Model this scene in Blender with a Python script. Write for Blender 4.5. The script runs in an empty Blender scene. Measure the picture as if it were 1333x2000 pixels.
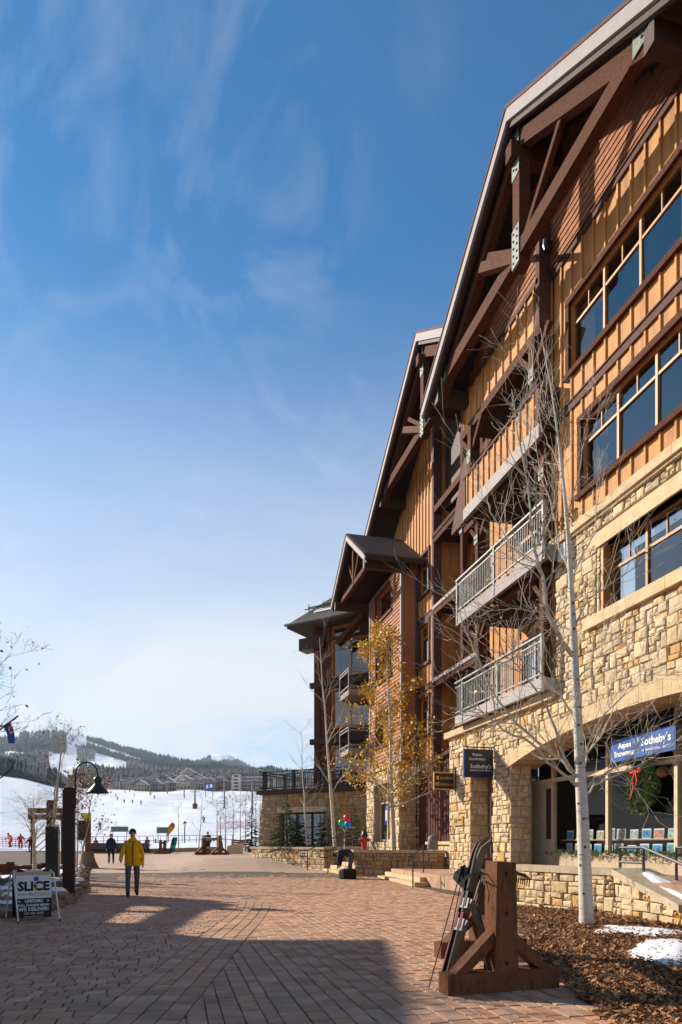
import bpy, math, random
from mathutils import Vector, Matrix, noise as mnoise

# ------------------------------------------------------------------ camera, sky, sun, exposure
sc = bpy.context.scene
C = sc.collection
F, HOR, EYE = 1333.0, 1650.0, 1.35          # measured from the photograph: focal length (px), horizon row, eye height
ALPHA = math.atan(331.0 / F)                # world Y runs along the lodge front; the camera is turned off it
sA, cA = math.sin(ALPHA), math.cos(ALPHA)

cam_d = bpy.data.cameras.new('camera')
cam = bpy.data.objects.new('camera', cam_d); C.objects.link(cam)
cam_d.sensor_fit = 'HORIZONTAL'; cam_d.sensor_width = 36.0; cam_d.lens = 36.0
cam_d.shift_y = (HOR - 1000.0) / 1333.0
cam_d.clip_start = 0.1; cam_d.clip_end = 12000
cam.location = (0, 0, EYE); cam.rotation_euler = (math.radians(90), 0, -ALPHA)
sc.camera = cam

SUN_R, SUN_EL = 1.02, math.radians(27.0)    # the light travels along (1, -SUN_R) over the ground
_h = Vector((1, -SUN_R, 0)).normalized()
sun_dir = Vector((_h.x * math.cos(SUN_EL), _h.y * math.cos(SUN_EL), -math.sin(SUN_EL)))
sun_d = bpy.data.lights.new('sun', 'SUN'); sun_d.energy = 5.0; sun_d.angle = math.radians(0.5); sun_d.color = (1.0, 0.90, 0.75)
sun = bpy.data.objects.new('sun', sun_d); C.objects.link(sun)
sun.rotation_euler = sun_dir.to_track_quat('-Z', 'Y').to_euler(); sun.location = (-30, 30, 40)

wd = bpy.data.worlds.new('World'); sc.world = wd; wd.use_nodes = True
nt = wd.node_tree; nt.nodes.clear()
wo = nt.nodes.new('ShaderNodeOutputWorld'); bg = nt.nodes.new('ShaderNodeBackground')
sky = nt.nodes.new('ShaderNodeTexSky'); sky.sky_type = 'NISHITA'; sky.sun_disc = False
sky.sun_elevation = SUN_EL; sky.sun_rotation = math.atan2(-_h.x, -_h.y)
sky.altitude = 2500; sky.air_density = 1.0; sky.dust_density = 0.6; sky.ozone_density = 2.2
bg.inputs['Strength'].default_value = 0.056
# thin cirrus, laid on a flat sheet high above (direction divided by height)
tc = nt.nodes.new('ShaderNodeTexCoord'); sep = nt.nodes.new('ShaderNodeSeparateXYZ')
nt.links.new(tc.outputs['Generated'], sep.inputs[0])
def wmath(op, a, b=None):
    n = nt.nodes.new('ShaderNodeMath'); n.operation = op
    for i, x in enumerate((a, b)):
        if x is None: continue
        if isinstance(x, (int, float)): n.inputs[i].default_value = x
        else: nt.links.new(x, n.inputs[i])
    return n.outputs[0]
zc = wmath('ADD', wmath('MAXIMUM', sep.outputs[2], 0.0), 0.10)
cb = nt.nodes.new('ShaderNodeCombineXYZ')
nt.links.new(wmath('DIVIDE', sep.outputs[0], zc), cb.inputs[0]); nt.links.new(wmath('DIVIDE', sep.outputs[1], zc), cb.inputs[1])
def cirrus(scale, stretch, rot, detail, lo, hi, seed, dist=1.2, loc=None):
    mp = nt.nodes.new('ShaderNodeMapping'); mp.inputs['Rotation'].default_value[2] = rot
    mp.inputs['Scale'].default_value = (scale, scale * stretch, 1); mp.inputs['Location'].default_value = (*(loc or (seed, seed * .7)), 0)
    nt.links.new(cb.outputs[0], mp.inputs[0])
    n = nt.nodes.new('ShaderNodeTexNoise'); n.inputs['Scale'].default_value = 1.0; n.inputs['Detail'].default_value = detail
    n.inputs['Roughness'].default_value = 0.58; n.inputs['Distortion'].default_value = dist
    nt.links.new(mp.outputs[0], n.inputs['Vector'])
    r = nt.nodes.new('ShaderNodeMapRange'); r.inputs['From Min'].default_value = lo; r.inputs['From Max'].default_value = hi
    nt.links.new(n.outputs['Fac'], r.inputs['Value'])
    return r.outputs['Result']
wisps = cirrus(3.4, 0.62, 0.9, 12, 0.47, 0.80, 3.1, 2.6)
patch = cirrus(0.75, 0.8, 0.2, 4, 0.50, 0.70, 5.3, 0.5, (4.97, 3.27))
veil = cirrus(0.42, 0.5, -0.5, 9, 0.36, 0.66, 1.7, 0.9)
low = nt.nodes.new('ShaderNodeMapRange'); low.interpolation_type = 'SMOOTHSTEP'
low.inputs['From Min'].default_value = 0.67; low.inputs['From Max'].default_value = 0.13
nt.links.new(sep.outputs[2], low.inputs['Value'])
m1 = wmath('MULTIPLY', wmath('MULTIPLY', wisps, patch), 0.60)
m2 = wmath('MULTIPLY', wmath('ADD', wmath('MULTIPLY', veil, 0.80), 0.52), low.outputs['Result'])
mask = wmath('MINIMUM', wmath('ADD', m1, m2), 0.97)
hsv = nt.nodes.new('ShaderNodeMix'); hsv.data_type = 'RGBA'; hsv.blend_type = 'MULTIPLY'; hsv.inputs['Factor'].default_value = 1   # clear, dry mountain air: little red scattered
nt.links.new(sky.outputs[0], hsv.inputs['A']); hsv.inputs['B'].default_value = (.12, 1.38, 1.92, 1)
mix = nt.nodes.new('ShaderNodeMix'); mix.data_type = 'RGBA'
nt.links.new(mask, mix.inputs['Factor']); nt.links.new(hsv.outputs['Result'], mix.inputs['A'])
mix.inputs['B'].default_value = (9.6, 9.9, 10.3, 1)
nt.links.new(mix.outputs['Result'], bg.inputs['Color']); nt.links.new(bg.outputs[0], wo.inputs[0])

sc.view_settings.view_transform = 'Standard'; sc.view_settings.look = 'None'
sc.view_settings.exposure = 0.71; sc.view_settings.gamma = 1.0; sc.view_settings.use_curve_mapping = False
sc.render.engine = 'CYCLES'
sc.cycles.use_denoising = True
sc.cycles.max_bounces = 6; sc.cycles.diffuse_bounces = 3; sc.cycles.glossy_bounces = 3
sc.cycles.transparent_max_bounces = 12; sc.cycles.transmission_bounces = 4
sc.cycles.caustics_reflective = False; sc.cycles.caustics_refractive = False

# ------------------------------------------------------------------ measuring helpers (photo pixel -> point on a known plane of the place)
Z = Vector((0, 0, 1))
def ray(px):
    t = (px - 666.5) / F
    return sA + t * cA, cA - t * sA
def at(px, py, X):                  # on the upright plane x = X
    dx, dy = ray(px); k = X / dx
    return Vector((X, k * dy, EYE + (HOR - py) / F * k))
def gp(px, py, z=0.0):              # on the level plane z
    dx, dy = ray(px); k = (EYE - z) * F / (py - HOR)
    return Vector((k * dx, k * dy, z))
def dp(px, py, d):                  # at distance d along the view
    dx, dy = ray(px)
    return Vector((d * dx, d * dy, EYE + (HOR - py) / F * d))
def pxz(p):
    fw = sA * p.x + cA * p.y; rt = cA * p.x - sA * p.y
    return 666.5 + F * rt / fw, HOR - F * (p.z - EYE) / fw, fw

# ------------------------------------------------------------------ materials
MATS = {}
def new_mat(name):
    m = bpy.data.materials.new(name); m.use_nodes = True; MATS[name] = m
    n = m.node_tree.nodes; b = n['Principled BSDF']
    return m, m.node_tree, b
def surf(name, col, rough=0.75, var=0.25, scale=6.0, stretch=(1, 1, 1), bump=0.15, bscale=None, piece=0.0, alt=None, metal=0.0, spec=0.3, wear=None, alt_bias=0.5):
    """colour with blotchy variation, grain relief and, for pieces, a tint of their own"""
    m, t, b = new_mat(name); N, L = t.nodes, t.links
    tcn = N.new('ShaderNodeTexCoord'); mp = N.new('ShaderNodeMapping'); mp.inputs['Scale'].default_value = stretch
    geo = N.new('ShaderNodeNewGeometry')
    L.new(geo.outputs['Position'], mp.inputs[0])
    nz = N.new('ShaderNodeTexNoise'); nz.inputs['Scale'].default_value = scale; nz.inputs['Detail'].default_value = 5; nz.inputs['Roughness'].default_value = .62
    L.new(mp.outputs[0], nz.inputs['Vector'])
    rp = N.new('ShaderNodeValToRGB')
    c0 = [max(0, c * (1 - var)) for c in col]; c1 = [min(1, c * (1 + var)) for c in col]
    rp.color_ramp.elements[0].position = .3; rp.color_ramp.elements[1].position = .7
    rp.color_ramp.elements[0].color = (*c0, 1); rp.color_ramp.elements[1].color = (*c1, 1)
    L.new(nz.outputs['Fac'], rp.inputs[0]); cur = rp.outputs[0]
    if piece or alt:
        oi = N.new('ShaderNodeObjectInfo'); ad = N.new('ShaderNodeMath'); ad.operation = 'ADD'
        L.new(oi.outputs['Random'], ad.inputs[0]); L.new(geo.outputs['Random Per Island'], ad.inputs[1])
        fr = N.new('ShaderNodeMath'); fr.operation = 'FRACT'; L.new(ad.outputs[0], fr.inputs[0])
        if alt:
            r2 = N.new('ShaderNodeValToRGB'); el = r2.color_ramp.elements
            k = len(alt); el[0].position = 0; el[0].color = (*alt[0], 1); el[1].position = 1; el[1].color = (*alt[-1], 1)
            r2.color_ramp.interpolation = 'CONSTANT'
            el[1].position = (k - 1) / k
            for i in range(1, k - 1):
                e = el.new(i / k); e.color = (*alt[i], 1)
            L.new(fr.outputs[0], r2.inputs[0])
            mx = N.new('ShaderNodeMix'); mx.data_type = 'RGBA'; mx.blend_type = 'MULTIPLY'; mx.inputs['Factor'].default_value = 1
            L.new(cur, mx.inputs['A']); L.new(r2.outputs[0], mx.inputs['B']); cur = mx.outputs['Result']
        if piece:
            m2 = N.new('ShaderNodeMath'); m2.operation = 'MULTIPLY_ADD'; m2.inputs[1].default_value = 7.13; m2.inputs[2].default_value = .37
            L.new(fr.outputs[0], m2.inputs[0]); f2 = N.new('ShaderNodeMath'); f2.operation = 'FRACT'; L.new(m2.outputs[0], f2.inputs[0])
            mr = N.new('ShaderNodeMapRange'); mr.inputs['To Min'].default_value = 1 - piece; mr.inputs['To Max'].default_value = 1 + piece
            L.new(f2.outputs[0], mr.inputs['Value'])
            hs = N.new('ShaderNodeHueSaturation'); L.new(mr.outputs[0], hs.inputs['Value']); L.new(cur, hs.inputs['Color']); cur = hs.outputs[0]
    if wear:                                     # scattered stains / snow specks with a shape of their own
        wcol, wscale, lo, hi = wear
        wn = N.new('ShaderNodeTexNoise'); wn.inputs['Scale'].default_value = wscale; wn.inputs['Detail'].default_value = 6; L.new(mp.outputs[0], wn.inputs['Vector'])
        wr = N.new('ShaderNodeMapRange'); wr.inputs['From Min'].default_value = lo; wr.inputs['From Max'].default_value = hi; L.new(wn.outputs['Fac'], wr.inputs['Value'])
        mx = N.new('ShaderNodeMix'); mx.data_type = 'RGBA'; L.new(wr.outputs[0], mx.inputs['Factor']); L.new(cur, mx.inputs['A']); mx.inputs['B'].default_value = (*wcol, 1); cur = mx.outputs['Result']
    L.new(cur, b.inputs['Base Color'])
    b.inputs['Roughness'].default_value = rough; b.inputs['Metallic'].default_value = metal; b.inputs['Specular IOR Level'].default_value = spec
    if bump:
        n2 = N.new('ShaderNodeTexNoise'); n2.inputs['Scale'].default_value = bscale or scale * 4; n2.inputs['Detail'].default_value = 6
        L.new(mp.outputs[0], n2.inputs['Vector'])
        bp = N.new('ShaderNodeBump'); bp.inputs['Strength'].default_value = bump; bp.inputs['Distance'].default_value = .02
        L.new(n2.outputs['Fac'], bp.inputs['Height']); L.new(bp.outputs[0], b.inputs['Normal'])
    return m
WOODV = (6, 6, .7)
surf('board', (.52, .232, .066), .72, .20, 3, (1.6, 1.6, .25), .22, 14, piece=.09, wear=((.27, .115, .04), 2.4, .50, .76))
surf('timber', (.092, .031, .016), .8, .45, 5, (4, 4, 4), .35, 22, piece=.14, spec=.12, wear=((.035, .014, .010), 3, .55, .75))
surf('timber_dark', (.050, .022, .016), .65, .3, 5, (3, 3, 3), .3, 20, piece=.1)
surf('trim', (.118, .056, .046), .75, .2, 5, (2, 2, 2), .15, 18, piece=.08, spec=.12)
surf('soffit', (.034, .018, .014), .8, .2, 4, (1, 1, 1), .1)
surf('fascia', (.30, .262, .262), .7, .08, 3, (1, 1, 1), .06)
surf('rim_beam', (.27, .225, .215), .65, .16, 4, (1, 3, 3), .12)
surf('shingle', (.34, .135, .060), .8, .22, 9, (3, 3, 1), .3, 30, piece=.16)
surf('lap', (.36, .150, .072), .8, .16, 7, (1, 2, 1), .2, 30, piece=.08)
surf('stone', (.585, .460, .300), .9, .26, 9, (1, 1, 1), 1.0, 13, piece=.17,
     alt=[(1, 1, 1), (1.0, .95, .84), (1.0, .99, 1.04), (1.0, .98, .93), (.92, .90, .90), (1.0, .92, .76), (1.0, .98, .93), (.97, .96, .95), (1, .96, .88), (.97, .74, .44)])
surf('stone_brown_shade', (.40, .285, .175), .88, .25, 7, (1, 1, 1), .7, 16, piece=.16,
     alt=[(1, 1, 1), (.85, .78, .70), (1.0, .9, .7), (.8, .8, .82), (1.0, .75, .45)])  # brown stone; also the darker copy of stone for wall faces in shade
surf('mortar', (.36, .285, .20), .95, .2, 12, (1, 1, 1), .4)
surf('cut_stone', (.58, .425, .25), .85, .18, 3.5, (1, 1, 2), .35, 20, piece=.07)
surf('coping', (.47, .375, .26), .88, .2, 5, (1, 1, 1), .45, 25, piece=.08, wear=((.2, .16, .12), 9, .62, .75))
surf('concrete', (.40, .36, .345), .85, .1, 5, (1, 1, 1), .15)
surf('paver', (.45, .268, .175), .82, .22, 3, (1, 1, 1), .30, 45, piece=.16,
     alt=[(1, 1, 1), (1.02, .94, .88), (.92, .92, .96), (1.08, 1.0, .92), (1.0, .88, .8), (.98, 1.0, 1.0)], wear=((.20, .13, .10), 1.3, .58, .85))
surf('joint_sand', (.105, .075, .055), .95, .3, 20, (1, 1, 1), .4)
surf('window_wood', (.40, .165, .036), .5, .15, 6, (1, 1, 1), .1)
surf('galvanised', (.235, .245, .24), .55, .18, 14, (1, 1, 1), .08, metal=.1, spec=.4)
surf('plate', (.135, .160, .138), .6, .3, 12, (1, 1, 1), .1, metal=.05)
surf('black_metal', (.022, .022, .024), .42, .2, 10, (1, 1, 1), .05, spec=.5)
surf('bolt', (.05, .045, .04), .5, .1, 10, (1, 1, 1), 0, metal=.7)
surf('roof_shingle', (.085, .068, .055), .9, .35, 9, (1, 1, 1), .6, 25)
surf('bark_white', (.57, .52, .44), .8, .16, 4, (1, 1, 5), .5, 9, wear=((.10, .08, .065), 3.4, .61, .72))
surf('bark_pale', (.50, .43, .335), .85, .2, 8, (1, 1, 2), .3, 25, wear=((.08, .06, .05), 10, .6, .7))
surf('twig', (.26, .18, .115), .85, .25, 8, (1, 1, 1), .15)
surf('twig_dark', (.115, .080, .060), .85, .25, 8, (1, 1, 1), .15)
surf('leaf_gold', (.70, .43, .035), .6, .3, 3, (1, 1, 1), 0, piece=.32, alt=[(1, 1, 1), (.8, .85, .7), (1.1, .8, .5), (.7, .9, .8), (1.05, 1.05, 1.0)])
surf('leaf_rust', (.30, .115, .035), .7, .3, 3, (1, 1, 1), 0, piece=.3)
surf('needle', (.10, .155, .055), .75, .35, 5, (1, 1, 1), 0, piece=.32, alt=[(1, 1, 1), (1.2, 1.1, .8), (.7, .85, .9)])
surf('needle_dark', (.030, .052, .022), .8, .3, 5, (1, 1, 1), 0, piece=.3)
surf('mulch', (.15, .078, .040), .92, .4, 9, (1, 1, 1), .6, 40)
surf('chip', (.36, .195, .095), .9, .3, 12, (1, 1, 1), .2, 60, piece=.45, alt=[(1, 1, 1), (.7, .65, .6), (1.3, 1.15, 1.0), (.5, .45, .42), (1.0, .85, .7)])
surf('rock', (.30, .225, .165), .9, .3, 5, (1, 1, 1), .7, 14, piece=.25, alt=[(1, 1, 1), (.8, .7, .62), (1.1, 1.05, 1.0), (.65, .6, .6)])
surf('rust_log', (.12, .034, .020), .7, .35, 6, (1, 1, .4), .3, 25, piece=.15)
surf('cedar', (.15, .055, .020), .7, .3, 6, (9, 9, 2), .5, 12, piece=.10, spec=.2, wear=((.05, .022, .012), 1.6, .55, .72))
surf('condo_wall', (.56, .45, .38), .85, .1, .4, (1, 1, 1), 0)
surf('condo_brown', (.20, .115, .085), .85, .1, .4, (1, 1, 1), 0)
surf('house_wall', (.36, .27, .20), .85, .2, .4, (1, 1, 1), 0)
surf('beige_frame', (.56, .455, .30), .55, .1, 6, (1, 1, 1), .05)
surf('beige_wall', (.50, .41, .28), .8, .1, 4, (1, 1, 1), .05)
surf('steel_grey', (.17, .175, .175), .6, .15, 5, (1, 1, 1), .05)
surf('white_metal', (.72, .71, .68), .45, .08, 8, (1, 1, 1), 0)
surf('aspen_far', (.25, .21, .18), .95, .3, .02, (1, 1, 1), 0, piece=.3)
surf('conifer_far', (.030, .045, .045), .95, .3, .02, (1, 1, 1), 0, piece=.3)
def plain(name, col, rough=.6, spec=.3, metal=0, var=.08):
    return surf(name, col, rough, var, 9, (1, 1, 1), 0, metal=metal, spec=spec)
surf('navy_cloth', (.018, .024, .048), .9, .2, 7, (1, 1, 1), .9, 9); plain('black_cloth', (.012, .012, .014), .9); surf('grey_denim', (.085, .09, .105), .9, .25, 9, (1, 1, 1), .9, 11)
surf('yellow_cloth', (.70, .37, .008), .85, .16, 7, (1, 1, 1), 1.0, 8); plain('red_cloth', (.62, .045, .06), .8); plain('orange_cloth', (.85, .25, .12), .8); plain('skin', (.52, .30, .21), .6); plain('hair', (.02, .014, .01), .8)
plain('teal_cloth', (.02, .16, .17), .85); plain('plum_cloth', (.22, .10, .14), .85); plain('blue_cloth', (.05, .12, .42), .85)
plain('hydrant_red', (.52, .02, .018), .38, .5, var=.15); plain('red_gloss', (.85, .02, .02), .25, .5); plain('green_gloss', (.0, .42, .17), .25, .5); plain('blue_gloss', (.01, .18, .80), .25, .5)
plain('sign_blue', (.012, .085, .34), .35, .4); plain('sign_navy', (.012, .020, .045), .35, .4); plain('sign_white', (.86, .86, .86), .5); plain('sign_gold', (.55, .34, .09), .4, .5, .5)
plain('sign_dark', (.020, .019, .016), .4); plain('paper_white', (.62, .68, .72), .6); plain('print_black', (.012, .012, .014), .5); plain('print_brown', (.42, .27, .08), .5); plain('print_tan', (.48, .36, .26), .5)
plain('flag_orange', (.72, .27, .035), .7); plain('flag_red', (.55, .10, .03), .7); plain('flag_blue', (.03, .14, .55), .7); plain('sign_yellow', (.85, .62, .02), .5)
plain('net_pink', (.75, .22, .27), .7); plain('red_ribbon', (.65, .035, .015), .4, .5); plain('cone_brown', (.10, .055, .03), .8); plain('tan_light', (.65, .42, .2), .5)
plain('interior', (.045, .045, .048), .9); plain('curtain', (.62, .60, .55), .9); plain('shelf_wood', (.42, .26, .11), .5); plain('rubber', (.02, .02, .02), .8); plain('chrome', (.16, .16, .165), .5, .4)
plain('ski_tan', (.20, .15, .085), .65, .15); plain('ski_black', (.018, .018, .02), .6, .2); plain('ski_red', (.20, .010, .018), .6, .2); plain('ski_grey', (.10, .10, .105), .65, .15); plain('pipe_metal', (.06, .058, .055), .5, .4)
for i, c in enumerate([(.10, .32, .42), (.30, .38, .36), (.45, .20, .12), (.04, .22, .45), (.36, .34, .22), (.16, .30, .34)]):
    surf('print_%d' % i, c, .35, .75, 13, (1, 1, 1), 0)
# snow
m, t, b = new_mat('snow'); N, L = t.nodes, t.links
geo = N.new('ShaderNodeNewGeometry'); nz = N.new('ShaderNodeTexNoise'); nz.inputs['Scale'].default_value = 1.4; nz.inputs['Detail'].default_value = 8
L.new(geo.outputs['Position'], nz.inputs['Vector'])
bp = N.new('ShaderNodeBump'); bp.inputs['Strength'].default_value = .35; bp.inputs['Distance'].default_value = .12; L.new(nz.outputs['Fac'], bp.inputs['Height']); L.new(bp.outputs[0], b.inputs['Normal'])
b.inputs['Base Color'].default_value = (.83, .84, .86, 1); b.inputs['Roughness'].default_value = .7; b.inputs['Specular IOR Level'].default_value = .25
# far snow slope
m, t, b = new_mat('snow_slope'); N, L = t.nodes, t.links
geo = N.new('ShaderNodeNewGeometry'); nz = N.new('ShaderNodeTexNoise'); nz.inputs['Scale'].default_value = .035; nz.inputs['Detail'].default_value = 9
L.new(geo.outputs['Position'], nz.inputs['Vector'])
bp = N.new('ShaderNodeBump'); bp.inputs['Strength'].default_value = .5; bp.inputs['Distance'].default_value = 3.0; L.new(nz.outputs['Fac'], bp.inputs['Height']); L.new(bp.outputs[0], b.inputs['Normal'])
at_ = N.new('ShaderNodeAttribute'); at_.attribute_name = 'forest_floor'; mxf = N.new('ShaderNodeMix'); mxf.data_type = 'RGBA'
L.new(at_.outputs['Fac'], mxf.inputs['Factor']); 
rpf = N.new('ShaderNodeValToRGB'); rpf.color_ramp.elements[0].position = .35; rpf.color_ramp.elements[1].position = .62; rpf.color_ramp.elements[0].color = (.66, .69, .75, 1); rpf.color_ramp.elements[1].color = (.83, .83, .85, 1)
mpf = N.new('ShaderNodeMapping'); mpf.inputs['Scale'].default_value = (.05, .012, .05); mpf.inputs['Rotation'].default_value[2] = .35; L.new(geo.outputs['Position'], mpf.inputs[0]); nf = N.new('ShaderNodeTexNoise'); nf.inputs['Scale'].default_value = 1.6; nf.inputs['Detail'].default_value = 8; nf.inputs['Roughness'].default_value = .7; L.new(mpf.outputs[0], nf.inputs['Vector'])
L.new(nf.outputs['Fac'], rpf.inputs[0]); L.new(rpf.outputs[0], mxf.inputs['A'])
mxf.inputs['B'].default_value = (.085, .082, .078, 1); L.new(mxf.outputs['Result'], b.inputs['Base Color']); b.inputs['Roughness'].default_value = .75; b.inputs['Specular IOR Level'].default_value = .2
# clear glass: reflection by angle over see-through
def glass_mat(name, tint, body, floor=.03):
    m, t, b = new_mat(name); N, L = t.nodes, t.links; N.remove(b); out = N['Material Output']
    tr = N.new('ShaderNodeBsdfTransparent'); tr.inputs[0].default_value = (*tint, 1)
    gl = N.new('ShaderNodeBsdfGlossy'); gl.inputs['Roughness'].default_value = .015; gl.inputs['Color'].default_value = (1, 1, 1, 1)
    fr = N.new('ShaderNodeFresnel'); fr.inputs['IOR'].default_value = 1.52
    geo = N.new('ShaderNodeNewGeometry'); nz = N.new('ShaderNodeTexNoise'); nz.inputs['Scale'].default_value = 1.1; L.new(geo.outputs['Position'], nz.inputs['Vector'])
    bp = N.new('ShaderNodeBump'); bp.inputs['Strength'].default_value = .06; bp.inputs['Distance'].default_value = .03; L.new(nz.outputs['Fac'], bp.inputs['Height'])
    L.new(bp.outputs[0], gl.inputs['Normal'])
    ml = N.new('ShaderNodeMath'); ml.operation = 'MULTIPLY_ADD'; ml.inputs[1].default_value = body; ml.inputs[2].default_value = floor; L.new(fr.outputs[0], ml.inputs[0])
    mx = N.new('ShaderNodeMixShader'); L.new(ml.outputs[0], mx.inputs[0]); L.new(tr.outputs[0], mx.inputs[1]); L.new(gl.outputs[0], mx.inputs[2]); L.new(mx.outputs[0], out.inputs[0])
glass_mat('glass', (.72, .78, .80), 1.3, .07)
glass_mat('shop_glass', (.90, .92, .92), .20, .008)
# paving beyond the built pavers
m, t, b = new_mat('far_paving'); N, L = t.nodes, t.links
geo = N.new('ShaderNodeNewGeometry'); br = N.new('ShaderNodeTexBrick'); br.inputs['Scale'].default_value = 1.0; br.inputs['Brick Width'].default_value = .3; br.inputs['Row Height'].default_value = .2; br.inputs['Mortar Size'].default_value = .006
br.inputs['Color1'].default_value = (.48, .31, .22, 1); br.inputs['Color2'].default_value = (.42, .265, .185, 1); br.inputs['Mortar'].default_value = (.16, .11, .08, 1)
L.new(geo.outputs['Position'], br.inputs['Vector']); L.new(br.outputs[0], b.inputs['Base Color']); b.inputs['Roughness'].default_value = .85

# ------------------------------------------------------------------ mesh and object helpers
rnd = random.Random(11)
def mesh_obj(name, verts, faces, mat, parent=None, smooth=False, mats=None, mi=None):
    me = bpy.data.meshes.new(name); me.from_pydata([tuple(v) for v in verts], [], faces)
    for mm in (mats or [mat]): me.materials.append(MATS[mm])
    if mi: me.polygons.foreach_set('material_index', mi)
    if smooth: me.polygons.foreach_set('use_smooth', [True] * len(me.polygons))
    me.update()
    return link(name, me, parent)
def link(name, me, parent=None):
    o = bpy.data.objects.new(name, me); C.objects.link(o)
    if parent is not None:
        o.parent = parent
        if parent.type == 'EMPTY' and not parent.get('_l'): o.matrix_parent_inverse = Matrix.Translation(-Vector(parent.location))
    return o
def tag(o, label, cat, group=None, kind=None):
    o['label'] = label; o['category'] = cat
    if group: o['group'] = group
    if kind: o['kind'] = kind
    return o
def thing(name, label, cat, loc=(0, 0, 0), rz=None, group=None):
    """an Empty at the base; parts are given in world space, or (rz set) in the thing's own space"""
    o = bpy.data.objects.new(name, None); C.objects.link(o); o.location = loc; o.empty_display_size = .2
    if rz is not None: o.rotation_euler = (0, 0, rz); o['_l'] = 1
    return tag(o, label, cat, group)
def struct(o): o['kind'] = 'structure'; return o
def stuff(o): o['kind'] = 'stuff'; return o
def dup(root, loc, rz=None, label=None, group=None, scale=None):
    def cp(o, par):
        c = o.copy(); C.objects.link(c)
        if par is not None: c.parent = par
        for ch in o.children: cp(ch, c)
        return c
    r = cp(root, None); r.location = loc
    if rz is not None: r.rotation_euler = (0, 0, rz)
    if label: r['label'] = label
    if group: r['group'] = group
    if scale: r.scale = (scale,) * 3
    return r
class Frame:
    """a wall's own axes: u along it, v up, w out of it"""
    def __init__(s, O, U=(0, 1, 0), N=(-1, 0, 0)): s.O, s.U, s.N = Vector(O), Vector(U).normalized(), Vector(N).normalized()
    def p(s, u, v, w=0.0): return s.O + s.U * u + Z * v + s.N * w
class MB:
    def __init__(s): s.v, s.f, s.m = [], [], []
    def add(s, vs, fs, m=0):
        b = len(s.v); s.v += [Vector(x) for x in vs]; s.f += [tuple(b + i for i in f) for f in fs]; s.m += [m] * len(fs); return s
    BOXF = [(0, 3, 2, 1), (4, 5, 6, 7), (0, 1, 5, 4), (1, 2, 6, 5), (2, 3, 7, 6), (3, 0, 4, 7)]
    def box(s, x0, x1, y0, y1, z0, z1, m=0):
        return s.add([(x0, y0, z0), (x1, y0, z0), (x1, y1, z0), (x0, y1, z0), (x0, y0, z1), (x1, y0, z1), (x1, y1, z1), (x0, y1, z1)], s.BOXF, m)
    def fbox(s, fr, u0, u1, v0, v1, w0, w1, m=0):
        P = fr.p
        return s.add([P(u0, v0, w0), P(u1, v0, w0), P(u1, v0, w1), P(u0, v0, w1), P(u0, v1, w0), P(u1, v1, w0), P(u1, v1, w1), P(u0, v1, w1)], s.BOXF, m)
    def beam(s, p, q, w, h, up=Z, m=0):
        p, q = Vector(p), Vector(q); d = (q - p).normalized(); sd = d.cross(Vector(up))
        if sd.length < 1e-4: sd = d.cross(Vector((1, 0, 0)))
        sd.normalize(); un = sd.cross(d).normalized(); a, c = sd * w / 2, un * h / 2
        return s.add([p - a - c, p + a - c, q + a - c, q - a - c, p - a + c, p + a + c, q + a + c, q - a + c], s.BOXF, m)
    def prism(s, pts, off, m=0):
        n = len(pts); off = Vector(off); a = [Vector(p) for p in pts]
        return s.add(a + [p + off for p in a], [tuple(range(n - 1, -1, -1)), tuple(range(n, 2 * n))] + [(i, (i + 1) % n, n + (i + 1) % n, n + i) for i in range(n)], m)
    def tube(s, pts, rad, n=6, cap=True, m=0):
        pts = [Vector(p) for p in pts]
        if not isinstance(rad, (list, tuple)): rad = [rad] * len(pts)
        b = len(s.v); ref = None
        for i, p in enumerate(pts):
            d = (pts[min(i + 1, len(pts) - 1)] - pts[max(i - 1, 0)]); d = d.normalized() if d.length > 1e-9 else Z
            if ref is None: ref = Vector((1, 0, 0)) if abs(d.x) < .8 else Vector((0, 1, 0))
            a = (ref - d * ref.dot(d)); a = a.normalized() if a.length > 1e-6 else Vector((0, 1, 0)); ref = a; c = d.cross(a)
            for k in range(n):
                an = 2 * math.pi * k / n; s.v.append(p + (a * math.cos(an) + c * math.sin(an)) * rad[i])
        for i in range(len(pts) - 1):
            for k in range(n):
                k2 = (k + 1) % n; s.f.append((b + i * n + k, b + i * n + k2, b + (i + 1) * n + k2, b + (i + 1) * n + k)); s.m.append(m)
        if cap:
            s.f.append(tuple(b + k for k in range(n - 1, -1, -1))); s.m.append(m)
            e = b + (len(pts) - 1) * n; s.f.append(tuple(e + k for k in range(n))); s.m.append(m)
        return s
    def lathe(s, c, prof, n=12, m=0, axis=Z):
        c = Vector(c); ax = Vector(axis).normalized(); a = ax.cross(Vector((1, 0, 0)) if abs(ax.x) < .8 else Vector((0, 1, 0))).normalized(); bb = ax.cross(a); b = len(s.v)
        for r, h in prof:
            for k in range(n):
                an = 2 * math.pi * k / n; s.v.append(c + ax * h + (a * math.cos(an) + bb * math.sin(an)) * max(r, .0005))
        for i in range(len(prof) - 1):
            for k in range(n):
                k2 = (k + 1) % n; s.f.append((b + i * n + k, b + i * n + k2, b + (i + 1) * n + k2, b + (i + 1) * n + k)); s.m.append(m)
        s.f.append(tuple(b + k for k in range(n - 1, -1, -1))); s.m.append(m); e = b + (len(prof) - 1) * n; s.f.append(tuple(e + k for k in range(n))); s.m.append(m)
        return s
    def build(s, name, mat, parent=None, smooth=False, mats=None):
        return mesh_obj(name, s.v, s.f, mat, parent, smooth, mats, s.m if mats else None)
CUBES = {}
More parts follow.
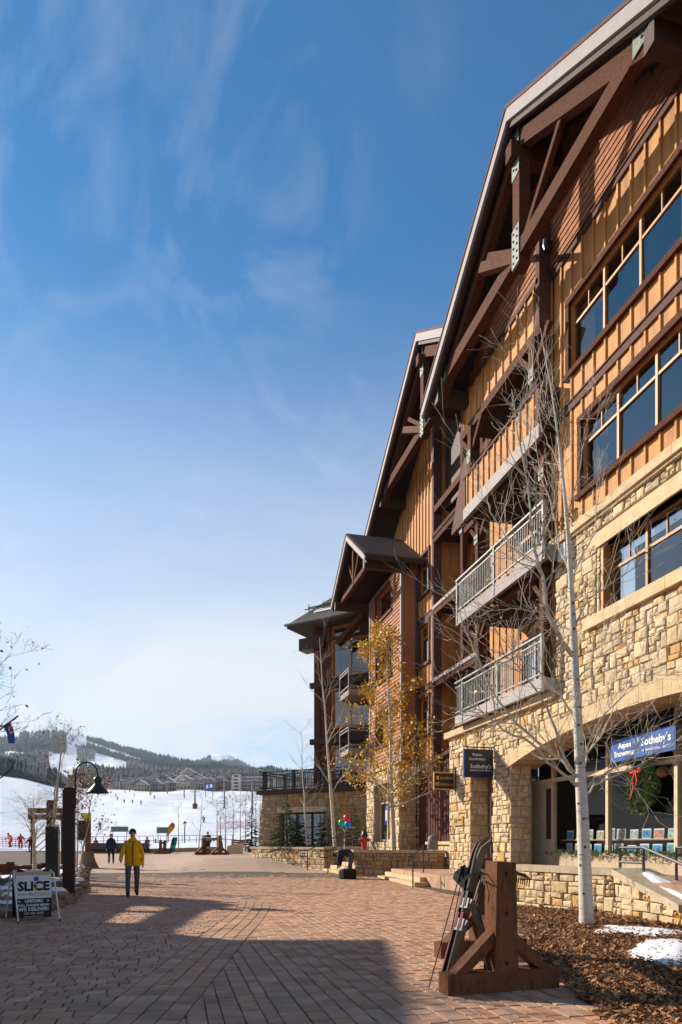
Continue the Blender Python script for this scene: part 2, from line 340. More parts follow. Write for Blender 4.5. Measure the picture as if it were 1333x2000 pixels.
def piece(name, parent, fr, u0, u1, v0, v1, w0, w1, mat):
    """one box piece as an object of its own, sharing one cube mesh per material"""
    if mat not in CUBES:
        me = bpy.data.meshes.new('piece_' + mat); mb = MB().box(-.5, .5, -.5, .5, -.5, .5); me.from_pydata([tuple(v) for v in mb.v], [], mb.f); me.materials.append(MATS[mat]); CUBES[mat] = me
    o = link(name, CUBES[mat], parent)
    c = fr.p((u0 + u1) / 2, (v0 + v1) / 2, (w0 + w1) / 2)
    M = Matrix((fr.U * abs(u1 - u0), Z * abs(v1 - v0), fr.N * abs(w1 - w0))).transposed().to_4x4(); M.translation = c
    o.matrix_basis = M
    return o
def text_mesh(txt, size, font_shear=0.0, bold=0.0, align='CENTER'):
    cu = bpy.data.curves.new('t', 'FONT'); cu.body = txt; cu.size = size; cu.align_x = align; cu.align_y = 'CENTER'; cu.shear = font_shear; cu.extrude = .002; cu.offset = bold; cu.resolution_u = 2
    o = bpy.data.objects.new('t', cu); C.objects.link(o); bpy.context.view_layer.update()
    me = bpy.data.meshes.new_from_object(o.evaluated_get(bpy.context.evaluated_depsgraph_get()))
    bpy.data.objects.remove(o); bpy.data.curves.remove(cu)
    return me
def put_text(name, txt, size, mat, parent, fr, u, v, w, shear=0, bold=0, flip=False, align='CENTER', sx=1.0):
    """flat lettering on a board: reads along fr.U (or against it when flip)"""
    me = text_mesh(txt, size, shear, bold, align); me.materials.clear(); me.materials.append(MATS[mat])
    o = link(name, me, parent); U = (-fr.N).cross(Z)
    M = Matrix((U * sx, Z, fr.N)).transposed().to_4x4(); M.translation = fr.p(u, v, w); o.matrix_basis = M
    return o
def clip_poly(poly, a, bq, c):            # keep a*u + b*v + c >= 0
    out = []
    for i in range(len(poly)):
        p, q = poly[i], poly[(i + 1) % len(poly)]; dpv = a * p[0] + bq * p[1] + c; dq = a * q[0] + bq * q[1] + c
        if dpv >= 0: out.append(p)
        if (dpv >= 0) != (dq >= 0):
            tt = dpv / (dpv - dq); out.append((p[0] + tt * (q[0] - p[0]), p[1] + tt * (q[1] - p[1])))
    return out
def area(poly): return abs(sum(poly[i][0] * poly[(i + 1) % len(poly)][1] - poly[(i + 1) % len(poly)][0] * poly[i][1] for i in range(len(poly)))) / 2
def ashlar(u0, u1, v0, v1, rd, ch=(.26, .44), cw=(.22, .55)):
    out = []; v = v0
    while v < v1 - .03:
        h = rd.uniform(*ch)
        if v1 - (v + h) < ch[0] * .6: h = v1 - v
        u = u0 - rd.random() * .2
        while u < u1:
            w = rd.uniform(*cw); q = rd.random()
            if q < .34: cells = [(u, u + w, v, v + h)]
            elif q < .86:
                s = v + h * rd.uniform(.35, .65); a = u + w * rd.uniform(.4, .6)
                cells = [(u, u + w, v, s)] if rd.random() < .6 else [(u, a, v, s), (a, u + w, v, s)]
                cells += [(u, u + w, s, v + h)] if rd.random() < .6 else [(u, a, s, v + h), (a, u + w, s, v + h)]
            else:
                a = u + w * rd.uniform(.35, .65); s = v + h * rd.uniform(.4, .6); cells = [(u, a, v, v + h), (a, u + w, v, s), (a, u + w, s, v + h)]
            out += cells; u += w
        v += h
    res = []
    for a, bq, c, d in out:
        a, bq = max(a, u0), min(bq, u1)
        if bq - a > .05 and d - c > .04: res.append((a, bq, c, d))
    return res
def cut_rects(rects, hole):
    ha, hb, hc, hd = hole; out = []
    for a, b, c, d in rects:
        if b <= ha or a >= hb or d <= hc or c >= hd: out.append((a, b, c, d)); continue
        for r in ((a, min(b, ha), c, d), (max(a, hb), b, c, d), (max(a, ha), min(b, hb), max(c, hd), d), (max(a, ha), min(b, hb), c, min(d, hc))):
            if r[1] - r[0] > .06 and r[3] - r[2] > .05: out.append(r)
    return out
def lay_stones(parent, polys, pt, mat, rd, limit=300, joint=.010, depth=(.01, .05), name='stone', rough=.014):
    """every polygon becomes a rough-faced stone: own edges, own depth; the largest in view are objects, the rest one mesh"""
    items = []
    for po in polys:
        n = len(po); cu = sum(p[0] for p in po) / n; cv = sum(p[1] for p in po) / n
        def sh(p, k, j):
            du, dv = p[0] - cu, p[1] - cv; l = math.hypot(du, dv) or 1; s_ = max(.3, (l - k) / l)
            return cu + du * s_ + rd.uniform(-j, j), cv + dv * s_ + rd.uniform(-j, j)
        w = rd.uniform(*depth); o1 = [sh(p, joint * 1.4, rough * .6) for p in po]; o2 = [sh(p, joint * 1.4 + .028, rough) for p in po]
        vs = [pt(u, v, -.06) for u, v in o1] + [pt(u, v, w - .014) for u, v in o1] + [pt(u, v, w + rd.uniform(-.006, .014)) for u, v in o2]
        vs.append(pt(cu + rd.uniform(-.02, .02), cv + rd.uniform(-.02, .02), w + rd.uniform(.002, .03)))
        fs = []
        for i in range(n):
            j = (i + 1) % n; fs += [(i, j, n + j, n + i), (n + i, n + j, 2 * n + j, 2 * n + i), (2 * n + i, 2 * n + j, 3 * n)]
        c = pt(cu, cv, 0); dist = (c - Vector((0, 0, EYE))).length
        items.append((area(po) / dist ** 2, vs, fs))
    items.sort(key=lambda x: -x[0]); rest = MB()
    for i, (_, vs, fs) in enumerate(items):
        if i < limit: mesh_obj(name, vs, fs, mat, parent)
        else: rest.add(vs, fs)
    if rest.v: stuff(rest.build('small_' + name + 's', mat, parent))
def r2p(r): return [(r[0], r[2]), (r[1], r[2]), (r[1], r[3]), (r[0], r[3])]
# ================================================================== THE GROUND
def gz(x, y):
    d = sA * x + cA * y
    if d < 20: return 0.0
    px = 666.5 + F * (cA * x - sA * y) / d; S = lambda k: (lambda c: c * c * (3 - 2 * c))(max(0.0, min(1.0, k)))
    return min((d - 20) * .0115, .66) + .47 * S((625 - px) / 135) * S((d - 28.5) / 6) * S((px - 290) / 130) * (1 - .6 * S((d - 42) / 25))
def interp(tab, x):
    if x <= tab[0][0]: return tab[0][1]
    for (a, va), (b, vb) in zip(tab, tab[1:]):
        if x <= b: return va + (vb - va) * (x - a) / (b - a)
    return tab[-1][1]
MID = [(-300, 1492), (0, 1476), (60, 1474), (120, 1480), (200, 1490), (300, 1497), (400, 1501), (500, 1508), (600, 1512), (1000, 1520)]
RIDGE = [(-300, 1440), (0, 1434), (60, 1431), (100, 1429), (130, 1431), (165, 1438), (200, 1447), (250, 1462), (300, 1474), (350, 1485), (390, 1493), (450, 1499), (520, 1509), (700, 1520), (1000, 1530)]
PEAK = [(0, 1500), (340, 1502), (380, 1489), (398, 1480), (413, 1474), (430, 1471.5), (446, 1474), (466, 1485), (490, 1499), (520, 1512), (700, 1540)]
NEAR = [(0, -.04), (60, .36), (74, .50), (80, .1), (100, 1.0), (150, 6), (210, 12.0), (280, 19), (420, 34), (700, 58)]
def yz(yp, d): return EYE + (HOR - yp) / F * d
def H(px, d):
    if d <= 700:
        z = interp(NEAR, d)
        if d > 100: z += mnoise.noise(Vector((px * .012, d * .012, 0))) * (d - 100) * .006
        if px < 160 and d > 60: z += min(1, (d - 60) / 60) * min(1, (160 - px) / 160) * (1.2 + .02 * d)
        return z
    z7 = H(px, 700); z16 = yz(interp(MID, px), 1600); z26 = yz(interp(RIDGE, px), 2600); z36 = yz(interp(PEAK, px), 3600)
    n = mnoise.noise(Vector((px * .02, d * .003, 2))) * 9 + mnoise.noise(Vector((px * .05, d * .008, 5))) * 4
    for a, b, za, zb in ((700, 1600, z7, z16), (1600, 2600, z16, z26), (2600, 3600, z26, z36)):
        if d <= b:
            k = (d - a) / (b - a); return za + (zb - za) * k + n * (1 if a == 700 else 1.3) * min(1, (d - 700) / 300) * (.35 if k > .9 or k < .1 else 1)
    return z36 - (d - 3600) * .3
def tp(px, d, dz=0.0):
    dx, dy = ray(px); return Vector((dx * d, dy * d, H(px, d) + dz))
def polar(name, pxs, ds, zf, mat):
    vs = []; fs = []; n = len(pxs)
    for d in ds:
        for p in pxs: dx, dy = ray(p); vs.append((dx * d, dy * d, zf(p, d)))
    for i in range(len(ds) - 1):
        for j in range(n - 1): fs.append((i * n + j, i * n + j + 1, (i + 1) * n + j + 1, (i + 1) * n + j))
    return mesh_obj(name, vs, fs, mat, smooth=True)
DS = [72, 76, 80, 86, 93, 100, 110, 120, 135, 150, 165, 180, 195, 210, 230, 250, 280, 310, 340, 380, 420, 470, 530, 600, 700] + list(range(730, 2600, 30)) + list(range(2600, 3700, 60)) + [3900, 4500, 6000]
PXS = list(range(-900, -60, 20)) + list(range(-60, 660, 4)) + list(range(660, 1500, 20))
snow_field = struct(polar('snow_field', PXS, DS, H, 'snow_slope'))
mbg = MB(); g = []
for d in (-25, 3, 10, 20, 40, 60, 75):
    for l in (-90, -40, -15, 0, 15, 40, 90):
        x, y = sA * d + cA * l, cA * d - sA * l; g.append((x, y, gz(x, y) - .05))
struct(mesh_obj('ground', g, [(i * 7 + j, i * 7 + j + 1, (i + 1) * 7 + j + 1, (i + 1) * 7 + j) for i in range(6) for j in range(6)], 'joint_sand'))

# plaza: bed of joint sand, then every paver with its own edges
vs = []; fs = []
ds_ = [2.5, 6, 10, 14, 17, 20, 24, 27, 28.5, 30, 31, 32, 33, 34, 35, 37, 40, 43, 46, 50, 55, 60, 68, 73.5]
for d in ds_:
    l = -40.0 if d < 17 else (150 - 666.5) / F * d - (1.0 if d < 21 else 0); r = 40.0 if d < 17 else 9 + .1 * d
    for k in range(33):
        q = l + (r - l) * k / 32; x, y = sA * d + cA * q, cA * d - sA * q; vs.append((x, y, gz(x, y) - .012 if d < 26 else gz(x, y) + .002))
plaza = struct(mesh_obj('plaza', vs, [(i * 33 + j, i * 33 + j + 1, (i + 1) * 33 + j + 1, (i + 1) * 33 + j) for i in range(len(ds_) - 1) for j in range(32)], 'joint_sand'))
# paving far off (pieces too small to tell apart)
vs = []; ds2 = [29.5, 30.5, 31.5, 32.5, 33.5, 34.5, 36, 38, 40, 43, 46, 50, 55, 60, 68, 73]
for d in ds2:
    l = (152 - 666.5) / F * d; r = 9 + .1 * d
    for k in range(33):
        q = l + (r - l) * k / 32; x, y = sA * d + cA * q, cA * d - sA * q; vs.append((x, y, gz(x, y) + .008))
struct(mesh_obj('plaza_far', vs, [(i * 33 + j, i * 33 + j + 1, (i + 1) * 33 + j + 1, (i + 1) * 33 + j) for i in range(len(ds2) - 1) for j in range(32)], 'far_paving'))

BAND = [(-1.75, 0), (-.98, 2.5), (-.34, 5.2), (.62, 9.6), (1.30, 12.6), (1.78, 15.2), (1.95, 17.2), (1.70, 19.4), (.9, 21.8), (-.6, 24.0)]
def band_pt(s):
    i = min(int(s), len(BAND) - 2); f = s - i; P = [Vector((*BAND[max(0, min(len(BAND) - 1, i + k))], 0)) for k in (-1, 0, 1, 2)]
    return .5 * (2 * P[1] + (P[2] - P[0]) * f + (2 * P[0] - 5 * P[1] + 4 * P[2] - P[3]) * f * f + (3 * P[1] - P[0] - 3 * P[2] + P[3]) * f ** 3)
BS = [band_pt(i * .025) for i in range(int((len(BAND) - 1) / .025) + 1)]
def band_near(x, y):
    best = None
    for i in range(0, len(BS) - 1, 5):
        p = BS[i]; d2 = (p.x - x) ** 2 + (p.y - y) ** 2
        if best is None or d2 < best[0]: best = (d2, i)
    i = best[1]; p = BS[i]; tn = (BS[min(i + 1, len(BS) - 1)] - BS[max(i - 1, 0)]).normalized(); nr = Vector((tn.y, -tn.x, 0))
    return p, nr, (x - p.x) * nr.x + (y - p.y) * nr.y
HB = .36
MULCH = [(8.2, 13.35), (6.87, 13.15), (5.75, 10.6), (4.62, 8.2), (3.95, 6.6), (3.62, 5.6), (3.28, 4.5), (3.1, 3.0), (9.5, 3.0), (9.5, 13.35)]
def in_poly(x, y, poly):
    c = False
    for (x1, y1), (x2, y2) in zip(poly, poly[1:] + poly[:1]):
        if (y1 > y) != (y2 > y) and x < (x2 - x1) * (y - y1) / (y2 - y1) + x1: c = not c
    return c
def no_paver(x, y):
    return in_poly(x, y, MULCH) or (x > 7.0 and 13.2 < y < 20.3 and x > 7.3 + (y - 13.2) * .02) or (x > 7.6 and 20.5 < y < 25.5)
rp = random.Random(5); polys = []
def add_field(side):
    """running courses: along Y on the lodge side of the band, along X on the other"""
    if side > 0:
        x = -2.0
        while x < 9.4:
            w = rp.choice([.12, .16, .16, .21]); y = 3.2 + rp.random() * .3
            while y < 31.5:
                l = rp.choice([.12, .17, .21, .23, .29]); polys.append((side, [(x, y), (x + w, y), (x + w, y + l), (x, y + l)])); y += l
            x += w
    else:
        y = 3.2
        while y < 31.5:
            w = rp.choice([.12, .16, .16, .21]); x = -9 - rp.random() * .3
            while x < 3:
                l = rp.choice([.12, .17, .21, .23, .29]); polys.append((side, [(x, y), (x + l, y), (x + l, y + w), (x, y + w)])); x += l
            y += w
add_field(1); add_field(-1)
final = []
for side, po in polys:
    cx = sum(p[0] for p in po) / 4; cy = sum(p[1] for p in po) / 4; d = sA * cx + cA * cy; l = (cA * cx - sA * cy) / max(d, .1)
    if d < 4.2 or d > 30.0 or abs(l) > .56 or no_paver(cx, cy): continue
    if d > 17.5 and l < (150 - 666.5) / F: continue
    p, nr, s = band_near(cx, cy)
    if s * side < HB - .3: continue
    if s * side < HB + .5:
        k = HB; po = clip_poly(po, nr.x * side, nr.y * side, -(p.x * nr.x + p.y * nr.y) * side - k)
        if len(po) < 3 or area(po) < .004: continue
    final.append(po)
for row in range(4):                                     # the curved band: four rows following the arc
    a, b_ = -HB + row * 2 * HB / 4, -HB + (row + 1) * 2 * HB / 4; s = rp.random() * .1
    i = 0
    while i < len(BS) - 6:
        j = min(i + rp.choice([1, 1, 2]), len(BS) - 1)
        # step along the arc by about a paver length
        acc = 0; j = i; tgt = rp.choice([.16, .22, .28])
        while j < len(BS) - 1 and acc < tgt: acc += (BS[j + 1] - BS[j]).length; j += 1
        def q(ii, o):
            tn = (BS[min(ii + 1, len(BS) - 1)] - BS[max(ii - 1, 0)]).normalized(); return (BS[ii].x + tn.y * o, BS[ii].y - tn.x * o)
        po = [q(i, a), q(i, b_), q(j, b_), q(j, a)]; cx, cy = po[0]; d = sA * cx + cA * cy
        if 4.2 < d < 29.8: final.append(po)
        i = j
items = []
for po in final:
    n = len(po); cx = sum(p[0] for p in po) / n; cy = sum(p[1] for p in po) / n; d = sA * cx + cA * cy; l = (cA * cx - sA * cy) / d
    h0 = gz(cx, cy) + rp.uniform(-.0035, .0035); tx, ty = rp.uniform(-.010, .010), rp.uniform(-.010, .010); g_ = .0058 if d < 20 else .0035
    def ins(p, k):
        du, dv = p[0] - cx, p[1] - cy; L_ = math.hypot(du, dv) or 1; f = max(.3, (L_ - k * 1.35) / L_); return cx + du * f, cy + dv * f
    o1 = [ins(p, g_ + rp.uniform(0, .0015)) for p in po]; o2 = [ins(p, g_ + .008) for p in po]
    top = lambda x, y: h0 + (x - cx) * tx + (y - cy) * ty
    v_ = [(x, y, top(x, y) - .030) for x, y in o1] + [(x, y, top(x, y) - .005) for x, y in o1] + [(x, y, top(x, y)) for x, y in o2]
    f_ = [tuple(range(2 * n, 3 * n))]
    for i in range(n):
        j = (i + 1) % n; f_ += [(i, j, n + j, n + i), (n + i, n + j, 2 * n + j, 2 * n + i)]
    vis = 1 if (abs(l) < .5 and EYE * F / d < 350) else .0
    items.append((vis * area(po) / d ** 3, v_, f_))
items.sort(key=lambda x: -x[0]); rest = MB()
for i, (_, v_, f_) in enumerate(items):
    if i < 300: mesh_obj('paver', v_, f_, 'paver', plaza)
    else: rest.add(v_, f_)
stuff(rest.build('small_pavers', 'paver', plaza))

# ================================================================== THE LODGE
lodge = thing('lodge_building', 'large timber and stone lodge with steep gables, ochre boards and stacked balconies beside the plaza', 'building', (9.2, 20, 0))
FA = Frame((9.2, 0, 0)); FB = Frame((10.6, 0, 0)); FC = Frame((9.8, 0, 0))
SQ = math.sqrt(.5); FD = Frame((10.6, 34.0, 0), (-SQ, SQ, 0), (-SQ, -SQ, 0))
def panel_wall(name, fr, us, vs, holes, mat, parent, w0=-.3, w1=0.0):
    """a solid wall with real openings"""
    mb = MB()
    us = sorted(set([u for u in us] + [h for ho in holes for h in ho[:2] if us[0] < h < us[-1]])); vs = sorted(set(list(vs) + [h for ho in holes for h in ho[2:] if vs[0] < h < vs[-1]]))
    for i in range(len(us) - 1):
        for j in range(len(vs) - 1):
            cu, cv = (us[i] + us[i + 1]) / 2, (vs[j] + vs[j + 1]) / 2
            if any(h[0] < cu < h[1] and h[2] < cv < h[3] for h in holes): continue
            mb.fbox(fr, us[i], us[i + 1], vs[j], vs[j + 1], w0, w1)
    return mb.build(name, mat, parent)
def battens(parent, fr, u0, u1, v0, v1, holes, step=.44, w=.05, d=.042, mat='board', v_top=None):
    n = max(1, round((u1 - u0) / step))
    for i in range(n + 1):
        u = u0 + (u1 - u0) * i / n
        top = v_top(u) if v_top else v1
        segs = [(v0, top)]
        for h in holes:
            if h[0] - .03 < u < h[1] + .03:
                ns = []
                for a, b_ in segs:
                    if h[3] <= a or h[2] >= b_: ns.append((a, b_))
                    else:
                        if h[2] - a > .05: ns.append((a, h[2]))
                        if b_ - h[3] > .05: ns.append((h[3], b_))
                segs = ns
        for a, b_ in segs:
            if b_ - a > .05: piece('batten', parent, fr, u - w / 2, u + w / 2, a, b_, -.004, d, mat)
def window(fr, u0, u1, v0, v1, n, transom=None, munt=2, parent=lodge, w=-.10, trim=.13, fw=.055, frame_mat='window_wood', blind=None, glass='glass', back=True, trim_mat='timber', sill=True, trim_w=.06):
    """frame with n lights, a transom row split by muntins; panes, blinds and trim are its pieces"""
    mb = MB(); uu = [u0 + (u1 - u0) * i / n for i in range(n + 1)]
    mb.fbox(fr, u0, u1, v0, v0 + fw, w - .05, w + .03); mb.fbox(fr, u0, u1, v1 - fw, v1, w - .05, w + .03)
    for i, u in enumerate(uu):
        a = u - fw * (.0 if i == 0 else .6 if i < n else 1); b_ = u + fw * (1 if i == 0 else .6 if i < n else .0)
        mb.fbox(fr, a, b_, v0 + fw, v1 - fw, w - .048, w + .035)
    if transom:
        mb.fbox(fr, u0, u1, transom - .03, transom + .03, w - .04, w + .025)
        for i in range(n):
            for k in range(1, munt):
                c = uu[i] + (uu[i + 1] - uu[i]) * k / munt; mb.fbox(fr, c - .014, c + .014, transom, v1, w - .03, w + .015)
    wo_ = mb.build('window', frame_mat, parent)
    for i in range(n):
        rows = [(v0, transom), (transom, v1)] if transom else [(v0, v1)]
        for a, b_ in rows:
            P = fr.p; tl = rnd.uniform(-.011, .011); q = [P(uu[i], a, w - .01 + tl), P(uu[i], b_, w - .01), P(uu[i + 1], b_, w - .01 - tl), P(uu[i + 1], a, w - .01)]
            mesh_obj('pane', q, [(0, 1, 2, 3)], glass, wo_)
        if blind and i in blind:
            bl = MB(); z = v1 - .05
            while z > v0 + blind[i]:
                bl.add([P(uu[i] + .05, z, w - .13), P(uu[i + 1] - .05, z, w - .13), P(uu[i + 1] - .05, z - .030, w - .105), P(uu[i] + .05, z - .030, w - .105)], [(0, 1, 2, 3)]); z -= .042
            bl.build('blind', 'curtain', wo_)
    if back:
        MB().fbox(fr, u0 - .05, u1 + .05, v0 - .05, v1 + .05, w - .62, w - .60).build('dark_room_sheet', 'interior', wo_)  # near-black sheet close behind the panes, in place of the unlit room
    if trim:
        t_ = MB(); t_.fbox(fr, u0 - trim, u1 + trim, v1, v1 + trim * 1.15, -.02, trim_w + .012); t_.fbox(fr, u0 - trim * (1.2 if sill else 1), u1 + trim * (1.2 if sill else 1), v0 - trim, v0, -.02, trim_w + (.05 if sill else .012))
        t_.fbox(fr, u0 - trim, u0, v0, v1, -.02, trim_w); t_.fbox(fr, u1, u1 + trim, v0, v1, -.02, trim_w)
        t_.build('window_trim', trim_mat, wo_)
    return wo_
# ---- stone storeys of the near block
rs = random.Random(3)
ARC_C, ARC_R = 11.8, 23.6
def arch(u, off=0.0): return 4.2 - ARC_R + math.sqrt(max(0, (ARC_R + off) ** 2 - (u - ARC_C) ** 2))
NICHE = (18.45, 19.97, -1, 3.45); SWIN = (4.0, 13.30, 6.45, 7.95)
stw = MB()
for a, b_, c, d in ((17.3, 18.45, 0, 5.0), (18.45, 19.97, 3.45, 5.0), (19.97, 21.6, 0, 5.0), (15.05, 17.3, 4.2, 5.0), (13.3, 15.05, 4.2, 8.6), (5, 13.3, 4.2, 6.45), (5, 13.3, 7.95, 8.6)):
    stw.fbox(FA, a, b_, c, d, -.55 if c > 3 else -.60, -.02)
for i in range(44):
    a = 6.3 + 11 * i / 44; b_ = 6.3 + 11 * (i + 1) / 44
    stw.add([FA.p(a, arch(a), -.02), FA.p(b_, arch(b_), -.02), FA.p(b_, 4.22, -.02), FA.p(a, 4.22, -.02), FA.p(a, arch(a), -.9), FA.p(b_, arch(b_), -.9)], [(0, 1, 2, 3), (0, 4, 5, 1)])
stone_wall = stw.build('stone_wall', 'mortar', lodge)
# returns of the two piers and the niche, facing the viewer (the shaded faces)
rects = ashlar(9.6, 21.6, .30, 8.55, rs, (.19, .34), (.17, .46))
for h in (NICHE, (15.05, 30, 4.98, 20), (4, 13.36, 6.42, 8.30), (4, 30, 8.56, 9)): rects = cut_rects(rects, h)
polys = []
for r in rects:
    po = r2p(r); cu = (r[0] + r[1]) / 2
    if cu < 17.3:
        s = -(cu - ARC_C) / math.sqrt((ARC_R + .36) ** 2 - (cu - ARC_C) ** 2); v0_ = arch(cu, .36)
        po = clip_poly(po, -s, 1, -(v0_ - s * cu)) if r[2] < v0_ + .2 else po
        if len(po) < 3 or area(po) < .006: continue
    elif r[0] < 17.3 and r[2] < 3.6:
        po = clip_poly(po, 1, 0, -17.3)
        if len(po) < 3 or area(po) < .006: continue
    polys.append(po)
lay_stones(stone_wall, polys, FA.p, 'stone', rs, 285, depth=(.0, .055))
FP2 = Frame((9.2, 17.3, 0), (1, 0, 0), (0, -1, 0)); FP1 = Frame((9.2, 19.97, 0), (1, 0, 0), (0, -1, 0)); FP0 = Frame((9.2, 21.6, 0), (1, 0, 0), (0, 1, 0))
for fr, L_, top in ((FP2, .58, 3.55), (FP1, .58, 3.45), (FP0, 1.6, 5.0)):
    lay_stones(stone_wall, [r2p(r) for r in ashlar(-.04, L_, .3, top, rs, (.24, .38), (.25, .5))], fr.p, 'stone', rs, 0, depth=(.0, .03))
MB().fbox(FA, 19.0, 21.6, 0, 5.0, -1.8, -.62).build('niche_back', 'stone_brown_shade', lodge)
nd = MB(); nd.fbox(FA, 18.97, 19.0, .42, 3.45, -1.8, -.62); nd.build('niche_side', 'stone_brown_shade', lodge)
nd = MB(); nd.fbox(FA, 19.02, 19.75, .42, 2.9, -.62, -.55); nd.build('service_door', 'beige_frame', lodge)
nd = MB(); nd.fbox(FA, 19.12, 19.65, .9, 2.75, -.555, -.54); nd.build('door_glass', 'interior', lodge)
# arch ring, caps, lintel, sill: cut stone pieces
n = 15
for i in range(n):
    a = 7.0 + (17.55 - 7.0) * i / n; b_ = 7.0 + (17.55 - 7.0) * (i + 1) / n - .012; m_ = (a + b_) / 2
    sh = [FA.p(u, arch(u, o), -.9) for u, o in ((a, 0), (m_, 0), (b_, 0), (b_, .36), (m_, .36), (a, .36))]
    MB().prism(sh, FA.N * (.9 + .055)).build('arch_stone', 'cut_stone', stone_wall)
def run_pieces(name, parent, fr, u0, u1, L_, v0, v1, w0, w1, mat, gap=.01):
    u = u0
    while u < u1 - .05:
        l = min(L_ * rs.uniform(.8, 1.2), u1 - u); piece(name, parent, fr, u, u + l - gap, v0, v1, w0, w1, mat); u += l
for args in ((15.0, 21.78, 1.3, 4.94, 5.14, -.3, .17), (5, 15.14, 1.5, 8.56, 8.62, -.3, .10), (5, 15.18, 1.5, 8.62, 8.82, -.3, .16), (5, 13.7, 1.5, 7.95, 8.28, -.32, .035), (5, 13.75, 1.4, 6.20, 6.45, -.32, .13)):
    run_pieces('cap_stone', stone_wall, FA, *args, 'cut_stone')
window(FA, 7.5, 13.18, 6.45, 7.95, 5, 7.42, 2, w=-.27, trim=.09, trim_mat='window_wood', trim_w=-.20, sill=False, blind={3: .75, 2: .2})
FR_J = Frame((9.2, 13.3, 0), (1, 0, 0), (0, -1, 0))
lay_stones(stone_wall, [r2p(r) for r in ashlar(-.02, .34, 6.45, 7.95, rs, (.24, .38), (.2, .34))], FR_J.p, 'stone', rs, 0, depth=(0, .02))
# ---- shop front under the arch
WS = -1.0
shop = MB(); P = FA.p
for u in (16.78, 14.36, 12.05, 9.7): shop.fbox(FA, u - .05, u + .05, 1.12, 4.35, WS - .06, WS + .06)
shop.fbox(FA, 6.3, 18.95, 3.06, 3.17, WS - .05, WS + .05); shop.fbox(FA, 6.3, 16.78, 1.06, 1.14, WS - .05, WS + .05)
shop.fbox(FA, 18.75, 18.86, .42, 4.3, WS - .06, WS + .06); shop.fbox(FA, 17.92, 18.02, .42, 3.06, WS - .05, WS + .05)
shopfront = shop.build('shop_front', 'beige_frame', lodge)
for a, b_, c, d in ((16.73, 14.41, 1.12, 3.08), (14.31, 12.1, 1.12, 3.08), (12.0, 9.75, 1.12, 3.08), (16.73, 14.41, 3.15, 4.35), (14.31, 12.1, 3.15, 4.35), (12.0, 9.75, 3.15, 4.35), (18.75, 18.02, .5, 3.08), (18.75, 16.83, 3.15, 4.3)):
    mesh_obj('pane', [P(a, c, WS), P(a, d, WS), P(b_, d, WS), P(b_, c, WS)], [(0, 3, 2, 1)], 'shop_glass', shopfront)
MB().fbox(FA, 16.83, 17.92, .42, 3.06, WS - .10, WS + .02).build('side_panel', 'beige_wall', shopfront)
MB().fbox(FA, 16.86, 17.10, 1.5, 2.9, WS + .02, WS + .05).build('door_jamb', 'timber_dark', shopfront)
dh = MB(); dh.tube([P(18.62, 1.5, WS + .02), P(18.62, 1.5, WS + .11), P(18.62, 1.9, WS + .11), P(18.62, 1.9, WS + .02)], .02, 6); dh.build('door_handle', 'chrome', shopfront)
MB().fbox(FA, 6.3, 16.83, .4, 1.06, WS - .1, WS + .1).build('window_base', 'coping', shopfront)
room = MB(); room.fbox(FA, 6.3, 19.0, .3, 4.8, -6.1, -6.0); room.fbox(FA, 6.3, 19.0, .3, .42, -6, WS); room.fbox(FA, 6.3, 18.95, 4.36, 4.6, -6, -.62); room.fbox(FA, 18.95, 19.0, .3, 4.7, -6, -1.82); room.fbox(FA, 6.1, 6.3, .4, 4.7, -6, -.95)
room.build('shop_interior', 'interior', lodge)
# ---- boarded storeys
W1 = (6.0, 13.93, 9.46, 11.10); W2 = (6.0, 14.42, 12.54, 14.18)
wall_a = panel_wall('board_wall', FA, [6, 15.42], [8.82, 15.45], [W1, W2], 'board', lodge)
H1 = (5.9, 14.08, 9.33, 11.26); H2 = (5.9, 14.57, 12.41, 14.34); BELT = (5, 16, 11.60, 11.80)
battens(wall_a, FA, 8.3, 15.2, 8.82, 15.36, [H1, H2, BELT], .445)
window(FA, 7.95, 13.93, 9.46, 11.10, 5, 10.60, 2, blind={})
window(FA, 7.2, 14.42, 12.54, 14.18, 6, 13.68, 2, blind={5: .0, 4: .0, 3: .0, 2: .3})
tr = MB(); tr.fbox(FA, 6, 15.5, 11.62, 11.80, -.01, .055); tr.fbox(FA, 6, 15.5, 11.80, 11.83, -.01, .085); tr.build('belt_trim', 'trim', lodge)
tr = MB(); tr.fbox(FA, 6, 15.45, 15.36, 15.50, -.01, .06); tr.fbox(FA, 6, 15.45, 15.50, 15.53, -.01, .09); tr.build('belt_trim', 'trim', lodge)
MB().fbox(FA, 15.28, 15.45, 8.82, 15.36, -.3, .045).build('corner_trim', 'trim', lodge)
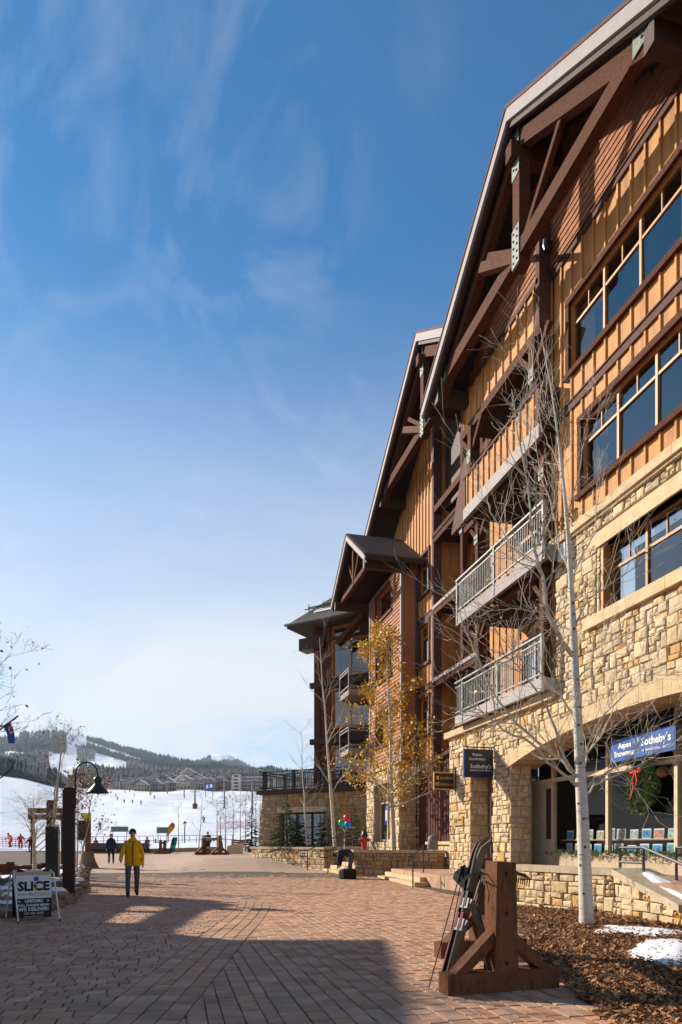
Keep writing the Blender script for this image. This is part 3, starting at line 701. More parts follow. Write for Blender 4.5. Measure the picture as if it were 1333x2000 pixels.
# ---- gable roofs
def gable_roof(parent, Xf, Xb, yc, zp, half, pitch, th=.30, fas=.30, gut=True, half2=None):
    for s, hf in ((1, half), (-1, half2 or half)):
        ye, ze = yc + s * hf, zp - pitch * hf
        def strip(x, t0, t1, L_, over=0.0):
            return MB().prism([(x, yc, zp - t0), (x, ye + s * over, ze - pitch * over - t0), (x, ye + s * over, ze - pitch * over - t1), (x, yc, zp - t1)], (L_, 0, 0))
        strip(Xf + .03, 0, th * .45, Xb - Xf, .05).build('roof', 'roof_shingle', parent)
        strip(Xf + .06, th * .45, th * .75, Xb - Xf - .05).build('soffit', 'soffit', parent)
        strip(Xf - .045, .02, .10, .10, .06).build('drip_edge', 'trim', parent)
        strip(Xf - .02, .10, .10 + fas, .075, .03).build('fascia', 'fascia', parent)
        strip(Xf + .07, .10 + fas - .02, .10 + fas + .12, .10).build('fascia_backer', 'timber_dark', parent)
        if gut:
            MB().box(Xf, Xb, min(ye, ye + s * .12), max(ye, ye + s * .12), ze - .30, ze - .14).build('gutter', 'timber_dark', parent)
def plate(parent, Xp, y0, y1, z0, z1, bolts, t=.016):
    po = MB().box(Xp - t, Xp, y0, y1, z0, z1).build('steel_plate', 'plate', parent)
    for by, bz in bolts: MB().lathe((Xp - t, y0 + (y1 - y0) * by, z0 + (z1 - z0) * bz), [(.028, 0), (.026, .018), (.012, .026)], 6, axis=(-1, 0, 0)).build('bolt', 'bolt', po)
YA, ZA, PA, HA = 14.72, 18.86, .638, 5.62
gable_roof(lodge, 7.70, 15.5, YA, ZA, HA, PA)
def truss_parts(Xg, yc, zp, pitch, half, zch, drop=.52):
    ch, tw = .36, .26; hw = tw / 2
    MB().box(Xg - hw, Xg + hw, yc - half, yc + half, zch, zch + ch).build('truss_chord', 'timber', lodge)
    MB().box(Xg - hw - .012, Xg + hw + .012, yc - .16, yc + .16, zch - .20, zp - drop).build('king_post', 'timber', lodge)
    for s in (1, -1):
        MB().beam((Xg, yc + s * .05, zp - drop - .18), (Xg, yc + s * (half + .3), zp - drop - .18 - pitch * (half + .25)), tw - .02, .34).build('truss_rafter', 'timber', lodge)
        q = .40 * half
        MB().beam((Xg, yc + s * .14, zch + ch - .05), (Xg, yc + s * q, zp - drop - .25 - pitch * q), .13, .15).build('truss_strut', 'timber', lodge)
        plate(lodge, Xg - hw - .014, yc + s * (half - .10) - .18, yc + s * (half - .10) + .18, zch - .02, zch + ch + .05, [(.3, .3), (.7, .7), (.3, .75)])
    b6 = [(a, b_) for a in (.25, .75) for b_ in (.12, .31, .5, .69, .88)]
    plate(lodge, Xg - hw - .014, yc - .17, yc + .17, zch - .16, zch + ch + .40, b6)
    plate(lodge, Xg - hw - .014, yc - .17, yc + .17, zp - drop - 1.05, zp - drop - .70, [(.3, .3), (.7, .6)])
    plate(lodge, Xg - hw - .014, yc - .15, yc + .15, zp - drop - .30, zp - drop + .02, [(.35, .3), (.65, .7)])
    for s in (1, -1):                                   # brackets back to the wall, outrigger beam ends
        MB().box(Xg - .24, 9.2 if Xg < 9 else 10.6, yc + s * (half + .25) - .13, yc + s * (half + .25) + .13, zch - .44, zch - .02).build('outrigger_beam', 'timber_dark', lodge)
    MB().box(Xg - .34, 9.3 if Xg < 9 else 10.6, yc - .14, yc + .14, zp - drop - .70, zp - drop - .32).build('ridge_beam', 'timber', lodge)
    MB().beam((Xg, yc + .18, zch + .18), (Xg - .42, yc + 1.25, zch + .72), .20, .24).build('brace', 'cedar', lodge)
truss_parts(8.12, YA + .08, ZA, PA, 4.55, 15.33)
# shingled gable wall: real shingles in courses, under the roof slope
rsh = random.Random(9)
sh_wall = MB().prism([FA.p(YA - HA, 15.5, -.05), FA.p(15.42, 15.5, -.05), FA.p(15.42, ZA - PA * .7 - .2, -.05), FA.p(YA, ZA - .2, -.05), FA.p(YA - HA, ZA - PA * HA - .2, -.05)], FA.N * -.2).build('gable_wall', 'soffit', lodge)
def shingles(parent, fr, u0, u1, v0, v1, roof, limit, ex=.165, wr=(.11, .19), mat='shingle'):
    items = []; v = v0
    while v < v1:
        u = u0 - rsh.random() * .1
        while u < u1:
            w = rsh.uniform(*wr); a, b_ = max(u, u0), min(u + w, u1)
            if b_ - a > .03 and roof((a + b_) / 2) > v + .05:
                z0 = v + rsh.uniform(-.006, .006); o = rsh.uniform(0, .006); z1 = v + ex + .05
                P = fr.p; vs_ = [P(a + .003, z0, .034 + o), P(b_ - .003, z0, .034 + o), P(b_ - .003, z1, .004), P(a + .003, z1, .004), P(a + .003, z0, .006), P(b_ - .003, z0, .006)]
                fs_ = [(0, 1, 2, 3), (0, 4, 5, 1), (0, 3, 4), (1, 5, 2)]
                d = (P((a + b_) / 2, v, 0) - Vector((0, 0, EYE))).length; items.append(((b_ - a) / d, vs_, fs_))
            u += w
        v += ex
    items.sort(key=lambda x: -x[0]); rest = MB()
    for i, (_, vs_, fs_) in enumerate(items):
        if i < limit: mesh_obj('shingle', vs_, fs_, mat, parent)
        else: rest.add(vs_, fs_)
    if rest.v: stuff(rest.build('small_shingles', mat, parent))
shingles(sh_wall, FA, 9.4, 15.42, 15.53, 18.4, lambda u: ZA - PA * abs(u - YA) - .25, 210)
# ---- gable bay over the balconies
FA2 = Frame((8.9, 0, 0))
MB().box(8.9, 9.6, 15.3, 19.9, 14.3, 15.45).build('bay_wall', 'board', lodge)
MB().prism([(8.95, 15.3, 15.45), (8.95, 19.9, 15.45), (8.95, 19.9, 15.5), (8.95, 15.3, ZA - .6 - PA * .6)], (.6, 0, 0)).build('bay_gable', 'soffit', lodge)
battens(wall_a, FA2, 15.55, 19.75, 14.3, 15.36, [], .42)
tr = MB(); tr.fbox(FA2, 15.3, 19.9, 15.36, 15.50, -.02, .05); tr.build('belt_trim', 'trim', lodge)
MB().fbox(FA2, 15.24, 15.42, 14.25, 16.9, -.3, .05).build('corner_trim', 'trim', lodge); MB().fbox(FA2, 19.80, 19.95, 14.25, 15.5, -.3, .05).build('corner_trim', 'trim', lodge)
shingles(sh_wall, FA2, 15.42, 19.9, 15.52, 18.0, lambda u: ZA - PA * abs(u - YA) - .25, 90)
bm = MB(); bm.box(8.84, 9.10, 15.2, 20.0, 14.02, 14.28); bm.build('header_beam', 'timber', lodge)
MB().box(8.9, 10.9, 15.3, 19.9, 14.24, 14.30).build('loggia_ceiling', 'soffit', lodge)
# ---- balconies of the near block
def railing(parent, fr, u0, u1, zf, zt, posts, step=.115, mat='galvanised', top_mat=None, side=None):
    for u in posts:
        piece('rail_post', parent, fr, u - .035, u + .035, zf - .30, zt + .02, -.035, .04, mat)
        for z_ in (zf - .2, zf - .05, zt - .05): MB().lathe(fr.p(u, z_, .04), [(.014, 0), (.010, .012)], 6, axis=fr.N).build('bolt', 'bolt', parent)
    piece('top_rail', parent, fr, u0, u1, zt - .02, zt + .03, -.05, .05, top_mat or mat)
    piece('upper_rail', parent, fr, u0, u1, zt - .16, zt - .12, -.02, .02, mat)
    piece('lower_rail', parent, fr, u0, u1, zf + .08, zf + .12, -.02, .02, mat)
    n_ = int((u1 - u0) / step)
    for i in range(1, n_):
        u = u0 + (u1 - u0) * i / n_
        if all(abs(u - p) > .05 for p in posts): piece('baluster', parent, fr, u - .009, u + .009, zf + .12, zt - .16, -.009, .009, mat)
def balcony(u0, u1, X, zb, zf, zt, posts, beam_mat, Xback=10.8):
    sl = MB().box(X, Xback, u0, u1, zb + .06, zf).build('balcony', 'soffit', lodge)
    fr = Frame((X, 0, 0)); piece('rim_beam', sl, fr, u0 - .03, u1 + .03, zb, zf, -.06, .05, beam_mat)
    piece('rim_beam', sl, Frame((X, u0, 0), (1, 0, 0), (0, -1, 0)), -.04, .55, zb, zf - .01, -.05, .03, beam_mat)
    railing(sl, Frame((X - .03, 0, 0)), u0, u1, zf, zt, posts)
    fs_ = Frame((X, u1, 0), (1, 0, 0), (0, 1, 0)); piece('top_rail', sl, fs_, 0, 1.6, zt - .02, zt + .03, -.05, .03, 'galvanised')
    for i in range(12): piece('baluster', sl, fs_, .1 + i * .125, .118 + i * .125, zf + .05, zt, -.02, -.002, 'galvanised')
    return sl
balcony(14.68, 19.86, 8.70, 8.20, 8.56, 9.58, [14.72, 17.3, 19.8], 'rim_beam')
balcony(15.02, 20.3, 8.86, 5.14, 5.46, 6.50, [15.06, 17.4, 19.75], 'concrete')
pb = MB().box(8.72, 10.8, 14.96, 19.3, 11.30, 11.58).build('balcony', 'soffit', lodge)
FA3 = Frame((8.70, 0, 0))
MB().box(8.70, 8.82, 14.96, 19.3, 11.58, 12.50).build('parapet', 'board', pb); MB().box(8.82, 9.5, 14.96, 15.08, 11.58, 12.50).build('parapet', 'board', pb)
piece('rim_beam', pb, FA3, 14.92, 19.34, 11.25, 11.60, -.08, .05, 'rim_beam'); MB().box(8.75, 9.3, 14.90, 14.97, 11.24, 11.60).build('rim_beam', 'timber', pb)
battens(pb, FA3, 15.2, 19.1, 11.60, 12.48, [], .36)
piece('parapet_cap', pb, FA3, 14.90, 19.36, 12.48, 12.54, -.16, .07, 'trim')
piece('corner_trim', pb, FA3, 14.93, 15.08, 11.58, 12.48, -.1, .05, 'trim'); piece('corner_trim', pb, FA3, 19.2, 19.34, 11.58, 12.48, -.1, .05, 'trim')
MB().box(8.78, 9.22, 14.88, 14.96, 11.45, 12.52).build('parapet_side', 'timber_dark', pb)
# back wall of the balconies, doors, posts, headers and braces
BK = Frame((10.8, 0, 0))
holes = []
for z0 in (5.5, 8.6, 11.65):
    holes += [(16.0, 17.7, z0, z0 + 2.25), (18.1, 19.6, z0, z0 + 2.25)]
panel_wall('balcony_wall', BK, [15.4, 22.2], [5.0, 14.3], holes, 'board', lodge)
battens(wall_a, BK, 15.5, 22.1, 5.1, 14.2, [(h[0] - .1, h[1] + .1, h[2] - .1, h[3] + .12) for h in holes], .46)
for h in holes: window(BK, h[0], h[1], h[2] + .02, h[3], 2, h[3] - .42, 2, trim=.09, w=-.06, trim_mat='window_wood', trim_w=.03, sill=False)
panel_wall('return_wall', Frame((9.2, 15.42, 0), (1, 0, 0), (0, 1, 0)), [0, 1.7], [5.1, 15.4], [], 'board', lodge)
MB().box(8.76, 8.98, 15.36, 15.56, 12.5, 14.05).build('post', 'timber', lodge); MB().box(8.76, 8.98, 19.05, 19.27, 12.5, 14.05).build('post', 'timber', lodge)
for (za, zb) in ((9.0, 11.28), (5.46, 8.2)):
    for y in (18.95, 15.2):
        MB().box(8.95, 9.15, y, y + .2, za - (.4 if za > 8.5 else 0), zb).build('post', 'timber', lodge)
        for s in (1, -1):
            if 14.9 < y + s * .7 < 20: MB().beam((9.05, y + .1, zb - .75), (9.05, y + .1 + s * .62, zb - .05), .12, .13).build('brace', 'timber', lodge)
    MB().box(8.92, 9.12, 15.1, 19.9, zb - .14, zb + .02).build('header_beam', 'timber', lodge)
for y in (15.46, 19.16):
    for s in (1, -1): MB().beam((8.87, y, 13.25), (8.87, y + s * .7, 14.0), .12, .14).build('brace', 'timber', lodge)
    plate(lodge, 8.755, y - .12, y + .12, 12.95, 13.3, [(.3, .3), (.7, .7)])
for y in (15.3, 19.05):
    plate(lodge, 8.94, y - .12, y + .12, 10.45, 10.7, [(.3, .5), (.7, .5)])
MB().prism([(9.35, 19.9, 12.0), (9.35, 21.9, 12.0), (9.35, 20.9, 14.0), (9.35, 19.9, 14.2)], (.12, 0, 0)).build('brown_panel', 'trim', lodge)  # piece of brown wall, cut to the outline of a sunlit patch
# brackets under the roof eave and rim (corbels on the board wall)
for y, z in ((14.9, 11.35),): MB().prism([(9.2, y, z), (9.2, y, z + .3), (8.75, y, z + .3), (8.8, y, z + .12)], (0, .25, 0)).build('corbel', 'timber_dark', lodge)
# ---- wall lamps on the near block
for (px, py) in ((1075, 480),):
    p = at(px, py, 9.1); mb = MB().lathe((9.0, p.y, p.z), [(.02, .16), (.09, .12), (.10, -.02), (.07, -.14), (.01, -.16)], 10); mb.beam((9.2, p.y, p.z + .1), (9.0, p.y, p.z + .1), .04, .04); mb.build('wall_lamp', 'black_metal', lodge)
p = at(1098, 1078, 9.0); MB().box(8.97, 9.2, p.y - .16, p.y + .12, p.z - .2, p.z + .16).build('service_box', 'white_metal', lodge)
# ---- second gable, set back
YB, ZB, PB, HB2 = 24.95, 21.25, .648, 8.0
gable_roof(lodge, 9.2, 17, YB, ZB, HB2, PB, half2=6.6)
truss_parts(9.62, YB + .12, ZB, PB, 4.95, 17.48)
BH = [(27.15, 28.2, 12.15, 13.85), (27.15, 28.2, 9.15, 10.8), (27.15, 28.2, 6.1, 7.65)]
panel_wall('board_wall', FB, [26.6, 34.2], [4.9, 16.3], BH, 'board', lodge)
MB().prism([FB.p(26.6, 16.3, -.02), FB.p(32.5, 16.3, -.02), FB.p(26.6, ZB - .3 - PB * 1.65, -.02)], FB.N * -.2).build('gable_wall', 'board', lodge)
MB().prism([FB.p(18.5, 15.3, -.5), FB.p(26.6, 15.3, -.5), FB.p(26.6, ZB - .3 - PB * 1.65, -.5), FB.p(YB, ZB - .25, -.5), FB.p(18.5, ZB - .3 - PB * 6.4, -.5)], FB.N * -.2).build('gable_wall', 'timber_dark', lodge)  # dark timber instead of board: the shade over the recess is in the colour
battens(wall_a, FB, 26.8, 30.6, 4.9, 17, [(h[0] - .14, h[1] + .14, h[2] - .14, h[3] + .16) for h in BH] + [(26, 35, 7.93, 8.2), (26, 35, 10.93, 11.2)], .40, v_top=lambda u: min(20, ZB - .4 - PB * abs(u - YB)))
for h in BH: window(FB, *h, 1, h[3] - .5, 2, trim=.12, trim_mat='trim', blind={0: 1.1})
for z in (7.95, 10.95):
    tr = MB(); tr.fbox(FB, 26.6, 30, z, z + .2, -.02, .06); tr.fbox(FB, 26.6, 30, z + .2, z + .24, -.02, .09); tr.build('belt_trim', 'trim', lodge)
MB().fbox(FB, 26.55, 26.75, 4.9, 19.5, -.3, .05).build('corner_trim', 'trim', lodge)
# recessed balconies beside it
BK2 = Frame((12.2, 0, 0)); holes = []
for z0 in (5.2, 8.2, 11.2, 14.2): holes += [(22.6, 24.2, z0, z0 + 2.2), (24.7, 26.2, z0, z0 + 2.2)]
panel_wall('balcony_wall', BK2, [22.0, 26.7], [4.9, 17.6], holes, 'board', lodge)
for h in holes: window(BK2, h[0], h[1], h[2] + .02, h[3], 2, h[3] - .42, 2, trim=.08, w=-.06, trim_mat='window_wood', trim_w=.03, sill=False)
for z in (8.0, 11.0, 14.0):
    sl = MB().box(10.62, 12.2, 22.2, 26.6, z, z + .1).build('balcony', 'soffit', lodge)
    piece('rim_beam', sl, FB, 22.1, 26.58, z - .14, z + .08, -.12, .06, 'timber'); piece('rim_cap', sl, FB, 22.08, 26.62, z + .08, z + .22, -.14, .10, 'rim_beam' if z < 13 else 'timber')
for y in (22.2, 23.9):
    MB().box(10.62, 10.82, y - .1, y + .1, 4.9, 17.4).build('post', 'timber', lodge)
    for z in (7.86, 10.86, 13.86):
        for s in (1, -1): MB().beam((10.68, y, z - .62), (10.68, y + s * .55, z - .02), .11, .12).build('brace', 'timber', lodge)
for z in (15.1,): MB().box(10.55, 10.8, 20.2, 26.6, z, z + .26).build('header_beam', 'timber', lodge)
for y in (22.2, 23.9): plate(lodge, 10.60, y - .12, y + .12, 13.1, 13.4, [(.3, .5), (.7, .5)])
panel_wall('return_wall', Frame((10.6, 26.58, 0), (1, 0, 0), (0, -1, 0)), [0.0, 3.5], [4.9, 19.0], [], 'board', lodge, w0=-.3, w1=0)
panel_wall('return_wall', Frame((10.6, 26.58, 0), (1, 0, 0), (0, -1, 0)), [0.0, 3.5], [.2, 4.9], [], 'rust_log', lodge, w0=-.3, w1=0)
panel_wall('return_wall', Frame((10.8, 22.2, 0), (1, 0, 0), (0, 1, 0)), [0.0, 1.6], [4.9, 16.5], [], 'board', lodge)
# rust-red log siding under those balconies
for i in range(17):
    u = 21.75 + i * .29; r = rs.uniform(.13, .15); MB().tube([FB.p(u, 1.4, .0), FB.p(u, 4.85, .0)], r, 8).build('log', 'rust_log', lodge)
MB().beam(FB.p(21.6, 5.25, .1), FB.p(26.6, 4.72, .1), .34, .14).build('log_cap', 'trim', lodge)
MB().fbox(FB, 21.6, 26.7, .2, 5.0, -.5, -.1).build('log_backing', 'rust_log', lodge)
MB().fbox(FB, 28.42, 34.0, .1, 4.95, -.5, -.02).build('base_wall', 'stone_brown_shade', lodge)
MB().fbox(FB, 26.72, 28.42, .1, 4.95, -.5, -.10).build('base_wall', 'rust_log', lodge)
for i in range(6): MB().tube([FB.p(26.85 + i * .29, 1.0, -.08), FB.p(26.85 + i * .29, 4.88, -.08)], .14, 8).build('log', 'rust_log', lodge)
lb = MB().fbox(FB, 21.6, 26.6, .2, 1.35, -.1, .25).build('log_base', 'mortar', lodge)
lay_stones(lb, [r2p(r) for r in ashlar(21.6, 26.6, .3, 1.3, rs, (.24, .38), (.25, .5))], lambda u, v, w: FB.p(u, v, w + .26), 'stone', rs, 15)
piece('cap_stone', lb, FB, 21.6, 26.7, 1.35, 1.47, -.1, .36, 'cut_stone')
MB().tube([(10.45, 28.32, 13.2), (10.45, 28.32, 1.0)], .05, 8).build('downspout', 'black_metal', lodge)
# ---- shingled bay with its own small gable
YC, ZC, PC, HC = 30.78, 15.85, .70, 3.08
gable_roof(lodge, 7.9, 12, YC, ZC, HC, PC, th=.26, fas=.24)
for s in (1, -1): MB().box(7.98, 10, YC + s * (HC - .42) - .12, YC + s * (HC - .42) + .12, ZC - PC * HC - .52, ZC - PC * HC - .12).build('eave_beam', 'timber_dark', lodge)
MB().box(8.22, 8.40, YC - HC + .6, YC + HC - .6, 13.42, 13.64).build('truss_chord', 'timber', lodge); MB().box(8.20, 8.42, YC - .1, YC + .1, 13.4, 15.3).build('king_post', 'timber', lodge)
for s in (1, -1): MB().beam((8.3, YC + s * .1, 13.7), (8.3, YC + s * 1.0, 14.85), .12, .13).build('truss_strut', 'timber', lodge)
CH = [(29.75, 32.2, 12.15, 13.45), (29.75, 32.2, 9.2, 10.75), (29.75, 32.2, 6.1, 7.75)]
panel_wall('bay_wall', FC, [28.4, 33.3], [4.9, 13.75], CH, 'lap', lodge)
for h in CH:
    MB().fbox(FC, h[0], h[1], h[2], h[3], -.9, -.85).build('dark_room_sheet', 'interior', lodge)  # dark sheet standing in for the unlit space inside the opening
    window(FC, h[0], h[1], h[2], h[3], 2, None, trim=.12, w=-.30, trim_mat='trim', back=False, frame_mat='timber_dark', fw=.04)
lap = MB(); z = 4.95
while z < 13.6:                                      # shingle courses (too small to tell apart): tapered laps
    segs = [(28.36, 33.34)]
    for h in CH:
        if h[2] - .12 < z + .09 and z < h[3] + .14: segs = [(28.36, h[0] - .13), (h[1] + .13, 33.34)]
    for a, b_ in segs:
        P = FC.p; lap.add([P(a, z, .045), P(b_, z, .045), P(b_, z + .18, .008), P(a, z + .18, .008), P(a, z, 0), P(b_, z, 0)], [(0, 1, 2, 3), (0, 4, 5, 1)])
    P2 = Frame((9.8, 28.4, 0), (1, 0, 0), (0, -1, 0)).p; lap.add([P2(0, z, .045), P2(.8, z, .045), P2(.8, z + .18, .008), P2(0, z + .18, .008)], [(0, 1, 2, 3)])
    z += .17
stuff(lap.build('shingle_courses', 'lap', lodge))
for u in (28.38, 33.2): MB().fbox(FC, u - .06, u + .10, 4.9, 13.6, -.02, .065).build('corner_trim', 'fascia', lodge)
MB().box(9.8, 10.6, 28.36, 28.42, 4.9, 13.7).build('bay_side', 'lap', lodge)
cs = MB()
for a, b_, c, d in ((28.3, 29.6, 0, 4.9), (32.1, 33.5, 0, 4.9), (29.6, 32.1, 4.2, 4.9), (29.6, 32.1, 0, 1.45)): cs.fbox(FC, a, b_, c, d, -.9, .12)
cb_ = cs.build('bay_base', 'mortar', lodge)
rr = ashlar(28.3, 33.5, .3, 4.8, rs, (.26, .4), (.25, .5)); rr = cut_rects(rr, (29.6, 32.1, 1.5, 4.2))
lay_stones(cb_, [r2p(r) for r in rr], lambda u, v, w: FC.p(u, v, w + .14), 'stone', rs, 0)
FS = Frame((9.68, 28.3, 0), (1, 0, 0), (0, -1, 0)); lay_stones(cb_, [r2p(r) for r in ashlar(-.02, 1.0, .3, 4.8, rs, (.26, .4), (.25, .5))], FS.p, 'stone', rs, 0, depth=(0, .03))
piece('cap_stone', cb_, FC, 28.22, 33.6, 4.86, 5.0, -.3, .26, 'cut_stone')
dw = window(FC, 29.6, 32.1, 1.47, 4.2, 2, 3.35, 2, w=-.16, trim=0, frame_mat='beige_frame', glass='shop_glass', fw=.12)
# posters behind that window
for (a, b_, c, d, mt) in ((30.9, 31.6, 2.3, 3.2, 'blue_gloss'), (31.0, 31.5, 2.5, 3.0, 'sign_white'), (30.7, 31.2, 2.05, 2.4, 'paper_white'), (29.7, 32.0, 1.85, 1.97, 'green_gloss'), (29.7, 31.8, 1.75, 1.83, 'red_gloss'), (30.0, 31.7, 1.5, 1.73, 'print_0')):
    MB().fbox(FC, a, b_, c, d, -.26, -.25 + (.02 if mt == 'sign_white' else 0)).build('poster', mt, dw)
# ---- corner wing, turned 45 degrees
DH = [(.75, 2.95, 10.48, 12.35), (.75, 2.95, 7.72, 9.70), (.75, 2.95, 4.95, 6.6), (1.3, 2.95, 12.62, 13.12)]
panel_wall('wing_wall', FD, [0, 4.05], [4.4, 13.4], DH, 'timber_dark', lodge, w0=-.35)
for h in DH[:3]: window(FD, *h, 2, h[3] - .42, 3, trim=.08, trim_mat='window_wood', trim_w=.04, sill=False, w=-.08)
window(FD, *DH[3], 2, None, trim=.05, trim_mat='window_wood', trim_w=.04, sill=False, w=-.08)
FDe = Frame(FD.p(4.05, 0, 0), (SQ, SQ, 0), (-SQ, SQ, 0))
MB().fbox(FDe, 0, 6, 4.4, 13.4, -.35, 0).build('wing_wall', 'timber_dark', lodge)
for u0, u1 in ((3.05, 3.3), (3.75, 4.12), (.3, .6)): MB().fbox(FD, u0, u1, 4.4, 13.4, -.02, .10).build('wing_post', 'timber', lodge)
MB().fbox(FD, 3.3, 3.75, 4.4, 13.4, -.02, .03).build('wing_board', 'timber', lodge)
for z in (9.95, 6.85): MB().fbox(FD, -.5, 4.35, z, z + .30, -.02, .20).build('wing_belt', 'timber_dark', lodge)
MB().fbox(FD, .3, 4.3, 12.42, 12.58, -.02, .16).build('wing_belt', 'timber_dark', lodge)
MB().fbox(FD, 3.4, 5.0, 12.1, 12.75, -.5, .3).build('outrigger_beam', 'timber_dark', lodge)
e0, e1 = FD.p(-1.2, 13.42, .95), FD.p(5.35, 13.42, .95); e2 = FDe.p(7, 13.42, 1.3); ap = FD.p(2.4, 17.3, -3.6); ap0 = FD.p(-1.2, 17.3, -3.6)
rf = MB(); rf.add([e0, e1, ap, ap0], [(0, 1, 2, 3)]); rf.add([e1, e2, ap], [(0, 1, 2)]); rf.add([e0 - Z * .16, e1 - Z * .16, e2 - Z * .16, FD.p(-1.2, 13.26, -5)], [(0, 1, 2, 3)]); rf.add([e0, e1, e1 - Z * .2, e0 - Z * .2], [(0, 1, 2, 3)]); rf.add([e1, e2, e2 - Z * .2, e1 - Z * .2], [(0, 1, 2, 3)])
rf.build('wing_roof', 'roof_shingle', lodge)
MB().tube([FD.p(-1.2, 13.38, 1.03), FD.p(5.42, 13.38, 1.03)], .08, 8).build('gutter', 'steel_grey', lodge)
sg = MB(); sl_ = (ap0 - e0)
for k in (.22, .26): sg.tube([e0 + sl_ * k + Z * .22 + FD.U * .8, e1 + (ap - e1) * k * .9 + Z * .22], .03, 5)
for i in range(6): q = e0 + sl_ * .22 + FD.U * (1.0 + i * .95); sg.tube([q, q + Z * .42], .03, 5)
sg.build('snow_guard', 'black_metal', lodge)
q = e0 + sl_ * .16 + FD.U * 3.4; MB().add([q + Z * .05, q + FD.U * 1.9 + Z * .05, q + FD.U * 1.9 + sl_ * .07 + Z * .06, q + sl_ * .05 + Z * .06], [(0, 1, 2, 3)]).build('roof_snow', 'snow', lodge)
# small balconies in the angle between wing and bay
for z in (9.3, 6.3):
    sl = MB().box(8.75, 9.9, 33.5, 35.5, z - .3, z - .05).build('balcony', 'rim_beam', lodge)
    f_ = Frame((8.74, 0, 0)); f2 = Frame((8.74, 33.5, 0), (1, 0, 0), (0, -1, 0))
    for u in (33.55, 35.4): piece('rail_post', sl, f_, u - .03, u + .03, z - .3, z + 1.05, -.03, .03, 'galvanised')
    for zz in (z + 1.0, z + .1, z + .85): piece('rail', sl, f_, 33.5, 35.45, zz, zz + .05, -.02, .03, 'galvanised'); piece('rail', sl, f2, 0, 1.0, zz, zz + .05, -.02, .03, 'galvanised')
    piece('rail_mesh', sl, f_, 33.6, 35.35, z + .15, z + .85, -.006, .0, 'glass')
MB().beam((8.6, 35.2, 12.0), (9.9, 33.4, 13.6), .35, .3).build('eave_return', 'timber', lodge)
# ---- stone terrace in front of the wing (part of the lodge)
FT = Frame((9.3, 34.0, 0), (-SQ, SQ, 0), (-SQ, -SQ, 0)); TL = 6.15
tw = MB()
for a, b_, c, d in ((-.6, 1.9, 0, 4.15), (1.9, 4.9, 3.1, 4.15), (4.9, TL, 0, 4.15)): tw.fbox(FT, a, b_, c, d, -.5, -.02)
terr = tw.build('terrace_wall', 'mortar', lodge)
rr = cut_rects(ashlar(-.6, TL, .3, 4.12, rs, (.26, .40), (.28, .55)), (1.9, 4.9, .2, 3.1)); rr = cut_rects(rr, (1.7, 5.1, 3.1, 3.42))
pl_ = []
for r in rr:
    po = r2p(r)
    if r[1] > TL - .5: po = [(u + max(0, (u - (TL - .6)) / .6) * (.45 * (4.1 - v) / 4.1), v) for u, v in po]      # battered end
    pl_.append(po)
lay_stones(terr, pl_, FT.p, 'stone_brown_shade', rs, 0, depth=(0, .04))
FTe = Frame(FT.p(TL, 0, 0), (SQ, SQ, 0), (-SQ, SQ, 0)); MB().fbox(FTe, 0, 6, 0, 4.15, -.4, -.02).build('terrace_side', 'mortar', lodge)
lay_stones(terr, [r2p(r) for r in ashlar(0, 6, .3, 4.1, rs, (.3, .45), (.3, .6))], FTe.p, 'stone', rs, 0)
MB().fbox(FT, 1.7, 5.1, 3.1, 3.4, -.3, .05).build('lintel', 'cut_stone', terr)
MB().fbox(FT, -.6, TL + .25, 4.15, 4.36, -6, .22).build('terrace_coping', 'timber_dark', lodge)
window(FT, 1.9, 4.9, .5, 3.1, 3, 2.3, 2, w=-.2, trim=0, frame_mat='timber', fw=.09)
tr_ = MB().fbox(FT, -.3, TL, 4.36, 4.40, -.06, .06).build('terrace_railing', 'black_metal', lodge)
for fr, L_ in ((FT, TL), (FTe, 5.8)):
    for u in [k * 1.95 + .15 for k in range(int(L_ / 1.95) + 1)] + [L_ - .1]: piece('rail_post', tr_, fr, u - .07, u + .07, 4.36, 5.45, -.14, .02, 'black_metal')
    for z in (5.38, 5.22, 4.5): piece('rail', tr_, fr, -.3, L_, z, z + .055, -.10, -.04, 'black_metal')
    for i in range(int(L_ / .13)): piece('baluster', tr_, fr, i * .13, i * .13 + .018, 4.52, 5.24, -.08, -.06, 'black_metal')

# ================================================================== RETAINING WALLS, STEPS, WALKS
def retaining(name, label, fr, L_, v0, v1, seed, cap=.11, capw=.42, slope=None, limit=300, ch=(.18, .30), cw=(.2, .48), thick=.4, mat='stone'):
    rd = random.Random(seed); t_ = thing(name, label, 'wall', fr.p(L_ / 2, v0, 0))
    tp_ = (lambda u: slope[0] + (slope[1] - slope[0]) * u / L_) if slope else (lambda u: v1)
    MB().prism([fr.p(0, v0, -.03), fr.p(L_, v0, -.03), fr.p(L_, tp_(L_), -.03), fr.p(0, tp_(0), -.03)], fr.N * -(thick - .03)).build('core', 'mortar', t_)
    po = []
    for r in ashlar(0, L_, v0, max(tp_(0), tp_(L_)), rd, ch, cw):
        p_ = r2p(r)
        if slope:
            k = (slope[1] - slope[0]) / L_; p_ = clip_poly(p_, k, -1, slope[0])
            if len(p_) < 3 or area(p_) < .005: continue
        po.append(p_)
    lay_stones(t_, po, fr.p, mat, rd, limit, depth=(.0, .05))
    u = -.04
    while u < L_ + .03:
        l = min(rd.uniform(.5, .9), L_ + .04 - u)
        if l < .15: break
        a, b_ = u + .004, u + l - .006
        vs_ = [fr.p(a, tp_(a), .07), fr.p(b_, tp_(b_), .07), fr.p(b_, tp_(b_) + cap, .075), fr.p(a, tp_(a) + cap, .075)]
        MB().prism(vs_, fr.N * -(capw + .03)).build('cap_stone', 'coping', t_); u += l
    return t_
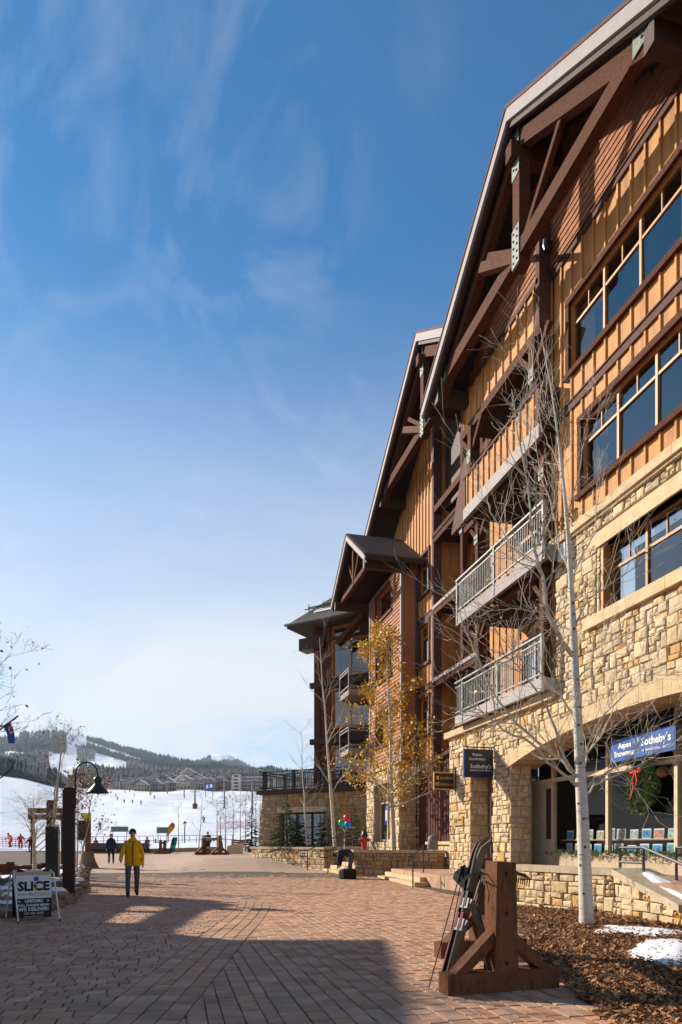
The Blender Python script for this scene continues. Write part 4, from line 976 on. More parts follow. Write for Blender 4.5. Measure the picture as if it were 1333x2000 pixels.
FN = Frame((7.65, 10.6, 0), (-.1995, .98, 0), (-.98, -.1995, 0)); FN2 = Frame((7.42, 8.0, 0), (.088, .996, 0), (-.996, .088, 0))
retaining('retaining_wall', 'low tan stone planter wall with level flat cap behind the white-barked tree', FN, 2.86, -.06, .80, 21, cap=.12, capw=.5)
retaining('retaining_wall', 'sloping stone cheek wall with slanted cap holding a strip of snow', FN2, 2.61, -.06, .80, 22, cap=.12, capw=.75, slope=(.14, .80))
wk = MB(); wk.prism([(7.5, 13.38, .0), (10.2, 13.38, .0), (10.2, 6, .0), (7.75, 6, .0), (7.75, 10.6, .0)], (0, 0, .72)); struct(wk.build('ramp_walk', 'paver'))
walk = MB(); walk.prism([(8.0, 13.40, 0), (10.2, 13.40, 0), (10.2, 21.7, 0), (10.35, 25.4, 0), (8.3, 25.4, 0), (7.95, 20.75, 0)], (0, 0, .42)); struct(walk.build('shop_walk', 'paver'))
stp = thing('plaza_steps', 'two wide tan stone steps rising from the plaza beside the stone pier', 'steps', (7.5, 22, 0))
for i, (x, y, z) in enumerate(((7.42, 20.30, .0), (7.72, 20.62, .15))):
    MB().prism([(x, y, z), (9.1, y + .35, z), (9.1, 25.4, z), (x + .35, 25.4, z)], (0, 0, .148)).build('step', 'cut_stone', stp)
# hydrant planter, shaded face towards the viewer
O2 = Vector((7.15, 26.5, 0)); F2a = Frame(O2, (-.80, .60, 0), (-.60, -.80, 0)); F2a.O = O2 + Vector((.80, -.60, 0)) * 3.6
retaining('retaining_wall', 'shaded brown stone planter wall below the red hydrant', F2a, 3.6, .05, 1.02, 23, limit=60, ch=(.22, .34), mat='stone_brown_shade', capw=.45)
F2b = Frame((7.16, 26.5, 0), (.09, .996, 0), (-.996, .09, 0))
retaining('retaining_wall', 'short sunlit end of the hydrant planter wall beside the stone stair', F2b, 1.5, .05, 1.02, 24, limit=20, ch=(.22, .34), capw=.4)
struct(MB().prism([(7.4, 26.6, .1), (10.0, 24.6, .1), (10.2, 28.2, .1), (7.5, 28.0, .1)], (0, 0, .98)).build('planter_soil', 'mulch'))
F3 = Frame((7.0, 31.4, 0), (-.43, .903, 0), (-.903, -.43, 0))
retaining('retaining_wall', 'long sunlit stone planter wall in front of the spruces and terrace', F3, 6.5, .10, 1.12, 25, limit=140, ch=(.24, .36), cw=(.2, .42), capw=.5)
F3r = Frame((9.05, 31.0, 0), (-1, .19, 0), (-.19, -1, 0))
retaining('retaining_wall', 'shaded end of the long planter wall beside the stone stair', F3r, 2.0, .1, 1.15, 26, limit=12, mat='stone_brown_shade')
struct(MB().prism([(7.15, 31.5, .1), (9.2, 31.1, .1), (9.4, 33.9, .1), (5.1, 38.2, .1), (4.4, 37.2, .1)], (0, 0, .98)).build('planter_soil', 'mulch'))
st2 = thing('terrace_stair', 'tan stone stair between the two planter walls with black handrails', 'stairs', (7.8, 29.6, .1))
for i in range(5): MB().box(6.85 + i * .36, 9.6, 28.02, 31.1, .08 + i * .16, .08 + (i + 1) * .16 - .006).build('step', 'cut_stone', st2)
struct(MB().box(8.9, 10.6, 28.0, 34.0, .1, .86).build('terrace_walk', 'paver'))
# handrails
def pipe_rail(label, pts_list, mat='black_metal', r=.024, cat='handrail', base=None):
    b0 = Vector(pts_list[0][-1]); t_ = thing('handrail', label, cat, base or b0)
    for pts in pts_list: MB().tube(pts, r, 8).build('rail', mat, t_)
    return t_
def stair_rail(x, y, label):
    pipe_rail(label, [[(x, y, .10), (x, y, 1.08)], [(x - .33, y, .80), (x - .33, y, 1.08), (x, y, 1.08), (x + 1.7, y, 1.88), (x + 1.95, y, 1.88)], [(x - .33, y, .80), (x, y, .80)], [(x + 1.6, y, .6), (x + 1.6, y, 1.83)]], base=(x, y, .1))
stair_rail(6.05, 30.75, 'black steel handrail along the sunlit planter wall beside the stair'); stair_rail(6.45, 28.3, 'black steel handrail on the stair beside the hydrant planter')
pipe_rail('black steel handrail on the two wide steps by the stone pier', [[(7.30, 20.1, 0), (7.30, 20.1, .98)], [(7.30, 20.1, .70), (7.12, 20.0, .70), (7.12, 20.0, .98), (7.30, 20.1, .98), (8.1, 21.3, 1.32)], [(8.1, 21.3, .42), (8.1, 21.3, 1.32)]], base=(7.3, 20.1, 0))
a1, a2, a3 = at(1212, 1656, 8.05), at(1258, 1656, 8.05), at(1212, 1684, 8.05)
e3 = Vector((8.05, 8.6, .80))
pipe_rail('dark steel pipe handrail with square end loop above the snow-capped ramp wall', [[a3 - Z * .35, a3, a1, a2, e3], [a3, (8.05, a2.y, a3.z), (8.05, a2.y, a2.z)], [(8.05, a2.y, .7), (8.05, a2.y, a3.z)]], 'pipe_metal', .026, base=(8.05, a3.y, .72))
b1 = at(1322, 1656, 8.6); pipe_rail('dark steel pipe handrail loop beside the shop window', [[b1 - Z * .62, b1, b1 + Vector((0, -.9, 0))], [b1 - Z * .27, b1 - Z * .27 + Vector((0, -.9, 0))]], 'pipe_metal', .026)
# bins / drum by the steps
db = MB().lathe((9.55, 24.1, 1.15), [(.19, 0), (.19, .42), (.17, .5), (.06, .56)], 14); tag(db.build('pipe_cap', 'steel_grey', smooth=True), 'round grey metal cap standing on the hydrant planter near the pier', 'vent cap')
tag(MB().box(8.35, 9.05, 16.6, 17.15, .42, .80).build('door_mat_box', 'sign_navy'), 'dark blue box lying by the shop entrance behind the planter wall', 'box')

# ================================================================== MULCH BED AND SNOW
def mz(x, y): return .015 + .10 * max(0, min(1, (x - 3.4 - (y - 4.5) * .28) / 2.2)) + .025 * mnoise.noise(Vector((x * 1.3, y * 1.3, 0)))
vs = []; n = 46
xs = [3.0 + 6.6 * i / n for i in range(n + 1)]; ys = [3.0 + 10.5 * i / 60 for i in range(61)]
for y in ys:
    for x in xs: vs.append((x, y, mz(x, y)))
fs = [(j * (n + 1) + i, j * (n + 1) + i + 1, (j + 1) * (n + 1) + i + 1, (j + 1) * (n + 1) + i) for j in range(60) for i in range(n) if in_poly((xs[i] + xs[i + 1]) / 2, (ys[j] + ys[j + 1]) / 2, MULCH)]
bed = struct(mesh_obj('mulch_bed', vs, fs, 'mulch', smooth=True))
rc = random.Random(17); ch = MB(); cnt = 0
while cnt < 17000:
    d = 4.8 + (14 - 4.8) * rc.random() ** 1.5; l = rc.uniform(.14, .62); x, y = sA * d + cA * l * d, cA * d - sA * l * d
    if not in_poly(x + rc.uniform(-.10, .10), y + rc.uniform(-.1, .1), MULCH) or x > 7.7: continue
    L_ = rc.uniform(.018, .055); w = L_ * rc.uniform(.3, .6); an = rc.uniform(0, 6.28); ti = rc.uniform(-.7, .7); to = rc.uniform(-.5, .5); c = Vector((x, y, mz(x, y) + rc.uniform(0, .03)))
    U = Vector((math.cos(an) * math.cos(ti), math.sin(an) * math.cos(ti), math.sin(ti))); W = U.cross(Vector((math.sin(to), 0, math.cos(to)))).normalized(); T = U.cross(W) * rc.uniform(.004, .01)
    ch.add([c - U * L_, c + W * w, c + U * L_, c - W * w, c + T], [(0, 1, 4), (1, 2, 4), (2, 3, 4), (3, 0, 4)]); cnt += 1
tag(ch.build('wood_chips', 'chip'), 'brown bark mulch chips covering the planting bed', 'mulch', kind='stuff')
def snow_patch(name, label, pts, zf, h=.07, seed=1):
    rd = random.Random(seed); pts = [Vector((p[0], p[1], 0)) for p in pts]; c = sum(pts, Vector()) / len(pts); m_ = 5; ring = []
    out = []
    for i in range(len(pts)):
        a, b_ = pts[i], pts[(i + 1) % len(pts)]
        for k in range(5): p = a.lerp(b_, k / 5); p = p + (p - c) * rd.uniform(-.10, .12); out.append(p)
    n_ = len(out); vs_ = []; fs_ = []
    for r in range(m_ + 1):
        k = 1 - r / m_ * .92
        for p in out:
            q = c + (p - c) * k; vs_.append((q.x, q.y, zf(q.x, q.y) - .012 + h * min(1, (1 - k) * 3.2) ** .6 * (1 + .35 * mnoise.noise(Vector((q.x * 5, q.y * 5, seed))))))
    for r in range(m_):
        for i in range(n_): j = (i + 1) % n_; fs_.append((r * n_ + i, r * n_ + j, (r + 1) * n_ + j, (r + 1) * n_ + i))
    fs_.append(tuple(m_ * n_ + i for i in range(n_)))
    return tag(mesh_obj(name, vs_, fs_, 'snow', smooth=True), label, 'snow', kind='stuff')
snow_patch('snow_patch', 'thin snow strip on mulch at the foot of the white-barked tree', [gp(*p, .1) for p in ((1155, 1818), (1180, 1806), (1250, 1812), (1345, 1822), (1350, 1836), (1260, 1828), (1190, 1822))], mz, .04, 2)
snow_patch('snow_patch', 'larger melting snow patch on the mulch bed by the cheek wall', [gp(*p, .1) for p in ((1212, 1862), (1225, 1850), (1262, 1835), (1345, 1838), (1352, 1880), (1310, 1888), (1270, 1872))], mz, .05, 3)
cap_t = FN2.p(0, 0, 0)
def capz(x, y): u = (Vector((x, y, 0)) - FN2.O).dot(FN2.U); return .14 + (.80 - .14) * u / 2.61 + .122
snow_patch('snow_patch', 'strip of snow on the slanted cap of the cheek wall', [FN2.p(u, 0, w) for u, w in ((.1, -.12), (.1, -.52), (1.2, -.58), (2.35, -.5), (2.45, -.34), (1.5, -.16))], capz, .05, 4)

# ================================================================== TREES
def grow(mb, p, d, L_, r, lvl, rd, up=.25, spread=.6, nseg=4, kids=(3, 5), minr=.0025, tips=None, n=5, curve=.12, lvl_end=0):
    pts = [p.copy()]; rads = [r]; d = d.normalized()
    for i in range(nseg):
        d = (d + Vector((rd.gauss(0, curve), rd.gauss(0, curve), rd.gauss(0, curve) * .6 + up * .18))).normalized(); p = p + d * (L_ / nseg); pts.append(p.copy()); rads.append(max(minr, r * (1 - .72 * (i + 1) / nseg)))
    mb.tube(pts, rads, n if r > .012 else (4 if r > .006 else 3), cap=False)
    if lvl > lvl_end:
        for _ in range(rd.randint(*kids)):
            k = rd.uniform(.25, .98); i = min(int(k * nseg), nseg - 1); q = pts[i].lerp(pts[i + 1], k * nseg - i); base = (pts[i + 1] - pts[i]).normalized()
            a = Vector((rd.gauss(0, 1), rd.gauss(0, 1), rd.gauss(0, .5))); a = (a - base * a.dot(base)).normalized()
            nd_ = (base * math.cos(spread * rd.uniform(.7, 1.3)) + a * math.sin(spread * rd.uniform(.7, 1.3))).normalized()
            grow(mb, q, nd_, L_ * rd.uniform(.38, .62), rads[i] * rd.uniform(.45, .62), lvl - 1, rd, up, spread, max(3, nseg - 1), kids, minr, tips, n, curve, lvl_end)
    elif tips is not None: tips.append((pts[-1], d)); tips.append((pts[len(pts) // 2], d))
def leaf_quads(mb, c, s, rd):
    a = Vector((rd.gauss(0, 1), rd.gauss(0, 1), rd.gauss(0, 1))).normalized(); b_ = a.cross(Vector((rd.gauss(0, 1), rd.gauss(0, 1), rd.gauss(0, 1)))).normalized()
    mb.add([c - a * s, c + b_ * s * .8, c + a * s, c - b_ * s * .8], [(0, 1, 2), (0, 2, 3)])
def bare_tree(label, base, height, seed, r=.06, n_limb=14, lo=.25, lean=(0, 0), bark='bark_pale', twig='twig', spread=.75, lim=.36, lvl=2, group=None, leaves=None, leaf_n=0, leaf_s=.03, kids=(3, 5), name='bare_tree', limb_up=.3, minr=.003):
    rd = random.Random(seed); base = Vector(base); t_ = thing(name, label, 'tree', base, group=group)
    pts = []; rads = []; m_ = 9
    for i in range(m_ + 1):
        k = i / m_; pts.append(base + Vector((lean[0] * k + rd.gauss(0, .012) * height * .5 * k, lean[1] * k + rd.gauss(0, .012) * height * .5 * k, height * k - .05 * (i == 0)))); rads.append(max(.004, r * (1 - .88 * k)))
    MB().tube(pts, rads, 8, cap=False).build('trunk', bark, t_, True)
    tw_ = MB(); tips = []
    for _ in range(n_limb):
        k = lo + (1 - lo) * rd.random() ** .9 * .97; i = min(int(k * m_), m_ - 1); q = pts[i].lerp(pts[i + 1], k * m_ - i); an = rd.uniform(0, 6.28); el = rd.uniform(.35, .95)
        d = Vector((math.cos(an) * math.cos(el), math.sin(an) * math.cos(el), math.sin(el))); L_ = height * lim * (1.15 - k * .75) * rd.uniform(.7, 1.2)
        grow(tw_, q, d, L_, max(.006, rads[i] * .42), lvl, rd, limb_up, spread, 4, kids, minr, tips)
    cr = tw_.build('branches', twig, t_)
    if leaves:
        lf = MB()
        for _ in range(leaf_n):
            q, d = rd.choice(tips); leaf_quads(lf, q + Vector((rd.gauss(0, .10), rd.gauss(0, .10), rd.gauss(0, .12))), leaf_s * rd.uniform(.6, 1.3), rd)
        lf.build('leaves', leaves, t_)
    return t_
# the near white-barked aspen: trunk and main limbs as in the photo, twigs grown from them
rt = random.Random(31); D0 = 10.9
def tpt(px, py, dd=0.0): return dp(px, py, D0 + dd)
asp = thing('aspen_tree', 'tall bare white-barked aspen growing from the mulch bed before the shop window', 'tree', gp(1147, 1815))
trunk = [(1147, 1822), (1146, 1780), (1143, 1700), (1139, 1600), (1135, 1520), (1131, 1440), (1127, 1360), (1123, 1280), (1119, 1200), (1115, 1120), (1110, 1040), (1103, 960), (1094, 880), (1085, 810), (1075, 745), (1064, 690), (1056, 640)]
trr = [.128, .113, .102, .094, .087, .075, .066, .058, .050, .042, .034, .026, .019, .014, .010, .007, .004]
MB().tube([tpt(x, y) for x, y in trunk], trr, 14, cap=False).build('trunk', 'bark_white', asp, True)
limbs = [ # (px,py,depth offset) chains and base radius
 ([(1128, 1535, 0), (1085, 1500, -.1), (1040, 1455, -.2), (985, 1425, -.35), (940, 1390, -.5), (905, 1372, -.6)], .030),
 ([(1130, 1525, 0), (1105, 1490, .1), (1070, 1465, .2), (1010, 1415, .35), (960, 1350, .5), (935, 1290, .6), (905, 1220, .7), (880, 1150, .8)], .034),
 ([(1127, 1520, 0), (1095, 1460, -.2), (1075, 1400, -.4), (1050, 1350, -.6), (1010, 1300, -.8), (975, 1270, -1.0)], .026),
 ([(1128, 1400, 0), (1095, 1360, .2), (1060, 1320, .4), (1010, 1285, .6), (975, 1240, .8)], .022),
 ([(1122, 1285, 0), (1090, 1240, -.15), (1068, 1180, -.3), (1060, 1120, -.4), (1050, 1090, -.5), (1038, 1040, -.55), (1036, 980, -.6), (1022, 900, -.7), (1010, 830, -.75), (1000, 760, -.8)], .040),
 ([(1062, 1130, -.35), (1045, 1095, -.3), (1025, 1090, -.1), (1000, 1070, .0), (960, 1000, .1), (940, 960, .2), (925, 900, .3)], .018),
 ([(1120, 1240, 0), (1090, 1215, .3), (1060, 1195, .5), (1000, 1190, .7), (950, 1195, .8), (915, 1180, .9)], .016),
 ([(1114, 1110, 0), (1092, 1070, .2), (1083, 1000, .3), (1062, 950, .4), (1050, 880, .5), (1045, 820, .6)], .020),
 ([(1108, 1020, 0), (1122, 960, -.1), (1140, 880, -.2), (1150, 820, -.25), (1152, 740, -.3)], .015),
 ([(1140, 1545, 0), (1165, 1520, -.2), (1200, 1500, -.4), (1260, 1480, -.6), (1345, 1435, -.9)], .024),
 ([(1142, 1555, 0), (1170, 1530, .2), (1230, 1505, .4), (1290, 1470, .6), (1345, 1450, .8)], .020),
 ([(1136, 1520, 0), (1150, 1470, .2), (1180, 1430, .3), (1200, 1380, .5), (1240, 1330, .6), (1262, 1290, .7)], .020),
 ([(1134, 1510, 0), (1150, 1455, -.2), (1175, 1400, -.3), (1230, 1350, -.5), (1290, 1300, -.6)], .018),
 ([(1128, 1330, 0), (1160, 1290, .2), (1200, 1265, .4), (1260, 1250, .6)], .014),
 ([(1122, 1230, 0), (1150, 1170, -.2), (1180, 1150, -.3), (1240, 1110, -.5), (1262, 1060, -.6)], .016),
 ([(1116, 1130, 0), (1140, 1080, .2), (1165, 1040, .3), (1170, 960, .4), (1168, 900, .5)], .016),
 ([(1100, 930, 0), (1080, 880, .2), (1060, 840, .3), (1050, 790, .4)], .012),
 ([(1092, 860, 0), (1065, 800, -.2), (1045, 740, -.3), (1035, 690, -.35)], .010),
]
br_ = MB(); tips = []
for ch_, r0 in limbs:
    pts = [tpt(*c) for c in ch_]; fine = []
    for i in range(len(pts) - 1):
        for k in range(3): fine.append(pts[i].lerp(pts[i + 1], k / 3) + Vector((rt.gauss(0, .012), rt.gauss(0, .012), rt.gauss(0, .012))))
    fine.append(pts[-1]); m_ = len(fine); br_.tube(fine, [max(.004, r0 * (1 - .85 * i / (m_ - 1))) for i in range(m_)], 6, cap=False)
    for _ in range(int(6 + m_ * .85)):
        i = rt.randint(max(1, m_ // 6), m_ - 2); dd = (fine[i + 1] - fine[i]).normalized(); a = Vector((rt.gauss(0, 1), rt.gauss(0, .8), rt.gauss(.3, .8))); a = (a - dd * a.dot(dd)).normalized(); an = rt.uniform(.5, 1.1)
        grow(br_, fine[i], dd * math.cos(an) + a * math.sin(an), rt.uniform(.35, 1.15), max(.0042, r0 * .30), 1, rt, .35, .7, 4, (3, 5), .0021, tips, curve=.2)
br_.build('branches', 'bark_pale', asp)
lf = MB()
for _ in range(70):
    q, d = rt.choice(tips); leaf_quads(lf, q, rt.uniform(.02, .035), rt)
lf.build('leaves', 'leaf_gold', asp)
kn = MB()
for py in (1330, 1418, 1455, 1492, 1570, 1600, 1655, 1690, 1745, 1230, 1180): 
    px_ = interp([(y, x) for x, y in sorted([(x, y) for x, y in trunk], key=lambda q: q[1])], py); r_ = interp(sorted([(y, r) for (x, y), r in zip(trunk, trr)]), py); s_ = rt.choice((-1, 1, .3, -.4))
    c = tpt(px_, py); vw = (c - Vector((0, 0, c.z))).normalized(); sd = vw.cross(Z); an = s_ * rt.uniform(.2, .9); nn = (-vw * math.cos(an) + sd * math.sin(an)); kn.lathe(c + nn * (r_ * .97), [(.026, -.004), (.022, .004), (.010, .007)], 8, axis=nn)
kn.build('bark_scars', 'twig_dark', asp)
# gold-leaved aspen by the shingled bay
bare_tree('slender aspen still full of golden leaves in front of the shingled bay', (9.02, 27.15, 1.05), 9.2, 41, .11, 32, .14, (-.3, .1), 'bark_white', 'bark_pale', .7, .25, 2, leaves='leaf_gold', leaf_n=4600, leaf_s=.056, kids=(3, 5), name='aspen_tree')
bare_tree('bare pale aspen standing behind the stair in front of the corner wing', (7.73, 32.3, 1.05), 10.4, 42, .10, 15, .2, (-.75, .2), 'bark_white', 'bark_pale', .6, .26, 2, name='aspen_tree', kids=(2, 4))
bare_tree('small bare aspen among the spruces before the terrace window', (6.72, 34.3, 1.05), 6.2, 43, .06, 12, .3, (-.3, .1), 'bark_white', 'bark_pale', .6, .28, 2, kids=(2, 3), name='aspen_tree')
# trees on the left edge
bare_tree('bare dark-twigged tree whose branches reach in beside the blue banner', dp(-95, 1650 + 1.35 * 133.3, 10.0), 4.2, 51, .07, 22, .3, (.05, 0), 'bark_pale', 'twig_dark', .7, .44, 3, kids=(2, 4), limb_up=.5, leaves='leaf_rust', leaf_n=110, leaf_s=.028, minr=.0022)
def ground_at(px, d, dz=0.0): dx, dy = ray(px); return Vector((dx * d, dy * d, gz(dx * d, dy * d) + dz))
bare_tree('tall thin bare aspen rising behind the wooden lamp posts', ground_at(92, 24), 5.6, 52, .085, 16, .35, (.55, .1), 'bark_pale', 'bark_pale', .7, .26, 2, leaves='leaf_rust', leaf_n=60, leaf_s=.04)
bare_tree('low many-stemmed bare tree in the snowy rock garden', ground_at(68, 24), 2.9, 53, .085, 22, .3, (-.05, 0), 'bark_pale', 'bark_pale', .8, .5, 2)
bare_tree('small oak holding dry rust-brown leaves behind the lamp post', ground_at(150, 21), 3.1, 54, .04, 20, .3, (.5, 0), 'bark_pale', 'twig_dark', .8, .48, 2, leaves='leaf_rust', leaf_n=620, leaf_s=.036)
bare_tree('slim sapling with a few orange leaves beside the lamp post arm', ground_at(150, 27), 4.3, 55, .035, 14, .5, (.1, 0), 'bark_pale', 'twig', .6, .22, 1, leaves='leaf_gold', leaf_n=140, leaf_s=.05)
FAR_TREES = [(349, 64, 4.6, 61), (388, 60, 4.9, 62), (424, 52, 3.9, 63), (441, 55, 4.2, 64), (456, 52, 4.3, 65), (470, 56, 4.6, 66), (480, 54, 4.4, 67), (500, 57, 5.2, 68), (509, 53, 4.6, 69), (431, 58, 3.6, 70), (492, 60, 5.6, 71)]
for i, (px, d, h, sd) in enumerate(FAR_TREES):
    b_ = ground_at(px, d); 
    lab = ('bare sapling standing in the snow-covered planter beyond the plaza', 'saplings in the far snowy planter') if i < 2 else ('bare sapling in the thicket between the stone block and the terrace', 'saplings in the thicket by the terrace')
    bare_tree(lab[0], b_, h, sd, .05, 9, .3, ((.35 if i == 1 else 0), 0), 'twig', 'twig', .6, .34, 1 if i < 2 else 2, kids=(2, 4), group=lab[1], minr=.006)
# spruces and shrubs: needle sprays on real branches
def spruce(label, base, h, w, seed, dens=1.0, mat='needle', name='spruce_tree', group=None):
    rd = random.Random(seed); base = Vector(base); t_ = thing(name, label, 'tree' if h > 1.4 else 'shrub', base, group=group)
    MB().tube([base - Z * .05, base + Z * h * .95], [w * .05, .008], 6).build('trunk', 'twig_dark', t_)
    mb = MB(); nb = int(95 * dens)
    for i in range(nb):
        k = (i + rd.random()) / nb; z = h * (.04 + .95 * k); R_ = w * .5 * (1 - k) ** .8 * rd.uniform(.7, 1.12) + .04; an = rd.uniform(0, 6.28)
        o = base + Z * z; tip = o + Vector((math.cos(an) * R_, math.sin(an) * R_, -R_ * .18 + rd.uniform(-.03, .06))); sd = Vector((-math.sin(an), math.cos(an), 0)); dr = (tip - o)
        for q in range(int(7 + R_ * 26)):
            f = rd.uniform(.22, 1.04); c = o + dr * f; s = rd.choice((-1, 1)); L_ = (.05 + R_ * .20) * rd.uniform(.6, 1.2) * (1.2 - .5 * f); dd = (dr.normalized() * .75 + sd * s * rd.uniform(.2, 1.0) + Z * rd.uniform(-.25, .45)).normalized(); wv = dd.cross(Vector((rd.gauss(0, .4), rd.gauss(0, .4), 1))).normalized() * (.009 + L_ * .11)
            mb.add([c - wv, c + wv, c + dd * L_], [(0, 1, 2)])
            up = (Z + dd * .3).normalized() * (.008 + L_ * .10); mb.add([c - up, c + up * .6, c + dd * L_ * .9], [(0, 1, 2)])
    mb.build('needles', mat, t_)
    return t_
spruce('broad dark green spruce in front of the terrace window', (5.76, 34.85, 1.05), 2.6, 2.3, 81, 1.5)
spruce('dense low spruce between the terrace window and the bare aspen', (6.42, 34.8, 1.05), 2.0, 1.6, 82, 1.0, 'needle_dark')
spruce('upright young spruce to the right of the white aspen trunk', (8.75, 32.75, 1.0), 2.4, 1.3, 83, 1.0)
spruce('narrow young spruce against the shaded terrace wall', (7.74, 34.0, 1.0), 2.7, 1.4, 84, 1.0)
spruce('dark spruce growing past the end of the long planter wall', ground_at(492, 56, .1), 3.7, 2.2, 85, 1.3, 'needle_dark')
# ================================================================== LODGE ACROSS THE PLAZA (out of frame; its shadow falls over the foreground)
ol = thing('opposite_lodge', 'timber lodge with a porch across the plaza, casting the long shadow over the paving', 'building', (-9, 18, 0))
X0 = -9.0
MB().prism([(X0, -6, 0), (X0, 19.8, 0), (X0, 19.8, 7.1), (X0, 15.5, 7.1), (X0, -6, 7.1)], (-9, 0, 0)).build('wall', 'board', ol)
MB().prism([(X0 + .02, -6, 6.2), (X0 + .02, 10, 7.0), (X0 + .02, 15.8, 7.85), (X0 + .02, 21.45, 8.72), (X0 + .02, 19.75, 7.12), (X0 + .02, -6, 6.1)], (-9.4, 0, 0)).build('roof', 'roof_shingle', ol)
def slab(name, pts, mat, dx=-.5): MB().prism([(X0, y, z) for y, z in pts], (dx, 0, 0)).build(name, mat, ol)
slab('porch_wall', [(19.8, 0), (25.0, 0), (25.1, 3.2), (26.35, 4.6), (25.0, 5.95), (23.84, 5.95), (20.5, 5.75), (19.8, 5.7)], 'board', -.3)
slab('porch_beam', [(19.8, 6.42), (21.0, 6.44), (24.85, 6.85), (26.05, 7.62), (23.8, 7.02), (20.1, 6.60), (19.8, 6.60)], 'timber')
slab('porch_post', [(24.3, 5.9), (26.3, 4.5), (27.05, 5.7), (27.08, 6.75), (26.05, 7.6), (24.8, 6.85)], 'timber')
slab('porch_post', [(19.75, 5.6), (20.5, 5.7), (21.0, 6.45), (19.75, 6.5)], 'timber')
slab('porch_strut', [(22.6, 5.9), (22.95, 5.9), (23.5, 6.75), (23.15, 6.7)], 'timber', -.2)

# ================================================================== SIGNS AND WINDOW DRESSING
def facing(p, n): n = Vector(n).normalized(); return Frame(p, Z.cross(n) * -1, n)
# hanging realty sign, square to the front, by the second pier
ys = 18.3; s0 = 8.20; s1 = 9.12
FSg = Frame((0, ys, 0), (1, 0, 0), (0, -1, 0))
sg = thing('hanging_sign', 'dark square hanging sign with white lettering on a black bracket by the shop', 'sign', (9.2, ys, 3.3))
MB().fbox(FSg, s0, s1, 3.30, 4.12, -.03, .03).build('board', 'sign_navy', sg)
MB().fbox(FSg, s0 - .012, s0 + .03, 3.29, 4.13, -.035, .035).build('edge_strip', 'sign_blue', sg)
br_ = MB(); br_.tube([(9.3, ys, 4.18), (s0, ys, 4.18)], .018, 6); br_.tube([(9.25, ys, 3.4), (s1 - .02, ys, 3.4)], .018, 6); br_.box(9.17, 9.3, ys - .05, ys + .05, 3.25, 3.55); br_.box(9.17, 9.3, ys - .05, ys + .05, 4.05, 4.3)
for x in (s0 + .1, s1 - .1): br_.tube([(x, ys, 4.18), (x, ys, 4.1)], .008, 5)
br_.build('bracket', 'black_metal', sg)
put_text('lettering', 'Aspen\nSnowmass', .125, 'sign_white', sg, FSg, (s0 + s1) / 2 - .05, 3.90, .034)
put_text('lettering', "Sotheby's", .175, 'sign_white', sg, FSg, (s0 + s1) / 2 + .06, 3.62, .034)
put_text('lettering', 'INTERNATIONAL REALTY', .06, 'sign_white', sg, FSg, (s0 + s1) / 2 + .06, 3.50, .034)
# lockers and restrooms sign on the first pier
yr = 21.15; FSr = Frame((0, yr, 0), (1, 0, 0), (0, -1, 0)); r0, r1 = 8.40, 9.14
sg = thing('restroom_sign', 'small dark sign with gold border and gold script hanging from the stone pier', 'sign', (9.2, yr, 3.17))
MB().fbox(FSr, r0, r1, 3.17, 3.75, -.03, .03).build('board', 'sign_gold', sg); MB().fbox(FSr, r0 + .035, r1 - .035, 3.205, 3.715, -.034, .034).build('panel', 'sign_dark', sg)
br_ = MB(); br_.tube([(9.22, yr, 3.86), (r0 - .05, yr, 3.86)], .016, 6); br_.tube([(9.22, yr, 3.80), (r0 - .02, yr, 3.80)], .012, 6); br_.box(9.16, 9.24, yr - .04, yr + .04, 3.1, 3.95)
for i in range(7): br_.tube([(r0 + i * .12, yr, 3.75), (r0 + i * .12, yr, 3.87)], .009, 5)
br_.build('bracket', 'black_metal', sg)
put_text('lettering', 'Lockers', .155, 'sign_gold', sg, FSr, 8.86, 3.56, .037, .4); put_text('lettering', 'Restrooms', .150, 'sign_gold', sg, FSr, 8.86, 3.35, .037, .4)
ic = MB(); ic.fbox(FSr, 8.49, 8.58, 3.50, 3.62, .034, .038); ic.fbox(FSr, 8.455, 8.50, 3.30, 3.41, .034, .038); ic.fbox(FSr, 8.525, 8.57, 3.30, 3.41, .034, .038); ic.build('symbols', 'sign_gold', sg)
pq = thing('wall_plaque', 'small brass plaque with dark figures fixed to the stone pier', 'plaque', (9.15, 20.8, 2.0))
FPq = Frame((9.13, 0, 0)); MB().fbox(FPq, 20.42, 21.18, 1.98, 2.28, -.05, .02).build('plate', 'sign_gold', pq); MB().fbox(FPq, 20.47, 21.13, 2.02, 2.24, .02, .024).build('field', 'print_brown', pq)
mk = MB(); mk.fbox(FPq, 20.98, 21.05, 2.06, 2.2, .024, .028); mk.fbox(FPq, 20.86, 20.93, 2.06, 2.2, .024, .028); mk.fbox(FPq, 20.52, 20.78, 2.12, 2.18, .024, .028); mk.build('symbols', 'sign_dark', pq)
# blue banner sign inside the shop window
FBn = Frame((9.80, 0, 0)); u0, u1 = 11.62, 13.70
bn = thing('window_sign', 'blue rectangular shop sign with white lettering hung across the window glass', 'sign', FBn.p(13, 3.36, 0))
MB().prism([FBn.p(u0, 3.25, 0), FBn.p(u1, 3.22, 0), FBn.p(u1, 3.72, 0), FBn.p(u0, 3.76, 0)], FBn.N * .02).build('board', 'sign_blue', bn)
put_text('lettering', 'Aspen\nSnowmass', .175, 'sign_white', bn, FBn, 13.20, 3.47, .024, bold=.004); put_text('lettering', "Sotheby's", .235, 'sign_white', bn, FBn, 12.20, 3.54, .024, bold=.005)
put_text('lettering', 'INTERNATIONAL REALTY', .075, 'sign_white', bn, FBn, 12.20, 3.36, .024); MB().fbox(FBn, 12.745, 12.76, 3.32, 3.66, .02, .024).build('divider', 'sign_white', bn)
wr_ = MB()
